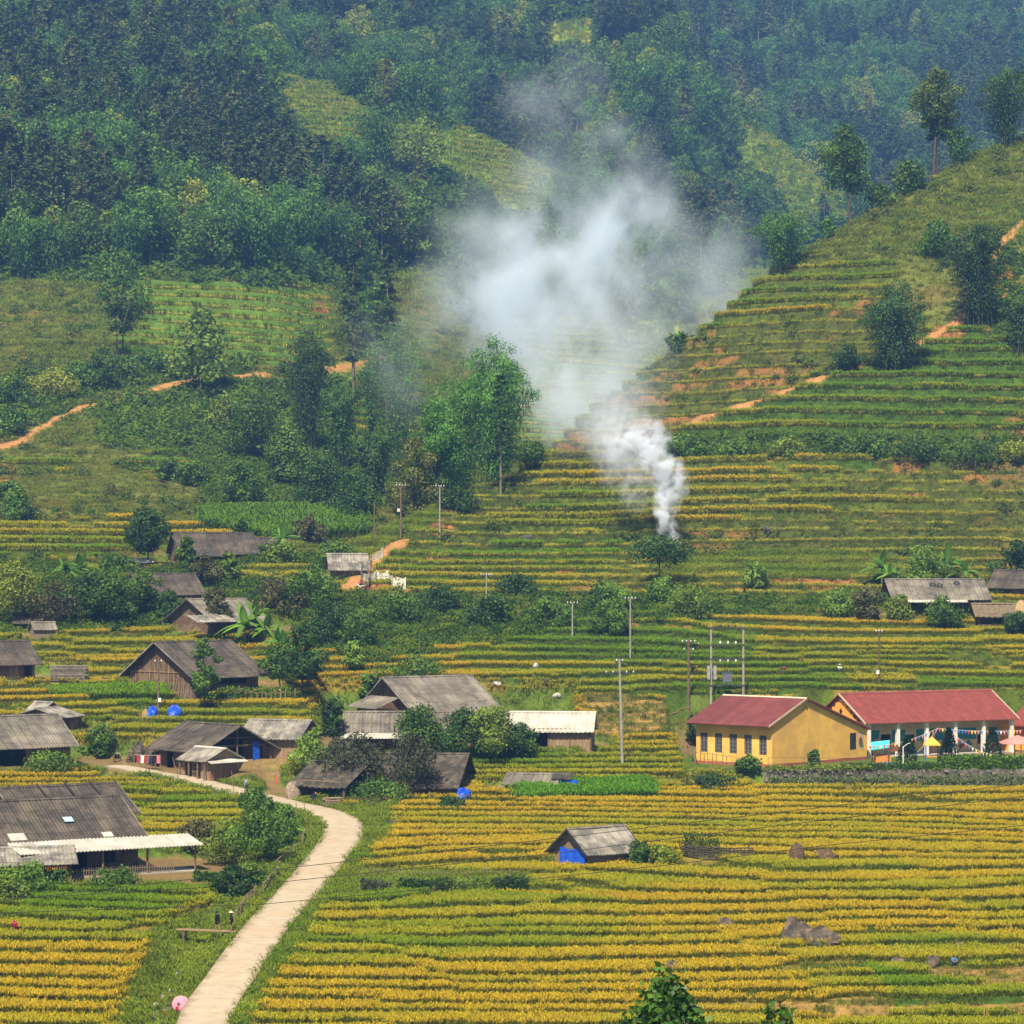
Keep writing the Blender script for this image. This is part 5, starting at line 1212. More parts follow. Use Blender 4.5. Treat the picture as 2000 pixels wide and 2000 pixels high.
for s in (-1, 1):
    b = MB(); x = s * (Ls / 2 + .42)
    b.add([(x - .04, 0, hr + .16), (x + .04, 0, hr + .16), (x + .04, -(Wf + .5), hr + .16 - sl * (Wf + .5)), (x - .04, -(Wf + .5), hr + .16 - sl * (Wf + .5)), (x - .04, 0, hr - .1), (x + .04, 0, hr - .1), (x + .04, -(Wf + .5), hr - .1 - sl * (Wf + .5)), (x - .04, -(Wf + .5), hr - .1 - sl * (Wf + .5))],
          [(0, 1, 2, 3), (4, 7, 6, 5), (0, 4, 5, 1), (1, 5, 6, 2), (2, 6, 7, 3), (3, 7, 4, 0)]); b.build('barge_board', M_CREAM, e)
for k in range(6):
    x = -Ls / 2 + .4 + k * (Ls - .8) / 5; b = MB(); b.box((x, -Wf + .1, 1.75), (.42, .42, 4.7)); b.box((x, -Wf + .1, 4.0), (.6, .6, .14)); b.build('column', M_WHITE, e)
b = MB(); b.box2((-Ls / 2, -Wf - .05, hf - .35), (Ls / 2, -Wf + .25, hf - .05)); b.build('veranda_beam', M_CREAM, e)
b = MB(); b.box2((-Ls / 2, -Wf - .1, -.6), (Ls / 2, vy, .12)); b.build('veranda_floor', M_CONC, e)
rr = random.Random(8)
for k, (x0, x1) in enumerate(((-8.2, -7.1), (-5.3, -3.4), (-1.8, 2.2), (3.8, 7.0), (8.8, 10.2))):
    b = MB(); b.box2((x0, vy - .03, .3), (x1, vy - .004, 1.6)); lo = b.build('mural_panel', PAINT[3], e)
    b = MB(); b.box2((x0, vy - .03, 1.6), (x1, vy - .004, 3.0)); hi = b.build('mural_panel', PAINT[1], e)
    spots(lo, [(rr.uniform(x0 + .3, x1 - .3), rr.uniform(.6, 1.4), rr.uniform(.15, .4), rr.uniform(.12, .35), rr.randrange(7)) for _ in range(6)], 'y', vy - .09, PAINT)
    spots(hi, [(rr.uniform(x0 + .3, x1 - .3), rr.uniform(1.8, 2.8), rr.uniform(.15, .4), rr.uniform(.1, .3), rr.choice([1, 5, 4, 0])) for _ in range(4)], 'y', vy - .09, PAINT)
# second red roof at the right edge
P0 = pt(2062, D2 + 3); e = empty('school_annex', P0, R(-48), 'red roofed annex cut off by the right edge of the photo beside the school', 'building')
w = MB(); w.box2((-4, -3.4, -.6), (4, 3.4, 3.3)); w.prism([(-3.4, 3.3), (0, 5.4), (3.4, 3.3)], -4, 4, axis='x'); w.build('wall', M_YELB, e)
slope_roof(-4.5, 4.5, 0, 5.6, -4.2, 3.0, M_REDT, 'roof', e, .42, .045); slope_roof(-4.5, 4.5, 0, 5.6, 4.2, 3.0, M_REDT, 'roof', e, .42, .045)

# playground things
def pavilion(u, d, hw, hp, hroof, mat, label, n=4, mp=None, nm='play_pavilion', post_h=2.3):
    P = pt(u, d); e = empty(nm, P, R(45 if n == 4 else 0) * 0, label, 'pavilion')
    b = MB(); rim = [(hw * math.cos(6.2832 * (k + .5) / n) * 1.25, hw * math.sin(6.2832 * (k + .5) / n) * 1.25, post_h) for k in range(n)]
    V = rim + [(0, 0, post_h + hroof)] + [(x, y, post_h - .08) for x, y, z in rim]
    b.add(V, [(k, (k + 1) % n, n) for k in range(n)] + [(k, k + n + 1, (k + 1) % n + n + 1, (k + 1) % n) for k in range(n)] + [tuple(n + 1 + k for k in reversed(range(n)))])
    b.build('roof', mat, e)
    for k in range(n):
        p = MB(); p.tube([(rim[k][0] * .85, rim[k][1] * .85, -.5), (rim[k][0] * .85, rim[k][1] * .85, post_h)], .06, 6); p.build('post', mp or M_STEEL, e)
    return e
M_ROOFY = surf('yellow_roof_panel', (.85, .42, .05), (.72, .34, .04), 1, .6)
M_PINK = surf('faded_pink_roof', (.55, .26, .21), (.42, .19, .16), 1, .7)
M_TEAL = surf('teal_panel', (.08, .55, .50), (.06, .45, .42), 1, .5)
DP = PD['school'][0] + 5
e = pavilion(1820, DP, 1.05, 2, .95, M_ROOFY, 'small play tower with a yellow pyramid roof in the school playground', mp=surf('blue_posts', (.05, .15, .4), None, 1, .5))
b = MB(); b.box((0, 0, .95), (1.5, 1.5, .12)); b.build('platform', PAINT[0], e)
b = MB(); b.add([(.6, -.3, 1.0), (.6, .3, 1.0), (2.1, .3, .1), (2.1, -.3, .1), (.6, -.3, .9), (.6, .3, .9), (2.1, .3, 0), (2.1, -.3, 0)], [(0, 1, 2, 3), (4, 7, 6, 5), (0, 4, 5, 1), (1, 5, 6, 2), (2, 6, 7, 3), (3, 7, 4, 0)]); b.build('slide', PAINT[5], e)
pavilion(1988, DP, 1.9, 2, .9, M_PINK, 'open pavilion with a faded pink hexagonal roof at the right edge', n=6, mp=surf('dark_red_posts', (.2, .05, .05), None, 1, .6), nm='gazebo', post_h=2.5)
P = pt(1718, DP); e = empty('play_shelter', P, R(10), 'small playhouse with a slanted turquoise roof next to the yellow building', 'playhouse')
b = MB(); b.add([(-1.4, -.8, 1.75), (.9, -.8, 2.05), (1.5, .9, 2.75), (-.7, .9, 2.55), (-1.4, -.8, 1.69), (.9, -.8, 1.99), (1.5, .9, 2.69), (-.7, .9, 2.49)], [(0, 1, 2, 3), (4, 7, 6, 5), (0, 4, 5, 1), (1, 5, 6, 2), (2, 6, 7, 3), (3, 7, 4, 0)]); b.build('roof', M_TEAL, e)
for x, y, z in ((-1.2, -.7, 1.72), (.8, -.7, 1.98), (1.3, .8, 2.6), (-.6, .8, 2.5)): p = MB(); p.tube([(x, y, -.4), (x, y, z)], .05, 6); p.build('post', M_POST, e)
b = MB(); b.box((.4, .2, .55), (1.8, .9, 1.1)); b.build('play_box', PAINT[0], e)
b = MB(); b.prism([(-.9, 1.1), (.0, 1.9), (.9, 1.1)], 1.3, 1.35); o_ = b.build('play_gable', PAINT[2], e); o_.location = (2.1, -1.2, .4)
P = pt(1733, DP - 2.2); t = MB(); t.tube([(math.cos(k * .5236) * .95, math.sin(k * .5236) * .5, .18) for k in range(13)], .22, 8, cap=False); o = t.build('paddling_pool', surf('blue_plastic', (.02, .12, .55), None, 1, .4)); o.location = P; tag(o, 'bright blue ring shaped paddling pool below the turquoise roofed playhouse', 'pool')
# clipped cypress shrubs
def cypress(u, d, h, wd, lb):
    r = np.random.RandomState(int(u)); n = 1500; t = r.uniform(0, 1, n) ** .8; a = r.uniform(0, 6.28, n); rad = wd / 2 * np.clip(1.25 * (1 - t) ** .8, 0, 1) * r.uniform(.6, 1.05, n) + .05
    C = np.stack([np.cos(a) * rad, np.sin(a) * rad, .25 + t * (h - .3)], 1); dr = np.stack([np.cos(a) * .5, np.sin(a) * .5, np.ones(n)], 1)
    V, q, tt = leaves(C, .24, dr, .5, int(u), 0, None, .5); e = empty('cypress', pt(u, d), 0, lb, 'shrub', 'clipped cypresses in front of the school')
    link('crown', np_mesh('crown', V, [q], [M_CYP], attrs={"tint": ('FLOAT', tt)}), e)
    b = MB(); b.tube([(0, 0, -.4), (0, 0, h * .5)], .08, 6); b.build('trunk', M_BARK, e)
M_CYP = leaf_mat('cypress_leaves', (.012, .035, .015), (.03, .07, .025))
cypress(1772, DP - 2, 3.4, 2.3, 'clipped dark cypress left of the yellow roofed play tower'); cypress(1853, DP - 2, 4.3, 2.2, 'tallest clipped cypress right of the yellow roofed play tower'); cypress(1938, DP - 2, 4.3, 2.2, 'clipped cypress beside the pink roofed pavilion')
# stone retaining wall and hedge
DW = PD['school'][0] - 3.4
b = MB(); rr = random.Random(5)
xa, xb = pt(1492, DW).x, pt(2110, DW).x
n = 46
vs = []; 
for k in range(n + 1):
    x = xa + (xb - xa) * k / n; h = .0 + .12 * math.sin(k * 1.7); vs.append((x, DW + .1 * math.sin(k * 2.3), ZPAD - 2.4)); vs.append((x, DW + .35 + .06 * math.sin(k * 3.1), ZPAD + h + .05)); vs.append((x, DW + 1.0, ZPAD + h + .08)); vs.append((x, DW + 1.0, ZPAD - 2.4))
fs = []
for k in range(n):
    for j in range(3): fs.append((k * 4 + j, k * 4 + 4 + j, k * 4 + 5 + j, k * 4 + 1 + j))
fs += [(0, 1, 2, 3), (n * 4 + 3, n * 4 + 2, n * 4 + 1, n * 4)]
b.add(vs, fs)
w_ = b.build('retaining_wall', M_STONE); tag(w_, 'rough dark stone retaining wall under the school playground', 'wall')
b = MB()
for k in range(100):
    x = xa + rr.uniform(.2, xb - xa - .2); z = ZPAD - rr.uniform(.15, 1.7); s = rr.uniform(.12, .3); b.blob((x, DW + .08 + .14 * (z - ZPAD + 1.7) / 1.6, z), (s, .12, s * .7), seed=k, nu=7, nv=5)
b.build('facing_stone', surf('pale_stones', (.24, .20, .15), (.06, .052, .042), .8, .95), w_)
w_.children[0]['kind'] = 'stuff'
def leafy_line(name, A, B, h, wd, n, label, cat, mat, ls=.28, seed=0, zfun=None, group=None):
    r = np.random.RandomState(seed); t = r.uniform(0, 1, n); A = np.array(A); B = np.array(B)
    P = A[None] * (1 - t[:, None]) + B[None] * t[:, None]
    if zfun: P[:, 2] = [zfun(x, y) for x, y in P[:, :2]]
    hh = h * (.75 + .5 * fbm(t * np.linalg.norm(B - A) / 1.6, t * 0, seed)); a = r.uniform(0, 6.28, n); rr_ = r.uniform(0, 1, n) ** .5
    ph = r.uniform(0, np.pi, n)
    C = P + np.stack([np.cos(a) * .15, np.cos(ph) * wd / 2 * rr_, .05 + np.sin(ph) * hh * np.clip(rr_ * 1.05, 0, 1)], 1)
    V, q, tt = leaves(C - P[0], ls, np.stack([r.normal(size=n) * .3, np.cos(ph), np.sin(ph)], 1), .6, seed, 0, None, .8)
    o = link(name, np_mesh(name, V, [q], [mat], attrs={"tint": ('FLOAT', tt)})); o.location = P[0]; return tag(o, label, cat, group)
leafy_line('hedge', pt(1838, DW + 1.2), pt(2110, DW + 1.2), 1.5, 1.4, 6500, 'thick clipped hedge on top of the stone wall at the right', 'hedge', M_LEAF, seed=3)
leafy_line('hedge', pt(1640, DW + .9), pt(1840, DW + .9), .6, 1.2, 2600, 'low straggly hedge between the yellow building and the play tower', 'hedge', M_LEAF, seed=4)
leafy_line('wall_weeds', pt(1500, DW - .3, -1.5), pt(2100, DW - .3, -1.5), .9, .8, 2600, 'weeds along the foot of the stone retaining wall', 'weeds', M_LEAF, seed=8, ls=.22)
leafy_line('creeper', pt(1495, DW + .3), pt(1700, DW + .3, .05), .35, .8, 900, 'creeper trailing over the stone wall below the yellow building', 'plant', M_LEAF, seed=6)
# fences round the yellow building
def fence(name, pts, label, h=1.1, sp=1.1, rails=(.5, .9), r=.045, mat=None, cat='fence', rail_r=.025, jitter=.15, group=None, seed=1):
    rr = random.Random(seed); e = empty(name, pts[0], 0, label, cat, group); O = Vector(pts[0]); m = mat or M_POST
    tops = []; b = MB(); npst = 0
    for a, c in zip(pts[:-1], pts[1:]):
        a, c = Vector(a), Vector(c); n = max(1, int((c - a).length / sp))
        for k in range(n):
            p = a.lerp(c, k / n) - O; hh = h * rr.uniform(.8, 1.15); t = Vector((rr.uniform(-jitter, jitter), rr.uniform(-jitter, jitter), hh))
            q = MB(); q.tube([(0, 0, -.6), t], [r, r * .75], 6); o = q.build('fence_post', m, e); o.location = p; tops.append(p)
    tops.append(Vector(pts[-1]) - O)
    for z in rails:
        q = MB(); q.tube([t + Vector((0, 0, z * h + rr.uniform(-.06, .06))) for t in tops], rail_r, 5); q.build('fence_rail', m, e)
    return e
# ground around the yellow building drops on the left; posts follow it
def gp(u, v, dz=0): p = place(u, v); return (p.x, p.y, p.z + dz)
fence('post_fence', [gp(1366, 1497), gp(1400, 1501), gp(1440, 1507), gp(1492, 1518)], 'rough stake fence in front of the five barred windows', h=1.7, sp=.75, seed=2)
fence('wire_fence', [pt(1500, DW + .5), pt(1640, DW + .5), pt(1700, DW + .5)], 'post and rail fence on the stone wall before the yellow gable', h=1.5, sp=3.3, seed=3)
fence('bamboo_rail', [gp(1336, 1470), gp(1362, 1496)], 'sloping pale bamboo rail at the left corner of the yellow building', h=1.5, sp=2.5, rails=(.95,), seed=4, mat=M_BAMW, rail_r=.06)
# bunting
def bunting(u0, d0, z0, u1, d1, z1, n, lb, seed, sag=.5):
    A, B = pt(u0, d0, z0), pt(u1, d1, z1); e = empty('bunting', A, 0, lb, 'bunting'); rr = random.Random(seed)
    pts = [A.lerp(B, k / 20) - A - Vector((0, 0, sag * math.sin(math.pi * k / 20))) for k in range(21)]
    b = MB(); b.tube(pts, .015, 4); b.build('string', M_WHITE, e)
    for k in range(n):
        t = (k + .5) / n; p = A.lerp(B, t) - A - Vector((0, 0, sag * math.sin(math.pi * t))); w_ = .15
        dv = (B - A).normalized() * w_
        b = MB(); b.add([p - dv, p + dv, p + Vector((rr.uniform(-.05, .05), .02, -.42)), p - dv + Vector((0, .012, 0)), p + dv + Vector((0, .012, 0)), p + Vector((0, .04, -.42))], [(0, 1, 2), (5, 4, 3), (0, 3, 4, 1), (1, 4, 5, 2), (2, 5, 3, 0)]); b.build('flag', FL[rr.randrange(5)], e)
FL = [surf('flag_%s' % n, c, c, 1, .8) for n, c in (('red', (.62, .07, .07)), ('white', (.75, .72, .66)), ('yellow', (.72, .60, .10)), ('pink', (.68, .22, .24)), ('blue', (.06, .16, .55)))]
pole_d = DP + 1
bunting(1697, DP - 3, 2.3, 1832, pole_d, 4.1, 20, 'string of pennants rising from the yellow building to the school roof', 1)
bunting(1832, pole_d, 4.1, 1996, DP + 2, 3.8, 26, 'string of pennants along the front edge of the red school roof', 2, .2)
bunting(1792, DP - 2, 1.6, 1832, pole_d, 4.1, 8, 'short steep pennant string above the yellow pyramid roof', 3, .15)
bunting(1855, DP, 3.9, 1938, DP - 3, 1.4, 12, 'descending pennant string between the two tallest cypresses', 4)
def lamp_post(u, lb):
    P = pt(u, DW + .8); e = empty('sign_post', P, 0, lb, 'post'); b = MB(); b.tube([(0, 0, -.3), (0, 0, 2.6)], .06, 6); b.build('pole', M_WHITE, e)
    b = MB(); b.tube([(0, 0, 2.5), (.55, 0, 2.9), (.8, 0, 2.95)], .04, 5); b.build('arm', M_WHITE, e)
lamp_post(1764, 'thin white post with a bent arm in front of the left cypress')
# ================================================================ TREES, SHRUBS, BANANAS, VINES
def hero(name, kind, u, v, hpx, wpx, label, seed, lm=None, bm=None, nleaf=4200, ls=None, cat='tree', group=None, nclump=16, tf=.3, dz=0, d=None, **kw):
    if d: x = (u - 1000) * d / F; P = Vector((x, d, gz(x, d)))
    else: P = place(u, v, 660 if u > 1050 and v > 250 else None)
    s = ppm(P); H = (zrow(P.y, v - hpx) - P.z) if (d or P.y < 660) else hpx / s; W = wpx / s; dz = dz if not d or dz == 0 else dz
    lm = lm or {'broad': M_LEAF, 'bamboo': M_BAMB, 'conifer': M_CONI}[kind]; bm = bm or {'broad': M_BARK, 'bamboo': M_CANE, 'conifer': M_BARKP}[kind]
    ls = ls or max(.26, 5.2 / s)
    (cv, cq, ct), (tv, tq) = tree_parts(kind, H, W, nleaf, ls, seed, trunk_frac=tf, nclump=nclump, **kw)
    e = empty(name, P + Vector((0, 0, dz)), 0, label, cat, group)
    link('crown', np_mesh("crown", cv, [cq], [lm], attrs={"tint": ('FLOAT', ct)}), e); link('trunk', np_mesh("trunk", tv, [tq], [bm], smooth=True), e)
    return e
# right hill skyline
hero('skyline_tree', 'broad', 1661, 438, 192, 118, 'slender dark tree with an uneven cone crown on the right skyline', 1, nleaf=5200, tf=.34, nclump=24)
hero('skyline_tree', 'broad', 1822, 350, 228, 96, 'tallest skyline tree with a high airy yellow green crown', 2, nleaf=4600, tf=.40, nclump=26, lm=leaf_mat("yellowish_leaves", (.05, .09, .014), (.19, .25, .035)))
hero('skyline_tree', 'broad', 1832, 345, 150, 60, 'thinner twin trunk right beside the tallest skyline tree', 3, nleaf=1500, tf=.45, nclump=12)
hero('bamboo_clump', 'bamboo', 1965, 285, 170, 150, 'dark drooping bamboo at the upper right corner of the skyline', 4, lm=M_LEAFD, nleaf=6000)
hero('bamboo_clump', 'bamboo', 2030, 262, 175, 130, 'dark bamboo cut off by the right edge above the hill', 5, lm=M_LEAFD, nleaf=5000)
hero('skyline_bush', 'bamboo', 1868, 325, 85, 70, 'feathery bush at the foot of the tallest skyline tree', 6, cat='shrub', nleaf=2600, nclump=9)
hero('skyline_bush', 'broad', 1775, 372, 58, 90, 'low leafy bush on the skyline between the two tall trees', 7, cat='shrub', nleaf=2200, tf=.05)
hero('skyline_bush', 'broad', 1722, 402, 44, 60, 'small bush on the skyline right of the slender cone tree', 8, cat='shrub', nleaf=1400, tf=.05)
hero('bamboo_clump', 'bamboo', 1532, 528, 128, 138, 'broad bamboo clump leaning left on the hill skyline', 9, nleaf=6000, nclump=18)
hero('bamboo_clump', 'bamboo', 1615, 470, 48, 36, 'tiny bamboo sprig on the skyline below the slender tree', 10, nleaf=900, nclump=6)
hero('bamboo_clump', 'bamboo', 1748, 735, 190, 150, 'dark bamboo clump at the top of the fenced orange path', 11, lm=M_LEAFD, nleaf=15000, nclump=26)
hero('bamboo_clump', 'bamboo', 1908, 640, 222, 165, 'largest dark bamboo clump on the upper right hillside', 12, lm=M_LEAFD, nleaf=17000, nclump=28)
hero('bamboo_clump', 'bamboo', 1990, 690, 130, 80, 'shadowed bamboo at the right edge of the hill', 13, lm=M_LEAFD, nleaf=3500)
hero('hill_bush', 'broad', 1835, 500, 70, 95, 'leafy bush left of the largest hillside bamboo', 14, cat='shrub', nleaf=2600, tf=.03)
hero('hill_bush', 'broad', 1655, 722, 46, 70, 'dark bush under the fenced path bamboo', 15, cat='shrub', nleaf=1500, tf=.03, lm=M_LEAFD)
hero('bent_bamboo', 'bamboo', 1322, 690, 48, 50, 'small arching bamboo on the lower skyline of the right hill', 16, nleaf=1400, nclump=5)
for k, (u, v, h, wd_, lb) in enumerate([(1345, 892, 40, 90, 'leafy bush row left end below the orange path'), (1430, 895, 34, 80, 'second bush in the row below the hill path'), (1530, 897, 40, 90, 'bush in the dark row in the middle of the right hill'), (1640, 890, 36, 80, 'pale leaved bush in the dark row on the hill'), (1700, 892, 40, 90, 'big leaved bush right of the pale one on the hill'), (1790, 900, 42, 100, 'long dark bush in the hill row toward the right'), (1900, 905, 44, 110, 'wide dark bush in the hill row near the right edge'), (1985, 905, 42, 80, 'last bush of the hill row at the right edge')]):
    hero('hedge_bush', 'broad', u, v, h, wd_, lb, 60 + k, cat='shrub', nleaf=1800, tf=.03, nclump=12, group='bush row across the right hill')
# centre stand
M_BAMV = leaf_mat('vivid_bamboo_leaves', (.035, .13, .02), (.20, .44, .05), trans=.38)
hero('bamboo_clump', 'bamboo', 968, 965, 318, 190, 'tallest green bamboo in front of the smoke in the centre', 20, nleaf=21000, nclump=24, d=492, lm=M_BAMV)
hero('bamboo_clump', 'bamboo', 893, 965, 268, 150, 'lower green bamboo leaning left of the tallest central one', 19, nleaf=15000, nclump=18, d=494, lm=M_BAMV)
hero('centre_tree', 'broad', 862, 968, 185, 135, 'bright green leafy tree left of the central bamboo', 21, nleaf=12000, lm=M_BAMV, nclump=24, tf=.12, d=480)
hero('centre_tree', 'broad', 800, 975, 130, 120, 'olive tree at the left foot of the central stand', 22, nleaf=6000, nclump=18, tf=.1, lm=leaf_mat("olive_leaves", (.05, .07, .015), (.18, .19, .03)), d=474)
hero('slender_tree', 'conifer', 978, 968, 245, 100, 'thin dark trunked tree with sparse foliage right of the central bamboo', 23, lm=M_LEAFD, nleaf=3600, nclump=20, d=478)
hero('centre_tree', 'broad', 1035, 935, 70, 70, 'half bare bush at the right foot of the central stand', 24, nleaf=1800, d=490)
hero('bamboo_clump', 'bamboo', 775, 880, 265, 165, 'smoke veiled bamboo left of the central stand', 25, nleaf=11000, nclump=24, d=560)
hero('bamboo_clump', 'bamboo', 728, 850, 190, 60, 'narrow bamboo column beside the smoke veiled bamboo', 26, nleaf=4200, nclump=10, d=575)
hero('valley_conifer', 'conifer', 757, 760, 290, 95, 'tall dark conifer high above the veiled bamboo', 27, nleaf=6500, nclump=20, d=640)
hero('valley_conifer', 'conifer', 690, 740, 260, 90, 'tall dark conifer left of the highest one', 28, nleaf=6000, nclump=20, d=650)
hero('valley_tree', 'broad', 735, 660, 115, 75, 'yellowish round tree below the tall conifers', 29, nleaf=2600, d=690)
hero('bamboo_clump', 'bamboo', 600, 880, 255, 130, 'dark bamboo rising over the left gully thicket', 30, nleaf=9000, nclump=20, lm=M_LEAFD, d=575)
hero('bamboo_clump', 'bamboo', 665, 910, 190, 110, 'bamboo with a curling tip over the gully thicket', 31, nleaf=6000, d=560)
hero('gully_tree', 'broad', 500, 900, 120, 150, 'wide bushy tree in the left gully thicket', 32, nleaf=6500, nclump=22, tf=.06)
hero('gully_tree', 'broad', 560, 950, 130, 130, 'dense tree in the middle of the gully thicket', 33, nleaf=5500, nclump=18, tf=.06)
hero('gully_tree', 'broad', 440, 850, 80, 80, 'small tree at the left end of the gully thicket', 34, nleaf=2200, tf=.08)
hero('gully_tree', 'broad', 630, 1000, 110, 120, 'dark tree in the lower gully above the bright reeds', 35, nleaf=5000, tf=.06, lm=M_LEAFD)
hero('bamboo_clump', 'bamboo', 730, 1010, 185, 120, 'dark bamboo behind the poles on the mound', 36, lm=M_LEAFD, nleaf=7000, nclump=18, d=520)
hero('gully_tree', 'broad', 470, 985, 90, 110, 'low round tree at the bottom left of the gully', 37, nleaf=3500, tf=.05)
hero('gully_tree', 'broad', 690, 1015, 90, 120, 'shaded tree at the right end of the gully', 38, nleaf=3800, tf=.05, lm=M_LEAFD)
# left slope
hero('slope_tree', 'broad', 240, 702, 130, 80, 'lone airy tree with two thin trunks on the left grass slope', 40, nleaf=3000, tf=.42, nclump=16, lm=leaf_mat("fresh_leaves", (.05, .10, .02), (.17, .24, .04)))
hero('slope_tree', 'broad', 229, 700, 95, 38, 'thin second trunk of the lone slope tree', 41, nleaf=700, tf=.5, nclump=8)
for k, (u, v, h, wd_) in enumerate([(30, 800, 66, 120), (100, 780, 60, 110), (165, 765, 56, 100), (235, 745, 48, 100), (300, 730, 44, 90), (370, 720, 40, 90), (20, 850, 50, 90), (35, 1020, 60, 90), (20, 980, 44, 60), (330, 940, 40, 60), (380, 950, 50, 70)]):
    hero('path_bush', 'broad', u, v, h, wd_, ['first', 'second', 'third', 'fourth', 'fifth', 'sixth'][k] + ' bush from the left above the winding orange path' if k < 6 else ['bush below the path at the left edge', 'large bush near the red earth at the left edge', 'small bush over the red earth at the left edge', 'bright bush by the diagonal fence', 'bush right of the diagonal fence'][k - 6], 80 + k, cat='shrub', nleaf=2400, tf=.03, nclump=12)
hero('round_tree', 'broad', 290, 1108, 112, 92, 'round dark green tree beside the uppermost black roof', 45, lm=M_LEAFD, nleaf=6500, nclump=22, tf=.3)
hero('small_tree', 'broad', 470, 1050, 36, 40, 'small dark tree peeking over the uppermost black roof', 46, lm=M_LEAFD, nleaf=1500, tf=.1, d=455)
hero('roof_bush', 'broad', 366, 1098, 52, 42, 'small bush in front of the uppermost black roof', 47, cat='shrub', nleaf=1600, tf=.1, d=430)
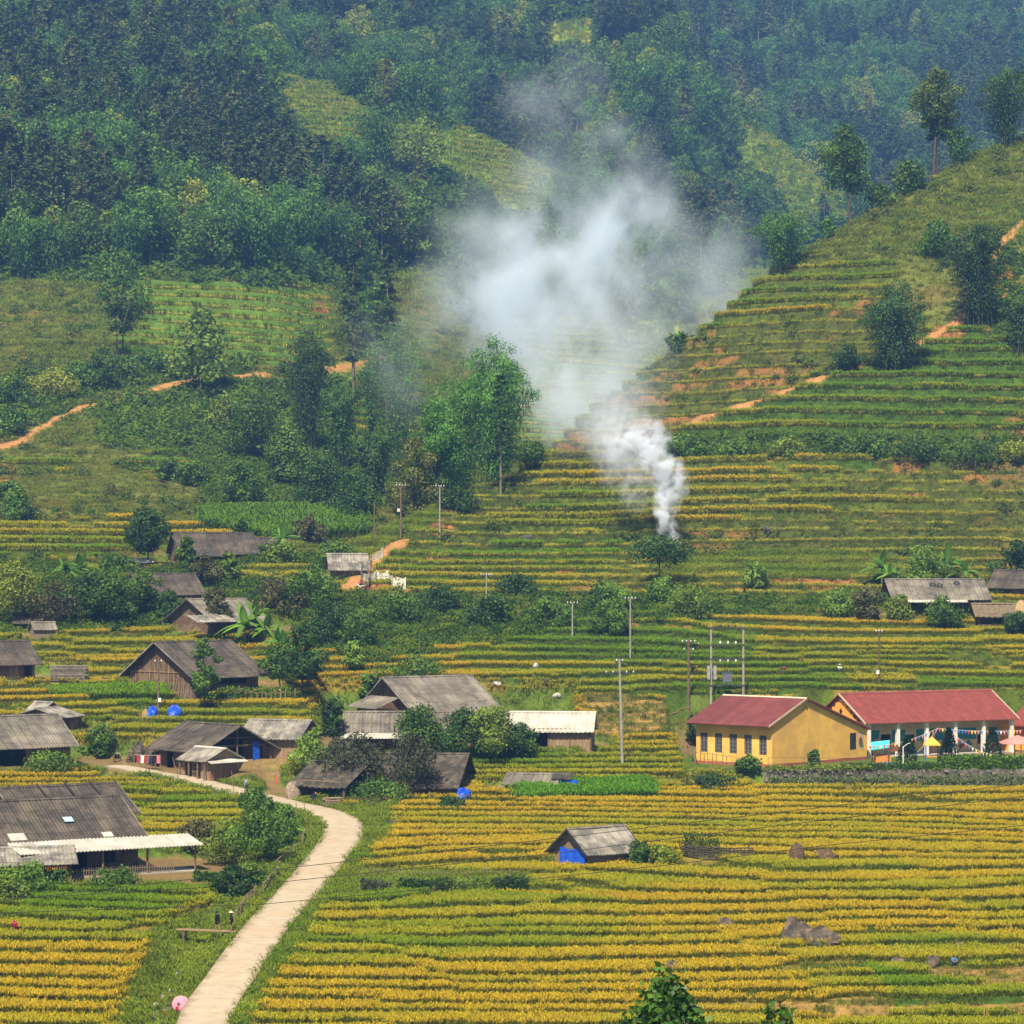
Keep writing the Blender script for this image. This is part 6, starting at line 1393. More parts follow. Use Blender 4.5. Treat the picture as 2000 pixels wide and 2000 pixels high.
# thickets among houses (photo column, row, height px, width px)
TH = [(30, 1225, 130, 110, 'tall loose bush at the far left above the grain hut', 0), (110, 1222, 90, 110, 'brownish bush left of the banana thicket', 2), (165, 1222, 105, 120, 'dark rounded bush in the banana thicket', 1), (225, 1222, 95, 110, 'green bush right of the dark banana thicket bush', 0),
 (285, 1205, 95, 90, 'leafy bush before the black roofed house', 0), (330, 1215, 60, 70, 'low bush between the black roof and the gabled house', 1), (405, 1145, 60, 80, 'dark bush right of the black roofed house', 2), (445, 1142, 66, 46, 'pale feathery bush above the golden patch', 3),
 (430, 1235, 85, 70, 'bush hiding the front of the valley house', 2), (545, 1200, 70, 110, 'brownish scrub tree right of the valley house', 2), (610, 1190, 80, 110, 'scrub tree below the netting shed', 0), (640, 1260, 80, 110, 'bush in the dark bank left of centre', 1), (700, 1265, 70, 100, 'bush above the centre golden strips', 0),
 (655, 1110, 60, 80, 'bush climbing over the netting shed', 0), (600, 1060, 50, 90, 'grey green bush by the thin post behind the bananas', 2), (400, 1312, 52, 70, 'leafy vine bush on the gabled house front', 0), (548, 1345, 95, 80, 'bright shrub at the right corner of the gabled house', 0), (590, 1360, 140, 90, 'dark shrub under the ragged bananas', 1),
 (650, 1465, 105, 62, 'dark column shaped tree left of the hall house', 1), (690, 1310, 60, 40, 'bright slim bush above the hall house', 3), (722, 1370, 55, 50, 'slim bush behind the left end of the hall house', 0), (810, 1335, 50, 120, 'wide olive bush behind the hall house roof', 0), (605, 1510, 85, 80, 'young light green tree by the plank shed', 3), (192, 1478, 62, 70, 'round green bush right of the left edge house', 0),
 (820, 1490, 110, 130, 'leafy tree in front of the corrugated shed', 0), (900, 1500, 120, 120, 'darker tree in front of the white strip', 1), (970, 1510, 130, 120, 'broad tree before the white roofed shed', 0), (1010, 1500, 90, 80, 'lower tree left of the white roofed shed wall', 1),
 (700, 1545, 110, 130, 'bare grey branched tree over the thatched house', 4), (800, 1540, 110, 140, 'second grey branched tree over the thatched house', 4), (655, 1500, 60, 80, 'twiggy bush left of the grey branched trees', 4), (740, 1565, 40, 140, 'vegetable bushes along the thatched house fence', 0), (860, 1550, 50, 60, 'small bush by the blue tarpaulin', 0),
 (440, 1690, 90, 110, 'bush between farmhouse porch and road', 0), (500, 1690, 110, 120, 'bright leafy bush above the road fence', 0), (385, 1660, 60, 90, 'grey green bush behind the porch roof', 2), (540, 1660, 80, 80, 'leafy bush beside the road bend', 0), (500, 1600, 60, 70, 'vine covered mound at the inner road edge', 0), (560, 1620, 50, 60, 'bush under the bend by the banana', 0), (455, 1755, 66, 70, 'bush above the woven fence', 1), (490, 1735, 50, 60, 'small bush before the woven fence', 0),
 (60, 1750, 58, 130, 'broad leafy plant heap at the farmhouse front', 0), (20, 1760, 50, 80, 'leafy plants at the left edge below the lean-to', 0), (230, 1735, 30, 120, 'low plants along the porch railing', 0), (72, 1590, 40, 105, 'bright vine bush on the rear farmhouse roof end', 0), (100, 1505, 30, 110, 'pumpkin vines before the left edge house', 0),
 (1190, 1240, 70, 100, 'olive scrub mound on the bank below the mound terraces', 0), (1075, 1225, 55, 110, 'smooth grassy mound bush on the bank', 0), (1180, 1195, 60, 90, 'drooping grass bush between two poles', 0), (960, 1225, 60, 90, 'dark bush beside the grey pole on the bank', 1), (1010, 1165, 40, 90, 'bush on the terrace edge below the buffalo', 1), (1290, 1180, 50, 80, 'blue green bush by the umbrella tree', 0), (1340, 1205, 60, 90, 'scrub at the right end of the bank', 0),
 (1480, 1150, 50, 60, 'pale sapling bush on the bank below the mound', 3), (1640, 1205, 56, 90, 'dense green cane clump left of the hillside house', 3), (1700, 1215, 70, 70, 'flowering bush at the left of the hillside house', 2), (1755, 1220, 60, 70, 'bush in front of the hillside house posts', 0), (1840, 1225, 55, 90, 'bright bush under the hillside house', 0), (1980, 1140, 90, 80, 'dark tree behind the edge barn', 1), (1990, 1235, 40, 60, 'bush right of the thatched pen', 1),
 (1800, 1108, 40, 120, 'yellow green vine heap behind the hillside house ridge', 0), (1460, 1505, 30, 50, 'grass bush at the corner of the stone wall', 0), (1590, 1498, 34, 30, 'small bush before the yellow gable', 0), (1360, 1455, 60, 60, 'bush left of the yellow building', 1), (780, 1215, 60, 110, 'bush on the dark bank under the net', 0), (860, 1200, 55, 90, 'bush at the head of the red earth scar', 1), (560, 1110, 50, 80, 'bush right of the annex shed', 0), (225, 1118, 30, 80, 'low bush left of the black roofed house', 0), (830, 985, 60, 80, 'bush at the foot of the mound poles', 0), (890, 1000, 50, 70, 'bush on the mound below the olive tree', 1), (1255, 1690, 45, 60, 'vine covering the right side of the field hut', 0), (1290, 1690, 38, 60, 'leafy creeper right of the field hut', 0), (1165, 1668, 16, 60, 'creeper along the field hut eave', 0), (1390, 1545, 26, 100, 'dark grass clump below the stake fence', 1), (880, 1585, 26, 60, 'weedy clump at the right of the road bend', 1)]
LM = [M_LEAF, M_LEAFD, leaf_mat("brownish_leaves", (.07, .075, .025), (.19, .18, .05)), leaf_mat("light_leaves", (.09, .19, .02), (.28, .40, .05)), leaf_mat("grey_green_leaves", (.05, .06, .03), (.12, .135, .06))]
for k, (u, v, h, wd_, lb, mi) in enumerate(TH):
    bare = mi == 4
    dd_ = {(820, 1490): 322, (900, 1500): 320, (970, 1510): 319, (1010, 1500): 321, (700, 1545): 304, (800, 1540): 304, (655, 1500): 306, (400, 1312): 346.5, (70, 1588): 262, (1800, 1108): 415}.get((u, v))
    hero('shrub' if h < 95 else 'garden_tree', 'broad', u, v, h, wd_, lb, 300 + k, lm=LM[mi], nleaf=int(1500 + h * wd_ * (.20 if not bare else .12)), tf=.04 if not bare and h < 95 else .22, nclump=14 if not bare else 22, cat='shrub' if h < 95 else 'tree', ls=None if not bare else .28, d=dd_, dz=(1.2 if (u, v) == (400, 1312) else 0))
hero('umbrella_tree', 'broad', 1288, 1152, 96, 125, 'flat topped dark tree in front of the smoke column', 50, nleaf=3200, tf=.66, nclump=18, lm=M_LEAFD)
# reeds
def reed_patch(poly, label, n, h, name='reeds', col=(.30, .46, .04), seed=0, sc=1.4):
    r = np.random.RandomState(seed); us = [p[0] for p in poly]; vs = [p[1] for p in poly]; P = []; 
    while len(P) < n:
        u, v = r.uniform(min(us), max(us)), r.uniform(min(vs), max(vs))
        if inpoly(np.array([u]), np.array([v]), poly)[0]: P.append(place(u, v))
    P = np.array([tuple(p) for p in P]); c = np.array(col)[None] * r.uniform(.6, 1.2, (n, 1))
    scatter(name, P, r.uniform(.8, 1.3, n) * sc, r.randint(0, 5, n), RT, c)
reed_patch([(400, 1005), (720, 1000), (720, 1045), (520, 1060), (400, 1030)], '', 2600, 2, 'reeds', (.16, .30, .03), seed=1, sc=2.6)
reed_patch([(1010, 1545), (1265, 1533), (1270, 1560), (1020, 1568)], '', 3800, 1, 'green_rice', (.14, .33, .02), 2, 1.5)
reed_patch([(100, 1352), (325, 1345), (325, 1366), (110, 1366)], '', 2600, 1, 'green_rice', (.22, .38, .02), 3, 1.3)
# bananas
M_BAN = leaf_mat("banana_leaf", (.05, .14, .02), (.20, .38, .04), trans=.4, rough=.4)
M_BANS = surf("banana_stem", (.20, .19, .07), (.12, .10, .05), 2, .7)
def banana_leaf(L, wd_, droop, seed, up):
    r = random.Random(seed); n = 9; V = []; T_ = []
    for i in range(n):
        t = i / (n - 1); out = L * (t * math.cos(up) + 0) * (1 - .15 * t) + L * .25 * droop * t * t; z = L * (math.sin(up) * t - droop * t * t * .8)
        ww = wd_ * (math.sin(math.pi * min(1, .12 + .9 * t)) ** .6) * (1 if t > .12 else .15) * r.uniform(.82, 1.08)
        V += [(out, -ww, z - .25 * ww), (out, 0, z + .05), (out, ww, z - .25 * ww)]; T_ += [.35, .9, .5]
    q = []
    for i in range(n - 1): q += [(i * 3, i * 3 + 1, i * 3 + 4, i * 3 + 3), (i * 3 + 1, i * 3 + 2, i * 3 + 5, i * 3 + 4)]
    return np_mesh("leaf", V, [np.array(q)], [M_BAN], attrs={"tint": ('FLOAT', np.clip(np.array(T_) + r.uniform(-.3, .3), 0, 1))})
def banana(u, v, hpx, label, seed, n=11, d=None):
    rr = random.Random(seed)
    if d: x = (u - 1000) * d / F; P = Vector((x, d, gz(x, d)))
    else: P = place(u, v)
    H = hpx / ppm(P); e = empty('banana_plant', P, 0, label, 'banana plant'); st = H * .45
    b = MB(); b.tube([(0, 0, -.5), (.05, 0, st * .5), (0, 0, st)], [.16, .13, .08], 7); b.build('stem', M_BANS, e, smooth=True)
    for k in range(n):
        up = rr.uniform(.9, 1.35) if k < 3 else rr.uniform(.2, .9); L = H * rr.uniform(.5, .68)
        o = link('leaf', banana_leaf(L, L * .15, rr.uniform(.15, .35) if k < 3 else rr.uniform(.5, 1.0), seed * 20 + k, up), e); o.location = (0, 0, st * .95); o.rotation_euler = (0, 0, k * 2.4 + rr.uniform(-.4, .4))
    return e
for a in [(128, 1140, 62, 'banana plant with ragged leaves left in the thicket', 1), (158, 1140, 70, 'banana plant with one bright upright leaf in the thicket', 2), (190, 1145, 46, 'small banana plant at the right of the thicket', 3), (20, 1200, 60, 'banana plant at the left edge above the low shed', 4),
          (478, 1262, 92, 'banana plant with a bright upright leaf before the valley house', 5), (520, 1262, 76, 'darker banana plant right of the bright leaved one', 6), (560, 1300, 90, 'large ragged banana plant beside the gabled house', 7), (600, 1320, 70, 'wind torn banana plant with dark hanging leaves', 8),
            (585, 1330, 96, 'tall torn banana plant between the gabled house and the golden strips', 19), (540, 1285, 80, 'banana plant rising over the right gable of the gabled house', 20), (500, 1240, 84, 'banana plant left of the darker one before the valley house', 21), (680, 1245, 50, 'small banana plant left of the star shaped one', 22),
            (553, 1082, 70, 'bright banana plant by the annex shed', 9), (705, 1230, 46, 'star shaped banana plant on the dark bank', 10), (905, 1335, 44, 'banana leaf rising behind the hall house ridge', 11), (1722, 1145, 84, 'bright banana plant left of the hillside house', 12), (1738, 1150, 62, 'second banana plant left of the hillside house', 13),
          (1822, 1110, 84, 'upright banana plant behind the hillside house ridge', 14), (1850, 1110, 92, 'tallest banana plant behind the hillside house', 15), (1885, 1112, 74, 'wide spreading banana plant right of the tallest one', 16), (548, 1650, 58, 'banana plant in the garden at the inner road bend', 17), (575, 1640, 48, 'small banana plant next to the road edge', 18)]:
    banana(*a, d={(1822): 418, (1850): 419, (1885): 418, 905: 350}.get(a[0]))
# near tree whose top reaches into the bottom of the frame
def near_tree(u, vtop, d, wpx, label, seed, nleaf):
    x = (u - 1000) * d / F; z0 = gz(x, d); ztop = zrow(d, vtop); H = ztop - z0; W = wpx * d / F
    (cv, cq, ct), (tv, tq) = tree_parts('broad', H, W, nleaf, .24, seed, trunk_frac=.55, nclump=26, trunk_r=.12)
    e = empty('mango_tree', (x, d, z0), 0, label, 'tree'); link('crown', np_mesh("crown", cv, [cq], [leaf_mat("glossy_leaves", (.02, .06, .012), (.09, .19, .02), rough=.35)], attrs={"tint": ('FLOAT', ct)}), e); link('trunk', np_mesh("trunk", tv, [tq], [M_BARK], smooth=True), e)
near_tree(1318, 1902, 92, 235, 'glossy dark leaved treetop rising into the bottom edge', 71, 3000)
near_tree(1535, 1958, 90, 130, 'second smaller leafy treetop at the bottom edge', 72, 900)
# ================================================================ SMOKE
def smoke(name, lobes, d, dens, nscale, lo, hi, step, pad_=3.0, detail=4, squash=1.0, colour=(.82, .90, 1.0), stretch=(1, 1, 1), lean=0.0, warp=2.0, aniso=-.2):
    C = [((u - 1000) * (d + (dd if len(r) > 0 else 0)) / F, d + dd, zrow(d + dd, v), r[0] * d / F, k) for (u, v, r, k, dd) in lobes]
    O = Vector((sum(c[0] for c in C) / len(C), d, min(c[2] - c[3] for c in C)))
    pass
    import bmesh
    bm = bmesh.new()
    for c in C:
        for k in range(26):
            z_ = 1 - 2 * (k + .5) / 26; q = math.sqrt(1 - z_ * z_); a = k * 2.4; rr_ = c[3] * 1.0 + pad_
            bm.verts.new((c[0] - O.x + rr_ * q * math.cos(a), c[1] - O.y + rr_ * squash * q * math.sin(a), c[2] - O.z + rr_ * z_))
    ch = bmesh.ops.convex_hull(bm, input=bm.verts); bmesh.ops.delete(bm, geom=[g for g in ch['geom_interior'] if isinstance(g, bmesh.types.BMVert)], context='VERTS')
    b = MB(); bm.verts.index_update(); b.add([v.co.copy() for v in bm.verts], [tuple(v.index for v in f.verts) for f in bm.faces]); bm.free()
    m, nt, o = new_mat(name + "_air"); tc = N(nt, "ShaderNodeTexCoord"); vec = tc.outputs['Object']
    nz = N(nt, "ShaderNodeTexNoise"); nz.inputs['Scale'].default_value = nscale * .45; nz.inputs['Detail'].default_value = 2; nt.links.new(vec, nz.inputs['Vector'])
    sb = N(nt, "ShaderNodeVectorMath", operation='SUBTRACT'); nt.links.new(nz.outputs['Color'], sb.inputs[0]); sb.inputs[1].default_value = (.5, .5, .5)
    sc = N(nt, "ShaderNodeVectorMath", operation='SCALE'); nt.links.new(sb.outputs[0], sc.inputs[0]); sc.inputs['Scale'].default_value = warp
    ad = N(nt, "ShaderNodeVectorMath", operation='ADD'); nt.links.new(vec, ad.inputs[0]); nt.links.new(sc.outputs[0], ad.inputs[1]); wv = ad.outputs[0]
    tot = None
    for x, y, z, r, k in C:
        s1 = N(nt, "ShaderNodeVectorMath", operation='SUBTRACT'); nt.links.new(wv, s1.inputs[0]); s1.inputs[1].default_value = (x - O.x, y - O.y, z - O.z)
        s2 = N(nt, "ShaderNodeVectorMath", operation='MULTIPLY'); nt.links.new(s1.outputs[0], s2.inputs[0]); s2.inputs[1].default_value = (1 / r, 1 / (r * squash), 1 / r)
        ln = N(nt, "ShaderNodeVectorMath", operation='LENGTH'); nt.links.new(s2.outputs[0], ln.inputs[0])
        mr = N(nt, "ShaderNodeMapRange"); mr.interpolation_type = 'SMOOTHSTEP'; mr.inputs[1].default_value = 1.0; mr.inputs[2].default_value = .15; mr.inputs[3].default_value = 0; mr.inputs[4].default_value = k
        nt.links.new(ln.outputs['Value'], mr.inputs[0])
        tot = mr.outputs[0] if tot is None else math_(nt, 'ADD', tot, mr.outputs[0])
    mp = N(nt, "ShaderNodeMapping"); mp.inputs['Scale'].default_value = stretch; mp.inputs['Rotation'].default_value = (0, lean, 0); mp.inputs['Location'].default_value = (7, 3, 11); nt.links.new(wv, mp.inputs[0])
    n2 = noise_(nt, mp.outputs[0], nscale, detail, .6)
    k = N(nt, "ShaderNodeMapRange"); k.interpolation_type = 'SMOOTHSTEP'; k.inputs[1].default_value = lo; k.inputs[2].default_value = hi; nt.links.new(n2, k.inputs[0])
    dn = math_(nt, 'MULTIPLY', math_(nt, 'MULTIPLY', tot, k.outputs[0]), dens)
    v = N(nt, "ShaderNodeVolumePrincipled"); v.inputs['Color'].default_value = (*colour, 1); v.inputs['Anisotropy'].default_value = aniso
    nt.links.new(dn, v.inputs['Density']); nt.links.new(v.outputs[0], o.inputs['Volume'])
    m.cycles.volume_step_rate = step
    ob = b.build(name, m); ob.location = O; return tag(ob, kind='stuff')
# the column from the burning straw on the terrace
smoke('smoke_column', [(1322, 1066, (12,), 1.3, 0), (1314, 1048, (20,), 1.3, 0), (1302, 1026, (26,), 1.1, 0), (1294, 1002, (30,), 1, 0), (1300, 975, (34,), .95, .5), (1312, 945, (42,), .95, 1), (1298, 915, (44,), .8, 1), (1268, 892, (46,), .75, 1.5), (1276, 862, (40,), .7, 2), (1240, 862, (44,), .55, 2), (1266, 836, (34,), .5, 2),
        (1240, 950, (60,), .08, 1), (1215, 895, (75,), .12, 2), (1200, 845, (80,), .14, 3)], place(1318, 1070).y, 2.4, .55, .38, .66, .2, colour=(.90, .94, 1.0), squash=.8, pad_=1.0, detail=5, warp=2.8)
smoke('smoke_drift', [(1195, 815, (110,), 1, 6), (1140, 780, (110,), 1.3, 8), (1240, 790, (90,), .5, 4), (1120, 850, (80,), .6, 6), (1210, 880, (80,), .5, 2), (1250, 720, (110,), .4, 10)], 478, .10, .10, .26, .72, .9, squash=1.0, warp=4)
smoke('smoke_cloud', [(1095, 790, (130,), 2.4, -15), (1130, 710, (160,), 2.0, -10), (1040, 700, (160,), 1.5, 0), (1180, 620, (190,), 1.3, 0), (1010, 610, (190,), 1.3, 0), (920, 590, (140,), 1.2, 0), (1100, 530, (210,), 1.1, 10), (970, 460, (160,), .9, 5), (1220, 480, (170,), 1.5, 5),
        (1240, 380, (120,), 1.2, 5), (1060, 400, (180,), .5, 10), (1350, 560, (190,), .75, 10), (810, 700, (130,), .55, -48), (1190, 280, (130,), .5, 20), (1060, 215, (110,), .9, 25), (1100, 130, (110,), .45, 25)],
      600, .19, .06, .30, .74, .36, squash=.3, pad_=2, detail=5, stretch=(1.1, 1, .8), lean=.6, warp=16)
# ================================================================ POLES AND WIRES
M_CPOLE = surf('grey_concrete_pole', (.34, .32, .26), (.22, .20, .16), 1.5, .85); M_INS = surf('white_insulator', (.7, .7, .68), None, 1, .35); M_DSTEEL = surf('dark_steel', (.06, .06, .06), None, 2, .6)
PT = {}
def pole(key, u, v, vtop, label, r=.16, arms=(), mat=None, box=None, lean=0, name='utility_pole', cat='utility pole', group=None):
    P = place(u, v); s = ppm(P); H = (v - vtop) / s
    e = empty(name, P, 0, label, cat, group)
    b = MB(); b.tube([(0, 0, -1), (lean * .5, 0, H * .5), (lean, 0, H)], [r, r * .85, r * .65], 8); b.build('shaft', mat or M_CPOLE, e)
    for (z, w_, n) in arms:
        zz_ = H - z; b = MB(); b.box((lean * zz_ / H, 0, zz_), (w_, .1, .1)); a = b.build('crossarm', M_DSTEEL, e)
        for k in range(n):
            x = lean * zz_ / H + (k / (n - 1) - .5) * (w_ - .15) if n > 1 else 0
            b = MB(); b.tube([(x, 0, zz_ + .05), (x, 0, zz_ + .16), (x, 0, zz_ + .3)], [.05, .09, .04], 7); b.build('insulator', M_INS, a)
    if box:
        b = MB(); b.box((box[0], -.12, H - box[1]), (.38, .3, .5)); b.build('meter_box', M_INS, e)
    PT[key] = P + Vector((lean, 0, H)); return e
pole('a', 1216, 1497, 1287, 'tall concrete pole with a wide crossarm standing right of the white roofed shed', .19, [(1.6, 3.2, 5), (.3, .8, 2)], lean=-.35)
pole('b', 1345, 1385, 1250, 'dark wooden double pole left of the transformer frame', .19, [(.3, 1.7, 4), (1.3, 1.3, 3)], mat=M_POST)
pole('c', 1717, 1338, 1232, 'slim rusty pole with a small white box above the school roof', .12, [(.15, .9, 3)], mat=surf('rusty_pole', (.17, .09, .05), (.10, .06, .04), 2, .8), box=(-.2, 5.2))
pole('d', 783, 1052, 946, 'wooden pole with white boxes on the mound under the dark bamboo', .16, [(.25, 1.5, 4)], mat=M_POST, box=(-.35, 4.0))
pole('e', 859, 1050, 948, 'pale pole with a crossarm beside the red bank on the mound', .15, [(.25, 1.4, 4)])
pole('f', 731, 1062, 980, 'thin bare wooden pole at the left end of the mound', .1, mat=M_POST)
pole('g', 950, 1225, 1122, 'grey pole with a row of insulators on the scrub bank', .14, [(.15, 1.6, 5)])
pole('h', 1118, 1250, 1177, 'short lattice pole left of the drooping grass bush', .13, [(.15, 1.5, 4)])
pole('i', 1231, 1285, 1168, 'grey pole on the bank below the umbrella tree', .13, [(.15, 1.5, 4)])
pole('j', 309, 1392, 1290, 'old pole with small boxes in front of the gabled house', .15, [(.2, .9, 2)], mat=M_POST, box=(.2, 4.8))
pole('k', 601, 1062, 1022, 'short wooden pole right of the annex shed', .1, mat=M_POST)
for k, (u, v, vt, lb) in enumerate([(1235, 720 + 510, 1200, 'thin stake on the bank by the drooping grass'), (1013, 1222, 1182, 'thin pale stake right of the grey bank pole'), (819, 1278, 1236, 'thin stake under the red earth scar'), (637, 1262, 1214, 'thin stake on the dark bank left of centre'), (1546, 1198, 1152, 'pale forked stake on the bank right of centre'), (317, 1235, 1205, 'fence stake between the black roof and gabled house'), (750, 1560, 1510, 'upright pole in the thatched house garden'), (98, 1368, 1340, 'thin stake in the bright green paddy')]):
    pole('s%d' % k, u, v, vt, lb, .05, mat=M_BAMW, name='stake', cat='stake')
# transformer frame
P = place(1389, 1380); s = ppm(P); Q = Vector(((1452 - 1000) * P.y / F, P.y, P.z)); W = Q.x - P.x; H = (1380 - 1226) / s
e = empty('transformer_frame', P, 0, 'two post frame carrying a transformer behind the yellow building', 'transformer')
for x in (0, W): b = MB(); b.tube([(x, 0, -1), (x, 0, H + .3)], [.17, .13], 8); b.build('post', M_CPOLE, e)
for z, ww in ((H, .3), (H - 2.1, .2), (H - 3.9, .2), (H - 7.2, .5)):
    b = MB(); b.box((W / 2, -.18, z), (W + ww, .09, .12)); b.box((W / 2, .18, z), (W + ww, .09, .12)); a = b.build('crossbeam', M_DSTEEL, e)
    for k in range(3):
        x = W * (.28 + .24 * k); b = MB(); up = 1 if z > H - 3 else -1; b.tube([(x, -.18, z + up * .06), (x, -.18, z + up * .25), (x, -.18, z + up * .45)], [.09, .13, .06], 7)
        if z > H - 5: b.build('insulator', M_DSTEEL if z == H else M_INS, a)
zt = H - 6.9
b = MB(); b.box((W * .5, 0, zt + .6), (1.15, .8, 1.1)); b.box((W * .5, 0, zt + 1.2), (1.3, .9, .1)); tk = b.build('tank', surf('transformer_paint', (.10, .13, .20), None, 1, .5), e)
for k in range(7): b = MB(); b.box((W * .5 - .45 + k * .15, -.5, zt + .6), (.04, .2, .9)); b.build('cooling_fin', M_STEEL, tk)
for k in range(3): b = MB(); x = W * .5 - .35 + k * .35; b.tube([(x, 0, zt + 1.2), (x, 0, zt + 1.45), (x, 0, zt + 1.75)], [.08, .12, .04], 7); b.build('bushing', M_DSTEEL, tk)
for x in (-.35, .45): b = MB(); b.box((x, -.35, zt + 1.3), (.38, .3, 1.7)); b.build('cabinet', M_STEEL, e)
# wires
M_WIRE = surf('black_cable', (.012, .012, .012), None, 1, .6)
def wire(pts, label, r=.02, sag=0.0, name='cable'):
    A = Vector(pts[0]); b = MB(); P_ = []
    for a, c in zip(pts[:-1], pts[1:]):
        a, c = Vector(a), Vector(c)
        for k in range(12): t = k / 12; P_.append(a.lerp(c, t) - A - Vector((0, 0, 4 * sag * t * (1 - t))))
    P_.append(Vector(pts[-1]) - A); b.tube(P_, r, 4); o = b.build(name, M_WIRE); o.location = A; return tag(o, label, 'cable')
def air(u, v, d): return ((u - 1000) * d / F, d, zrow(d, v))
DWR = 150
for k, (ptsw, lb) in enumerate([([(-260, 1776), (0, 1760), (600, 1691), (1027, 1644), (1300, 1612), (1750, 1560), (2260, 1500)], 'uppermost black cable crossing the golden rice in front'), ([(-260, 1770), (0, 1757), (507, 1727), (1107, 1664), (1300, 1639), (2000, 1555), (2260, 1524)], 'middle black cable crossing the golden rice and road'), ([(-260, 1796), (0, 1783), (514, 1766), (1042, 1717), (1300, 1690), (1615, 1651), (2000, 1612), (2260, 1586)], 'lowest black cable crossing the rice below the field hut')]):
    wire([air(u, v, DWR + k * .4) for u, v in ptsw], lb, .017)
for u, vt in ((-260, 1760), (2260, 1490)):
    x, y, z = air(u, vt, DWR + .4); g0 = gz(x, y); e = empty('utility_pole', (x, y, g0), 0, 'pole outside the frame holding the front cables, ' + ('left' if u < 0 else 'right') + ' side', 'utility pole'); b = MB(); b.tube([(0, 0, -1), (0, 0, z - g0 + .5)], [.2, .13], 8); b.build('shaft', M_CPOLE, e)
    b = MB(); b.box((0, 0, z - g0), (.12, 1.6, .12)); b.build('crossarm', M_DSTEEL, e)
wire([PT['a'] - Vector((0, 0, 1.5)), PT['b']], 'slack cable from the concrete pole to the wooden double pole', .018, 1.0)
wire([PT['d'], PT['e']], 'cable between the two poles on the mound', .02, .6); wire([PT['g'], PT['h']], 'cable from the grey bank pole to the lattice pole', .02, .8); wire([PT['h'], PT['i']], 'cable from the lattice pole to the umbrella tree pole', .02, .8)
# ================================================================ PEOPLE
M_SKIN = surf('skin', (.36, .20, .13), (.32, .17, .11), 6, .6); M_HAIR = surf('black_hair', (.012, .010, .010), None, 4, .6)
CLO = {n: surf('cloth_' + n, c, tuple(q * .75 for q in c), 6, .9) for n, c in (('black', (.014, .014, .018)), ('indigo', (.02, .03, .08)), ('red', (.42, .03, .05)), ('white', (.68, .66, .64)), ('plaid', (.22, .30, .42)), ('grey', (.10, .11, .13)), ('pink', (.6, .18, .22)), ('blue', (.08, .20, .42)), ('brown', (.16, .09, .05)))}
def skin_mesh(name, V, E, Rr, mat, parent, root=0, sub=1):
    me = bpy.data.meshes.new(name); me.from_pydata([tuple(v) for v in V], E, []); me.materials.append(mat)
    o = link(name, me, parent); m = o.modifiers.new('skin', 'SKIN'); m.use_smooth_shade = True
    for i, r in enumerate(Rr): me.skin_vertices[0].data[i].radius = (r, r)
    me.skin_vertices[0].data[root].use_root = True
    s_ = o.modifiers.new('sub', 'SUBSURF'); s_.levels = sub; s_.render_levels = sub; return o
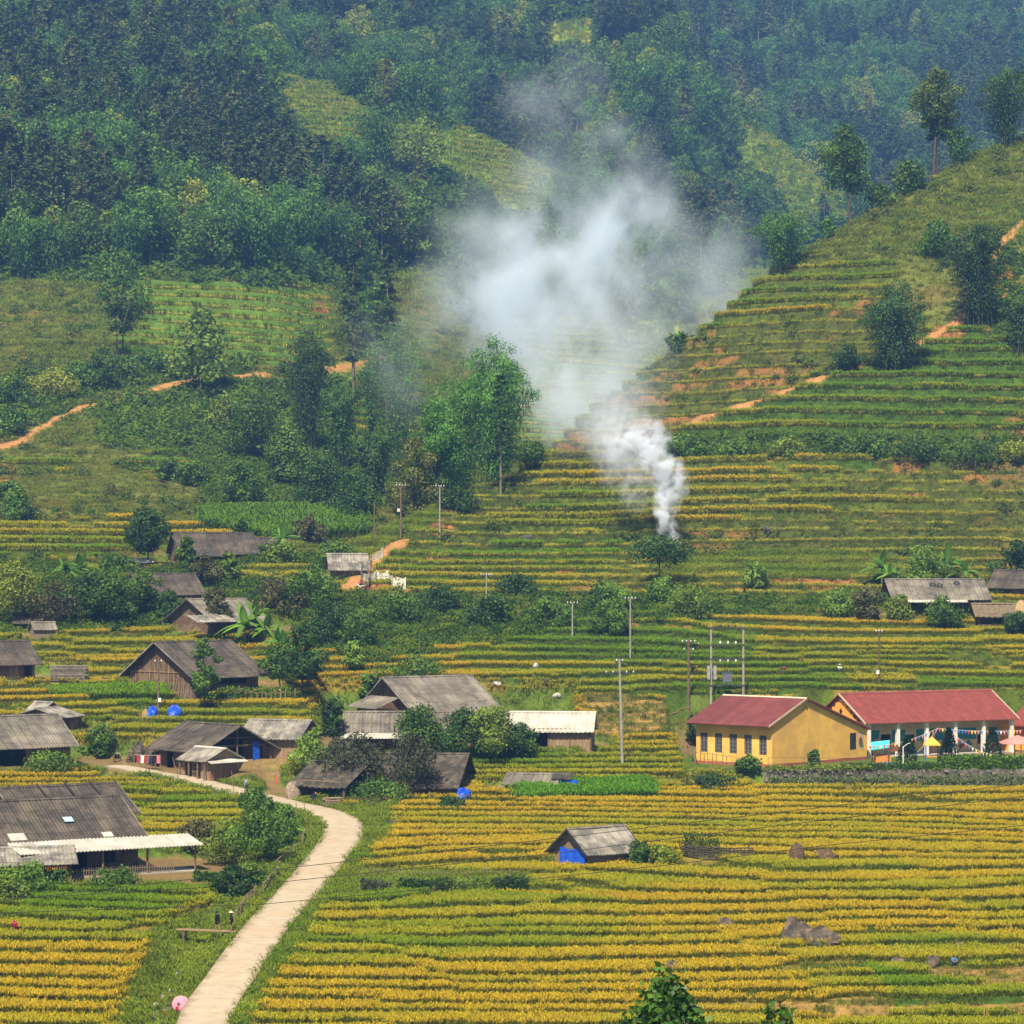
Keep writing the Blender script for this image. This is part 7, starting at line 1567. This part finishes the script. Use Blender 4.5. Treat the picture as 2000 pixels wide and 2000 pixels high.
def person(u, v, pose, face, label, top='black', low='black', hat=None, h=1.58, P=None, skirt=False, group=None, cat='person'):
    P = P or place(u, v); e = empty('person', P, R(face), label, cat, group); s = h / 1.6      # faces local -y
    J = {}
    if pose == 'sit' or pose == 'squat':
        hz_ = .40 if pose == 'sit' else .28
        J['pel'] = (0, .05, hz_); J['che'] = (0, -.05, hz_ + .33); J['nec'] = (0, -.10, hz_ + .50); J['hea'] = (0, -.14, hz_ + .63); J['top'] = (0, -.14, hz_ + .73)
        for q, S in (('l', -1), ('r', 1)):
            J['sh' + q] = (S * .17, -.08, hz_ + .45); J['el' + q] = (S * .24, -.22, hz_ + .25); J['wr' + q] = (S * .10, -.40, hz_ + .22)
            J['hi' + q] = (S * .09, .03, hz_); J['kn' + q] = (S * .16, -.36, hz_ + .12); J['an' + q] = (S * .12, -.28, .08); J['to' + q] = (S * .13, -.43, .03)
    else:
        b_ = {'stand': 0, 'walk': .08, 'bend': 1.25}[pose]; cb, sb_ = math.cos(b_), math.sin(b_)
        T3 = lambda x, y, z: (x, y * cb - (z) * sb_, .88 + z * cb + y * -sb_ * 0 - (0 if b_ < 1 else .0))
        J['pel'] = (0, 0, .88); J['che'] = T3(0, 0, .32); J['nec'] = T3(0, 0, .49); J['hea'] = T3(0, -.03, .60); J['top'] = T3(0, -.02, .70)
        st = .16 if pose == 'walk' else 0
        for q, S in (('l', -1), ('r', 1)):
            J['sh' + q] = T3(S * .17, 0, .44)
            sx, sy, sz = J['sh' + q]
            if pose == 'bend': J['el' + q] = (sx * 1.2, sy - .04, sz - .26); J['wr' + q] = (sx * 1.0, sy - .12, sz - .48)
            else: J['el' + q] = (S * .22, .03 - S * st * .5, 1.06); J['wr' + q] = (S * .20, -.10 - S * st * .6, .86)
            J['hi' + q] = (S * .09, 0, .86); J['kn' + q] = (S * .10, -.04 + S * st, .47); J['an' + q] = (S * .10, .02 + S * st * 1.8, .08); J['to' + q] = (S * .11, -.14 + S * st * 1.8, .03)
    J = {k: Vector(q) * s for k, q in J.items()}
    names = ['pel', 'che', 'nec', 'hea', 'top']; V = [J[k] for k in names]; Rr = [.11, .12, .05, .085, .06]; E = [(0, 1), (1, 2), (2, 3), (3, 4)]
    fwd = Vector((0, -1, 0)); V.append(J['hea'] + fwd * .095 * s); Rr.append(.022); E.append((3, 5))      # nose
    def chain(root, ks, rs):
        p = root
        for k, r in zip(ks, rs): V.append(J[k] if isinstance(k, str) else k); Rr.append(r); E.append((p, len(V) - 1)); p = len(V) - 1
        return p
    for q, S in (('l', -1), ('r', 1)):
        w_ = chain(1, ['sh' + q, 'el' + q, 'wr' + q], [.06, .042, .03]); dv = (J['wr' + q] - J['el' + q]).normalized(); sd_ = Vector((S, 0, 0))
        pm = J['wr' + q] + dv * .06; pi = chain(w_, [pm], [.032])
        for kf, (off, ln) in enumerate(((-.03, .06), (-.012, .075), (.008, .07), (.027, .055))): chain(pi, [pm + dv * .04 + fwd * off, pm + dv * (.04 + ln) + fwd * (off - .01) - sd_ * .015], [.009, .007])
        chain(pi, [pm + fwd * .04 - dv * .01, pm + fwd * .055 + dv * .03], [.010, .008])
        chain(0, ['hi' + q, 'kn' + q, 'an' + q, 'to' + q], [.09, .06, .042, .03])
    skin_mesh('body', V, E, [r * s for r in Rr], M_SKIN, e)
    V = [J['pel'] + (J['che'] - J['pel']) * -.15, J['pel'], J['che'], J['che'].lerp(J['nec'], .55)]; E = [(0, 1), (1, 2), (2, 3)]; Rr = [.155, .15, .155, .10]
    for q in 'lr':
        n = len(V); V += [J['sh' + q], J['el' + q], J['el' + q].lerp(J['wr' + q], .75)]; E += [(2, n), (n, n + 1), (n + 1, n + 2)]; Rr += [.085, .066, .058]
    skin_mesh('jacket', V, E, [r * s for r in Rr], CLO[top], e, 1)
    V = [J['pel']]; E = []; Rr = [.15]
    for q in 'lr':
        n = len(V); V += [J['hi' + q], J['kn' + q]]; E += [(0, n), (n, n + 1)]; Rr += [.12, .10 if skirt else .085]
        if not skirt: V.append(J['kn' + q].lerp(J['an' + q], .8)); E.append((n + 1, n + 2)); Rr.append(.07)
    skin_mesh('skirt' if skirt else 'trousers', V, E, [r * s for r in Rr], CLO[low], e)
    b = MB(); c = J['hea'].lerp(J['top'], .35) + Vector((0, .02, .015)); b.blob(c, (.098 * s, .105 * s, .10 * s), amp=.06); b.build('hair', M_HAIR, e, smooth=True)
    for S in (-1, 1):
        b = MB(); b.blob(J['hea'] + Vector((S * .032, -.084, .012)) * s, (.012, .008, .008), amp=0, nu=6, nv=4); b.build('eye', M_HAIR, e)
    if hat == 'cone' or hat == 'sun':
        t = J['top'] + Vector((0, 0, .0)); n = 14; rw = .23 * s; b = MB(); hh = .15 if hat == 'cone' else .09
        b.add([t + Vector((math.cos(k * 6.283 / n) * rw, math.sin(k * 6.283 / n) * rw, -.02)) for k in range(n)] + [t + Vector((0, 0, hh))] + [t + Vector((math.cos(k * 6.283 / n) * rw * .93, math.sin(k * 6.283 / n) * rw * .93, -.035)) for k in range(n)],
              [(k, (k + 1) % n, n) for k in range(n)] + [(k, n + 1 + k, n + 1 + (k + 1) % n, (k + 1) % n) for k in range(n)] + [tuple(n + 1 + k for k in reversed(range(n)))]); b.build('hat', M_STRAWH, e)
    elif hat: b = MB(); b.blob(J['hea'].lerp(J['top'], .5) + Vector((0, .01, .03)), (.11 * s, .118 * s, .095 * s), amp=.08); b.build('headscarf', CLO[hat], e, smooth=True)
    return e
M_STRAWH = surf('straw_hat', (.62, .55, .40), (.50, .43, .30), 6, .8)
# plank bridge with two women
A, B = place(352, 1842), place(456, 1827); zb = max(A.z, B.z, gz(*place(405, 1832).xy)) + .35
e = empty('plank_bridge', (A.x, A.y, zb), 0, 'plank footbridge over the ditch beside the concrete road', 'bridge'); D_ = Vector((B.x - A.x, B.y - A.y, 0)); ang = math.atan2(D_.y, D_.x); e.rotation_euler = (0, 0, ang); LB = D_.length + .6
for k in range(4): b = MB(); b.box((LB / 2 - .3, -.33 + k * .22, 0), (LB, .2, .06)); b.build('plank', M_WOODL, e)
for x in (.4, LB - 1.1): b = MB(); b.tube([(x, -.3, .0), (x, -.3, -2.2)], .08, 6); b.tube([(x, .3, .0), (x, .3, -2.2)], .08, 6); b.build('bridge_leg', M_POST, e)
def onb(t): return Vector((A.x + D_.x * t, A.y + D_.y * t, zb + .035))
person(0, 0, 'walk', 250, 'woman in black with a dark headscarf walking along the plank footbridge', 'black', 'black', 'black', 1.55, onb(.70), skirt=True)
person(0, 0, 'stand', 275, 'person in black wearing a pale conical hat at the road end of the plank bridge', 'black', 'black', 'cone', 1.55, onb(.96), skirt=True)
person(480, 1543, 'walk', 160, 'child in a pale checked shirt walking on the concrete road', 'plaid', 'grey', None, 1.3)
pp = place(348, 1984)
person(346, 1984, 'squat', 60, 'person in red crouching at the road edge in front of the pink parasol', 'red', 'indigo', 'brown', 1.5)
e = empty('parasol', pp + Vector((.15, .35, 0)), 0, 'open pale pink parasol tilted at the bottom left road edge', 'parasol')
n = 16; b = MB(); Rm = Matrix.Rotation(R(62), 3, 'X'); cpt = Vector((0, 0, .85))
rim = [cpt + Rm @ Vector((math.cos(k * 6.283 / n) * .64, math.sin(k * 6.283 / n) * .64, 0)) for k in range(n)]; rim2 = [cpt + Rm @ Vector((math.cos(k * 6.283 / n) * .34, math.sin(k * 6.283 / n) * .34, .15)) for k in range(n)]; tp = cpt + Rm @ Vector((0, 0, .22)); th = Rm @ Vector((0, 0, -.012))
b.add(rim + rim2 + [tp] + [q + th for q in rim + rim2 + [tp]], [(k, (k + 1) % n, n + (k + 1) % n, n + k) for k in range(n)] + [(n + k, n + (k + 1) % n, 2 * n) for k in range(n)] + [tuple(reversed([q + 2 * n + 1 for q in (k, (k + 1) % n, n + (k + 1) % n, n + k)])) for k in range(n)] + [tuple(reversed([q + 2 * n + 1 for q in (n + k, n + (k + 1) % n, 2 * n)])) for k in range(n)])
b.build('canopy', surf('pink_paper', (.72, .25, .33), (.62, .2, .28), 2, .7), e); b = MB(); b.tube([tp, cpt + Rm @ Vector((0, 0, -.75))], .02, 6); b.build('handle', M_POST, e)
def basket(P, r, h, label, mat, seed=1):
    b = MB(); b.tube([(0, 0, 0), (0, 0, h * .5), (0, 0, h)], [r * .75, r, r * .9], 12); o = b.build('basket', mat); o.location = P; return tag(o, label, 'basket')
basket(place(322, 1982), .25, .4, 'brown carrying basket beside the crouching person', M_BAMW)
person(30, 1826, 'bend', 200, 'person in red bending in the rice at the left edge', 'red', 'red', 'red', 1.5)
person(1067, 1346, 'walk', 90, 'person in dark clothes standing on the harvested terrace by white sacks', 'grey', 'black', None, 1.55)
person(1356, 1272, 'bend', 80, 'stooping worker in black behind the white sacks near the double pole', 'black', 'black', 'white', 1.5); person(1352, 1318, 'bend', 110, 'stooping worker right behind the wooden double pole', 'black', 'black', 'pink', 1.5)
person(1528, 1318, 'bend', 120, 'worker in red bending on the terrace above the yellow building', 'red', 'grey', 'black', 1.5); person(1640, 1314, 'sit', 0, 'worker in white with a straw hat sitting on the terrace edge', 'white', 'grey', 'sun', 1.55)
person(1862, 1888, 'squat', 20, 'person in pale blue crouching on the cut straw at the lower right', 'blue', 'indigo', None, 1.5)
person(612, 1568, 'bend', 30, 'person in dark clothes with a pink cap bending at the thatched shed', 'black', 'indigo', 'pink', 1.5)
person(722, 1146, 'stand', 20, 'person in grey standing behind the motorbikes on the orange path', 'grey', 'black', 'black', 1.6); person(706, 1150, 'stand', 330, 'person in dark red beside the motorbikes on the orange path', 'red', 'black', 'pink', 1.5)
# motorbikes
def motorbike(u, v, rz, label, mat):
    P = place(u, v); e = empty('motorbike', P, R(rz), label, 'motorbike')
    for x in (-.62, .62):
        b = MB(); b.tube([(x + math.cos(k * .5236) * .27, 0, .30 + math.sin(k * .5236) * .27) for k in range(13)], .045, 6, cap=False); w_ = b.build('wheel', M_BLACK, e)
        b = MB(); 
        for k in range(6): b.tube([(x, 0, .3), (x + math.cos(k * 1.047) * .26, 0, .3 + math.sin(k * 1.047) * .26)], .008, 4)
        b.build('rim', M_STEEL, w_)
    b = MB(); b.tube([(.45, 0, .85), (.3, 0, .6), (0, 0, .45), (-.35, 0, .62), (-.75, 0, .66)], [.06, .11, .12, .12, .05], 7); b.build('body', mat, e, smooth=True)
    b = MB(); b.tube([(.2, 0, .76), (-.2, 0, .80), (-.6, 0, .82)], [.05, .12, .09], 7); b.build('seat', M_BLACK, e, smooth=True)
    b = MB(); b.tube([(.62, 0, .3), (.48, 0, .9)], .035, 6); b.tube([(.45, -.32, 1.0), (.48, 0, .95), (.45, .32, 1.0)], .02, 6); b.build('handlebar', M_STEEL, e)
    b = MB(); b.blob((.56, 0, .86), (.07, .08, .08), amp=.05); b.build('headlight', M_INS, e)
motorbike(716, 1156, 205, 'red motorbike parked nearest on the orange path under the net', CLO['red']); motorbike(704, 1152, 190, 'second motorbike with pale load on the orange path', CLO['white']); motorbike(229, 1488, 70, 'dark motorbike parked at the far end of the concrete road', CLO['black'])
# ================================================================ BUFFALOES
M_BUFF = surf('buffalo_hide', (.085, .075, .07), (.05, .045, .043), 4, .8)
def buffalo(u, v, rz, label, down=False):
    P = place(u, v); e = empty('buffalo', P, R(rz), label, 'buffalo')
    V = [(0, 0, .95), (-.55, 0, 1.0), (-.95, 0, .95), (.5, 0, 1.0), (.9, 0, 1.0), (1.2, 0, .85 if not down else .6), (1.45, 0, .6 if not down else .3), (1.6, 0, .45 if not down else .18), (-1.1, 0, .75), (-1.15, 0, .35)]
    E = [(0, 1), (1, 2), (0, 3), (3, 4), (4, 5), (5, 6), (6, 7), (2, 8), (8, 9)]; Rr = [.42, .40, .28, .38, .28, .18, .14, .09, .04, .03]
    for x, s_ in ((-.8, -1), (-.8, 1), (.6, -1), (.6, 1)):
        n = len(V); hk = -.10 if x < 0 else .02; V += [(x, s_ * .2, .7), (x + (.08 if x < 0 else 0), s_ * .2, .48), (x + hk, s_ * .2, .26), (x, s_ * .2, .02)]; E += [(2 if x < 0 else 3, n), (n, n + 1), (n + 1, n + 2), (n + 2, n + 3)]; Rr += [.15, .09, .06, .065]
    skin_mesh('body', V, E, Rr, M_BUFF, e)
    hd = Vector(V[5])
    for s_ in (-1, 1):
        b = MB(); b.tube([hd + Vector((0, s_ * .1, .12)), hd + Vector((-.1, s_ * .38, .22)), hd + Vector((-.35, s_ * .42, .34))], [.05, .035, .01], 6); b.build('horn', M_DSTEEL, e)
        b = MB(); b.blob(hd + Vector((.02, s_ * .24, .02)), (.05, .14, .07), amp=.05, nu=7, nv=5); b.build('ear', M_BUFF, e)
buffalo(1031, 1061, 185, 'dark buffalo grazing on the green terrace left of the smoke', True); buffalo(1497, 1044, 120, 'dark buffalo facing away on the terrace right of the smoke')
# ================================================================ ROCKS, HEAPS, SACKS, TARPS
def lump(name, u, v, wpx, hpx, label, cat, mat, seed, amp=.3, group=None, depth=.8):
    P = place(u, v); s = ppm(P); w_, h_ = wpx / s / 2, hpx / s
    b = MB(); b.blob((0, 0, h_ * .18), (w_, w_ * depth, h_ * .7), seed=seed, amp=amp, nu=16, nv=10); o = b.build(name, mat); o.location = P; return tag(o, label, cat, group)
for a in [(1553, 1842, 62, 52, 'largest dark boulder in the golden rice', 1), (1598, 1846, 74, 42, 'long sloping boulder right of the largest one', 2), (1540, 1846, 40, 22, 'low reddish boulder at the foot of the largest one', 3), (1416, 1812, 40, 22, 'grey boulder in the rice left of the big boulders', 4), (1374, 1806, 18, 10, 'small pale stone left of the grey boulder', 5), (1312, 1898, 34, 26, 'dark boulder above the glossy treetop', 6), (1872, 1848, 28, 12, 'flat stone in the rice near the right edge', 7), (1822, 1885, 34, 22, 'stone at the edge of the cut straw', 8), (1755, 1882, 44, 14, 'low flat rock left of the cut straw', 9), (770, 1612, 22, 14, 'brown rock by the road bend', 10), (727, 1747, 20, 10, 'small rock at the end of the bean poles', 11), (270, 1480, 46, 34, 'rounded rock before the roadside house', 12), (300, 1482, 40, 36, 'second rounded rock before the roadside house', 13), (203, 1335, 22, 14, 'small boulder right of the woodpile', 14), (865, 1595, 18, 10, 'pale stone on the grass by the road bend', 15)]:
    lump('boulder', a[0], a[1], a[2] * .88, a[3] * .85, a[4], 'rock', M_ROCK, a[5], .38)
lump('straw_stack', 1556, 1683, 34, 40, 'brown straw stack with a flat top in the field', 'haystack', M_STRAWD if False else surf('old_straw', (.13, .085, .045), (.07, .048, .028), 4, .95, bump=.8), 21, .12)
lump('straw_heap', 1611, 1680, 42, 24, 'low brown straw heap right of the flat topped stack', 'haystack', bpy.data.materials['old_straw'], 22, .2)
lump('straw_heap', 1995, 1218, 30, 50, 'pale haystack at the right edge beside the thatched pen', 'haystack', M_STRAW, 23, .1)
lump('burning_straw', 1330, 1070, 26, 18, 'brown straw heap burning at the foot of the smoke', 'straw heap', bpy.data.materials['old_straw'], 24, .3)
lump('brushwood_heap', 1258, 1400, 10, 8, 'small brushwood heap on the harvested slope', 'brushwood', bpy.data.materials['old_straw'], 25, .3)
M_SACK = surf('white_sack', (.50, .48, .44), (.38, .36, .33), 4, .7)
for a in [(1046, 1303, 14, 9, 'white sack on the green terrace above the walker'), (970, 1337, 20, 7, 'pair of white sacks behind the hall house roof'), (1088, 1360, 17, 8, 'white sack lying right of the walker'), (1362, 1278, 20, 8, 'white sack bundle by the stooping worker')]: lump('sack', *a, 'sack', M_SACK, a[0], .15)
for a in [(298, 1400, 24, 20, 'blue tarp bundle left of the old pole', 3), (342, 1400, 30, 22, 'bright blue tarp tent right of the old pole', 4)]: lump('tarp_bundle', *a[:5], 'tarp', M_BLUE, a[5], .35)
lump('straw_bundle', 284, 1402, 14, 18, 'tan straw bundle beside the blue tarp', 'straw', M_STRAW, 5, .25)
lump('blue_plastic_bundle', 905, 1560, 32, 20, 'folded bright blue plastic sheet beside the thatched house', 'tarp', M_BLUE, 8, .45)
# woodpile, stone and firewood stacks
def logpile(name, u, v, wpx, hpx, dep, label, mat, seed):
    P = place(u, v); s = ppm(P); W, Hh = wpx / s, hpx / s; rr = random.Random(seed); e = empty(name, P, 0, label, 'woodpile'); k = 0; z = .08
    while z < Hh:
        y = -dep / 2
        while y < dep / 2 and k < 90:
            r = rr.uniform(.05, .09); b = MB(); b.tube([(-W / 2 + rr.uniform(0, .4), y, z), (0, y + rr.uniform(-.05, .05), z + rr.uniform(-.03, .03)), (W / 2 - rr.uniform(0, .4), y, z)], r, 6); b.build('log', mat, e); y += r * 2.2; k += 1
        z += .15
logpile('woodpile', 135, 1330, 74, 30, 1.0, 'stacked grey woodpile right of the left edge house', surf('grey_logs', (.25, .21, .17), (.14, .115, .09), 3, .9), 1)
logpile('woodpile', 650, 1574, 40, 18, .7, 'pale firewood stack by the thatched shed at the road', M_BAMW, 2)
lump('firewood_heap', 572, 1558, 30, 34, 'round stack of split firewood at the left of the thatched shed', 'firewood', surf('split_firewood', (.36, .28, .20), (.16, .12, .09), 8, .9, bump=.8), 31, .15)
# white net fence
def netting(pts, h, label, seed):
    rr = random.Random(seed); P0 = Vector(pts[0]); e = empty('net_fence', P0, 0, label, 'net'); tops = []
    V = []; n = 0
    for a, c in zip(pts[:-1], pts[1:]):
        a, c = Vector(a), Vector(c); m_ = max(2, int((c - a).length / .45))
        for k in range(m_):
            t = k / m_; p = a.lerp(c, t) - P0; hh = h * (1 - .22 * math.sin(math.pi * t)) * rr.uniform(.95, 1.05)
            V += [p + Vector((0, 0, -.3)), p + Vector((rr.uniform(-.08, .08), .06, hh * .5)), p + Vector((0, 0, hh))]; n += 1
        q = MB(); q.tube([a - P0 + Vector((0, 0, -.5)), a - P0 + Vector((.1, 0, h * 1.15))], .04, 6); q.build('net_post', M_BAMW, e)
    f = []
    for k in range(n - 1): f += [(k * 3, k * 3 + 3, k * 3 + 4, k * 3 + 1), (k * 3 + 1, k * 3 + 4, k * 3 + 5, k * 3 + 2)]
    link('net', np_mesh('net', [tuple(v) for v in V], [np.array(f)], [M_NET]), e)
m, nt, o = new_mat('white_netting'); d_ = N(nt, "ShaderNodeBsdfDiffuse"); d_.inputs[0].default_value = (.66, .66, .54, 1); t_ = N(nt, "ShaderNodeBsdfTransparent"); g_ = N(nt, "ShaderNodeNewGeometry"); mx = N(nt, "ShaderNodeMixShader")
nt.links.new(ramp_(nt, noise_(nt, g_.outputs['Position'], 3.0, 2), .35, .5), mx.inputs[0]); mx.inputs[0].default_value = .8; nt.links.new(t_.outputs[0], mx.inputs[1]); nt.links.new(d_.outputs[0], mx.inputs[2]); nt.links.new(mx.outputs[0], o.inputs[0]); M_NET = m
netting([gp(748, 1092), gp(724, 1110), gp(706, 1125), gp(704, 1142)], 2.0, 'white net rising along the terrace edge behind the motorbikes', 1)
netting([gp(705, 1142), gp(735, 1140), gp(758, 1138), gp(766, 1148), gp(800, 1150)], 1.9, 'pale yellowish net fence hanging beside the orange path', 2)
# bamboo fences by the road, hill path fence, garden fences
fence('roadside_fence', [gp(455, 1810), gp(470, 1785), gp(490, 1762), gp(503, 1752)], 'dense woven bamboo fence on the left verge of the road', h=1.1, sp=.33, rails=(.3, .6, .85), mat=M_BAMW, r=.04, seed=5)
fence('bamboo_railing', [gp(512, 1752), gp(528, 1728), gp(545, 1712)], 'pale bamboo railing on the verge above the woven fence', h=1.0, sp=1.8, rails=(.5, .9), mat=M_BAMW, rail_r=.05, seed=6)
fence('bamboo_railing', [gp(540, 1702), gp(560, 1682), gp(585, 1666)], 'double bamboo railing at the middle of the road verge', h=1.1, sp=2.2, rails=(.4, .9), mat=M_BAMW, rail_r=.055, seed=7)
fence('bamboo_railing', [gp(590, 1658), gp(596, 1640), gp(612, 1636)], 'short bamboo gate rail near the inner bend', h=1.2, sp=1.4, rails=(.9,), mat=M_BAMW, rail_r=.05, seed=8)
fence('hill_fence', [gp(1312, 842), gp(1350, 826), gp(1400, 812), gp(1432, 802)], 'rustic rail fence along the lower orange hill path', h=1.1, sp=2.2, seed=9)
fence('hill_fence', [gp(1620, 742), gp(1660, 728), gp(1695, 714)], 'rustic rail fence on the upper orange hill path', h=1.1, sp=2.2, seed=10)
fence('slope_fence', [gp(236, 885), gp(268, 915), gp(305, 945), (gp(345, 955)), gp(395, 975)], 'long diagonal stick fence on the left meadow', h=1.2, sp=2.5, rails=(.4, .8), seed=11, mat=M_BAMW)
fence('garden_fence', [gp(420, 1372), gp(470, 1372), gp(530, 1374), gp(585, 1372)], 'vine covered plank fence before the gabled house', h=1.6, sp=.55, rails=(.4, .8), mat=M_WOODL, r=.07, seed=12)
leafy_line('fence_creeper', gp(425, 1370, .2), gp(583, 1371, .2), 1.3, .7, 2600, 'green creeper over the plank fence of the gabled house', 'creeper', M_LEAF, seed=14)
fence('garden_fence', [gp(0, 1515), gp(60, 1514), gp(120, 1513), gp(165, 1512)], 'low woven garden fence before the left edge house', h=.8, sp=.7, rails=(.3, .6, .9), mat=M_BAMW, seed=13)
fence('garden_fence', [gp(665, 1576), gp(720, 1580), gp(790, 1574), gp(808, 1560)], 'dark stick fence below the thatched house garden', h=1.1, sp=.8, mat=M_POST, seed=14)
fence('brush_fence', [gp(1330, 1672), gp(1360, 1678), gp(1400, 1682), gp(1472, 1682)], 'dense dark brushwood fence right of the field hut', h=1.35, sp=.42, rails=(.15, .3, .45, .6, .75, .9), mat=surf('dark_brushwood', (.09, .07, .05), (.05, .04, .03), 4, .95), r=.05, rail_r=.06, seed=15)
leafy_line('bean_vines', gp(1335, 1668), gp(1405, 1674), 2.0, 1.4, 1500, 'tall bean vines standing behind the brushwood fence', 'plant', LM[1], seed=16, ls=.2)
fence('bean_poles', [gp(705, 1736), gp(770, 1742), gp(850, 1744), gp(940, 1742), gp(1010, 1742)], 'row of thin bean poles along the vegetable strip', h=2.4, sp=.8, rails=(.75,), mat=M_BAMW, r=.03, jitter=.4, seed=17)
for k, (u0, u1) in enumerate(((708, 760), (780, 880), (880, 960), (960, 1030))):
    leafy_line('vegetable_row', gp(u0, 1744), gp(u1, 1746), 1.0 + .25 * (k % 2), 1.8, 1500, ['sparse vines climbing the left bean poles', 'dense vegetable bushes under the bean poles', 'leafy bean vines right of the dense bushes', 'low vegetable patch at the right end of the bean poles'][k], 'vegetables', LM[[4, 1, 0, 1][k]], seed=20 + k)
leafy_line('pumpkin_patch', gp(180, 1505), gp(60, 1500), .5, 2.2, 1500, 'flat pumpkin leaves in front of the left edge house', 'plant', M_LEAF, seed=26)
leafy_line('vine_cover', gp(470, 1582), gp(545, 1600), 1.4, 3.0, 3800, 'mass of climbing vines on the inner side of the road bend', 'vine', LM[0], seed=27, ls=.34)
leafy_line('vine_trellis', gp(380, 1720), gp(500, 1728), .7, 2.4, 3000, 'leaf covered trellis between porch and road', 'vine', LM[0], seed=28, ls=.3)
# leaning bamboo poles along the road, flag
for k, (u0, v0, u1, v1, lb) in enumerate([(283, 1514, 302, 1420, 'long bamboo pole leaning right in front of the roadside house'), (355, 1536, 337, 1480, 'bamboo pole leaning left in front of the roadside stall'), (459, 1562, 452, 1505, 'thin bamboo pole at the road edge below the child'), (580, 1606, 577, 1545, 'thin upright pole at the inner bend'), (602, 1612, 592, 1560, 'leaning pole at the inner bend by the vines')]):
    P = place(u0, v0); s = ppm(P); b = MB(); b.tube([(0, 0, -.3), ((u1 - u0) / s, .1, (v0 - v1) / s)], [.05, .03], 6); o = b.build('bamboo_pole', M_BAMW); o.location = P; tag(o, lb, 'pole')
P = place(537, 1552); e = empty('flag', P, 0, 'red flag on a thin stick beside the concrete road', 'flag'); b = MB(); b.tube([(0, 0, -.3), (0, 0, 2.2)], .025, 6); b.build('stick', M_BAMW, e)
V = [(.0 + .05 * i, .05 * math.sin(i * 1.3), 2.1 - .2 * j - .05 * i * i * .3) for j in range(5) for i in range(5)]; link('cloth', np_mesh('cloth', V, [np.array([(j * 5 + i, j * 5 + i + 1, j * 5 + i + 6, j * 5 + i + 5) for j in range(4) for i in range(4)])], [FL[0]]), e)
# laundry by the roadside house
e = empty('laundry_line', place(262, 1500), R(-15), 'washing line with red and dark clothes left of the roadside stall', 'laundry')
b = MB(); b.tube([(0, 0, 1.5), (1.5, 0, 1.42), (3.2, 0, 1.5)], .012, 4); b.build('line', M_WHITE, e)
for x in (0, 3.2): b = MB(); b.tube([(x, 0, -.3), (x, 0, 1.55)], .035, 6); b.build('line_post', M_BAMW, e)
for k, cn in enumerate(('red', 'white', 'red', 'indigo', 'black', 'pink')):
    x = .3 + k * .48; V = [(x + .10 * i, .03 * math.sin(i * 2 + j), 1.45 - .22 * j) for j in range(5) for i in range(5)]; link('garment', np_mesh('garment', V, [np.array([(j * 5 + i, j * 5 + i + 1, j * 5 + i + 6, j * 5 + i + 5) for j in range(4) for i in range(4)])], [CLO[cn]]), e)
# fallen bamboo canes on the hill
for k, (u0, v0, u1, v1, lb) in enumerate([(1120, 1140, 1195, 1122, 'pair of pale canes lying on the mound terrace'), (965, 1165, 1080, 1135, 'long pale cane lying along the scrub bank'), (1890, 625, 2010, 690, 'long bare cane lying below the hillside bamboo'), (1310, 1400, 1345, 1382, 'pale pole lying on the harvested slope'), (800, 1195, 850, 1215, 'bundle of canes lying at the red earth scar')]):
    A_, B_ = place(u0, v0), place(u1, v1); b = MB(); n = 14
    b.tube([A_.lerp(B_, t / n).xy.to_3d() - A_.xy.to_3d() + Vector((0, 0, gz(*A_.lerp(B_, t / n).xy) - A_.z + .25 + .1 * math.sin(t))) for t in range(n + 1)], .06, 6); o = b.build('fallen_cane', M_BAMW); o.location = A_; tag(o, lb, 'cane')

for k, (u, v, w_, h_) in enumerate([(318, 1952, 12, 9), (306, 1968, 15, 10), (330, 1938, 9, 7), (300, 1988, 16, 10), (345, 1905, 9, 7)]):
    lump('stream_stone', u, v, w_, h_, ['small pale stone in the stream above the parasol', 'larger pale stone in the stream left of the parasol', 'tiny stone higher up the stream bed', 'widest pale stone at the bottom of the stream', 'uppermost stone in the stream below the footbridge'][k], 'stone', M_SACK, 90 + k, .35)
# ================================================================ HAZE
def haze_box():
    b = MB(); b.box2((-560, -90, -12), (560, 2230, 520))
    m, nt, o = new_mat("blue_air")
    v = N(nt, "ShaderNodeVolumePrincipled"); v.inputs['Color'].default_value = (0.20, 0.44, 1.0, 1); v.inputs['Density'].default_value = 0.000165
    v.inputs['Anisotropy'].default_value = 0.0
    nt.links.new(v.outputs[0], o.inputs['Volume'])
    h = b.build("haze", m); tag(h, kind='stuff'); return h
haze_box()
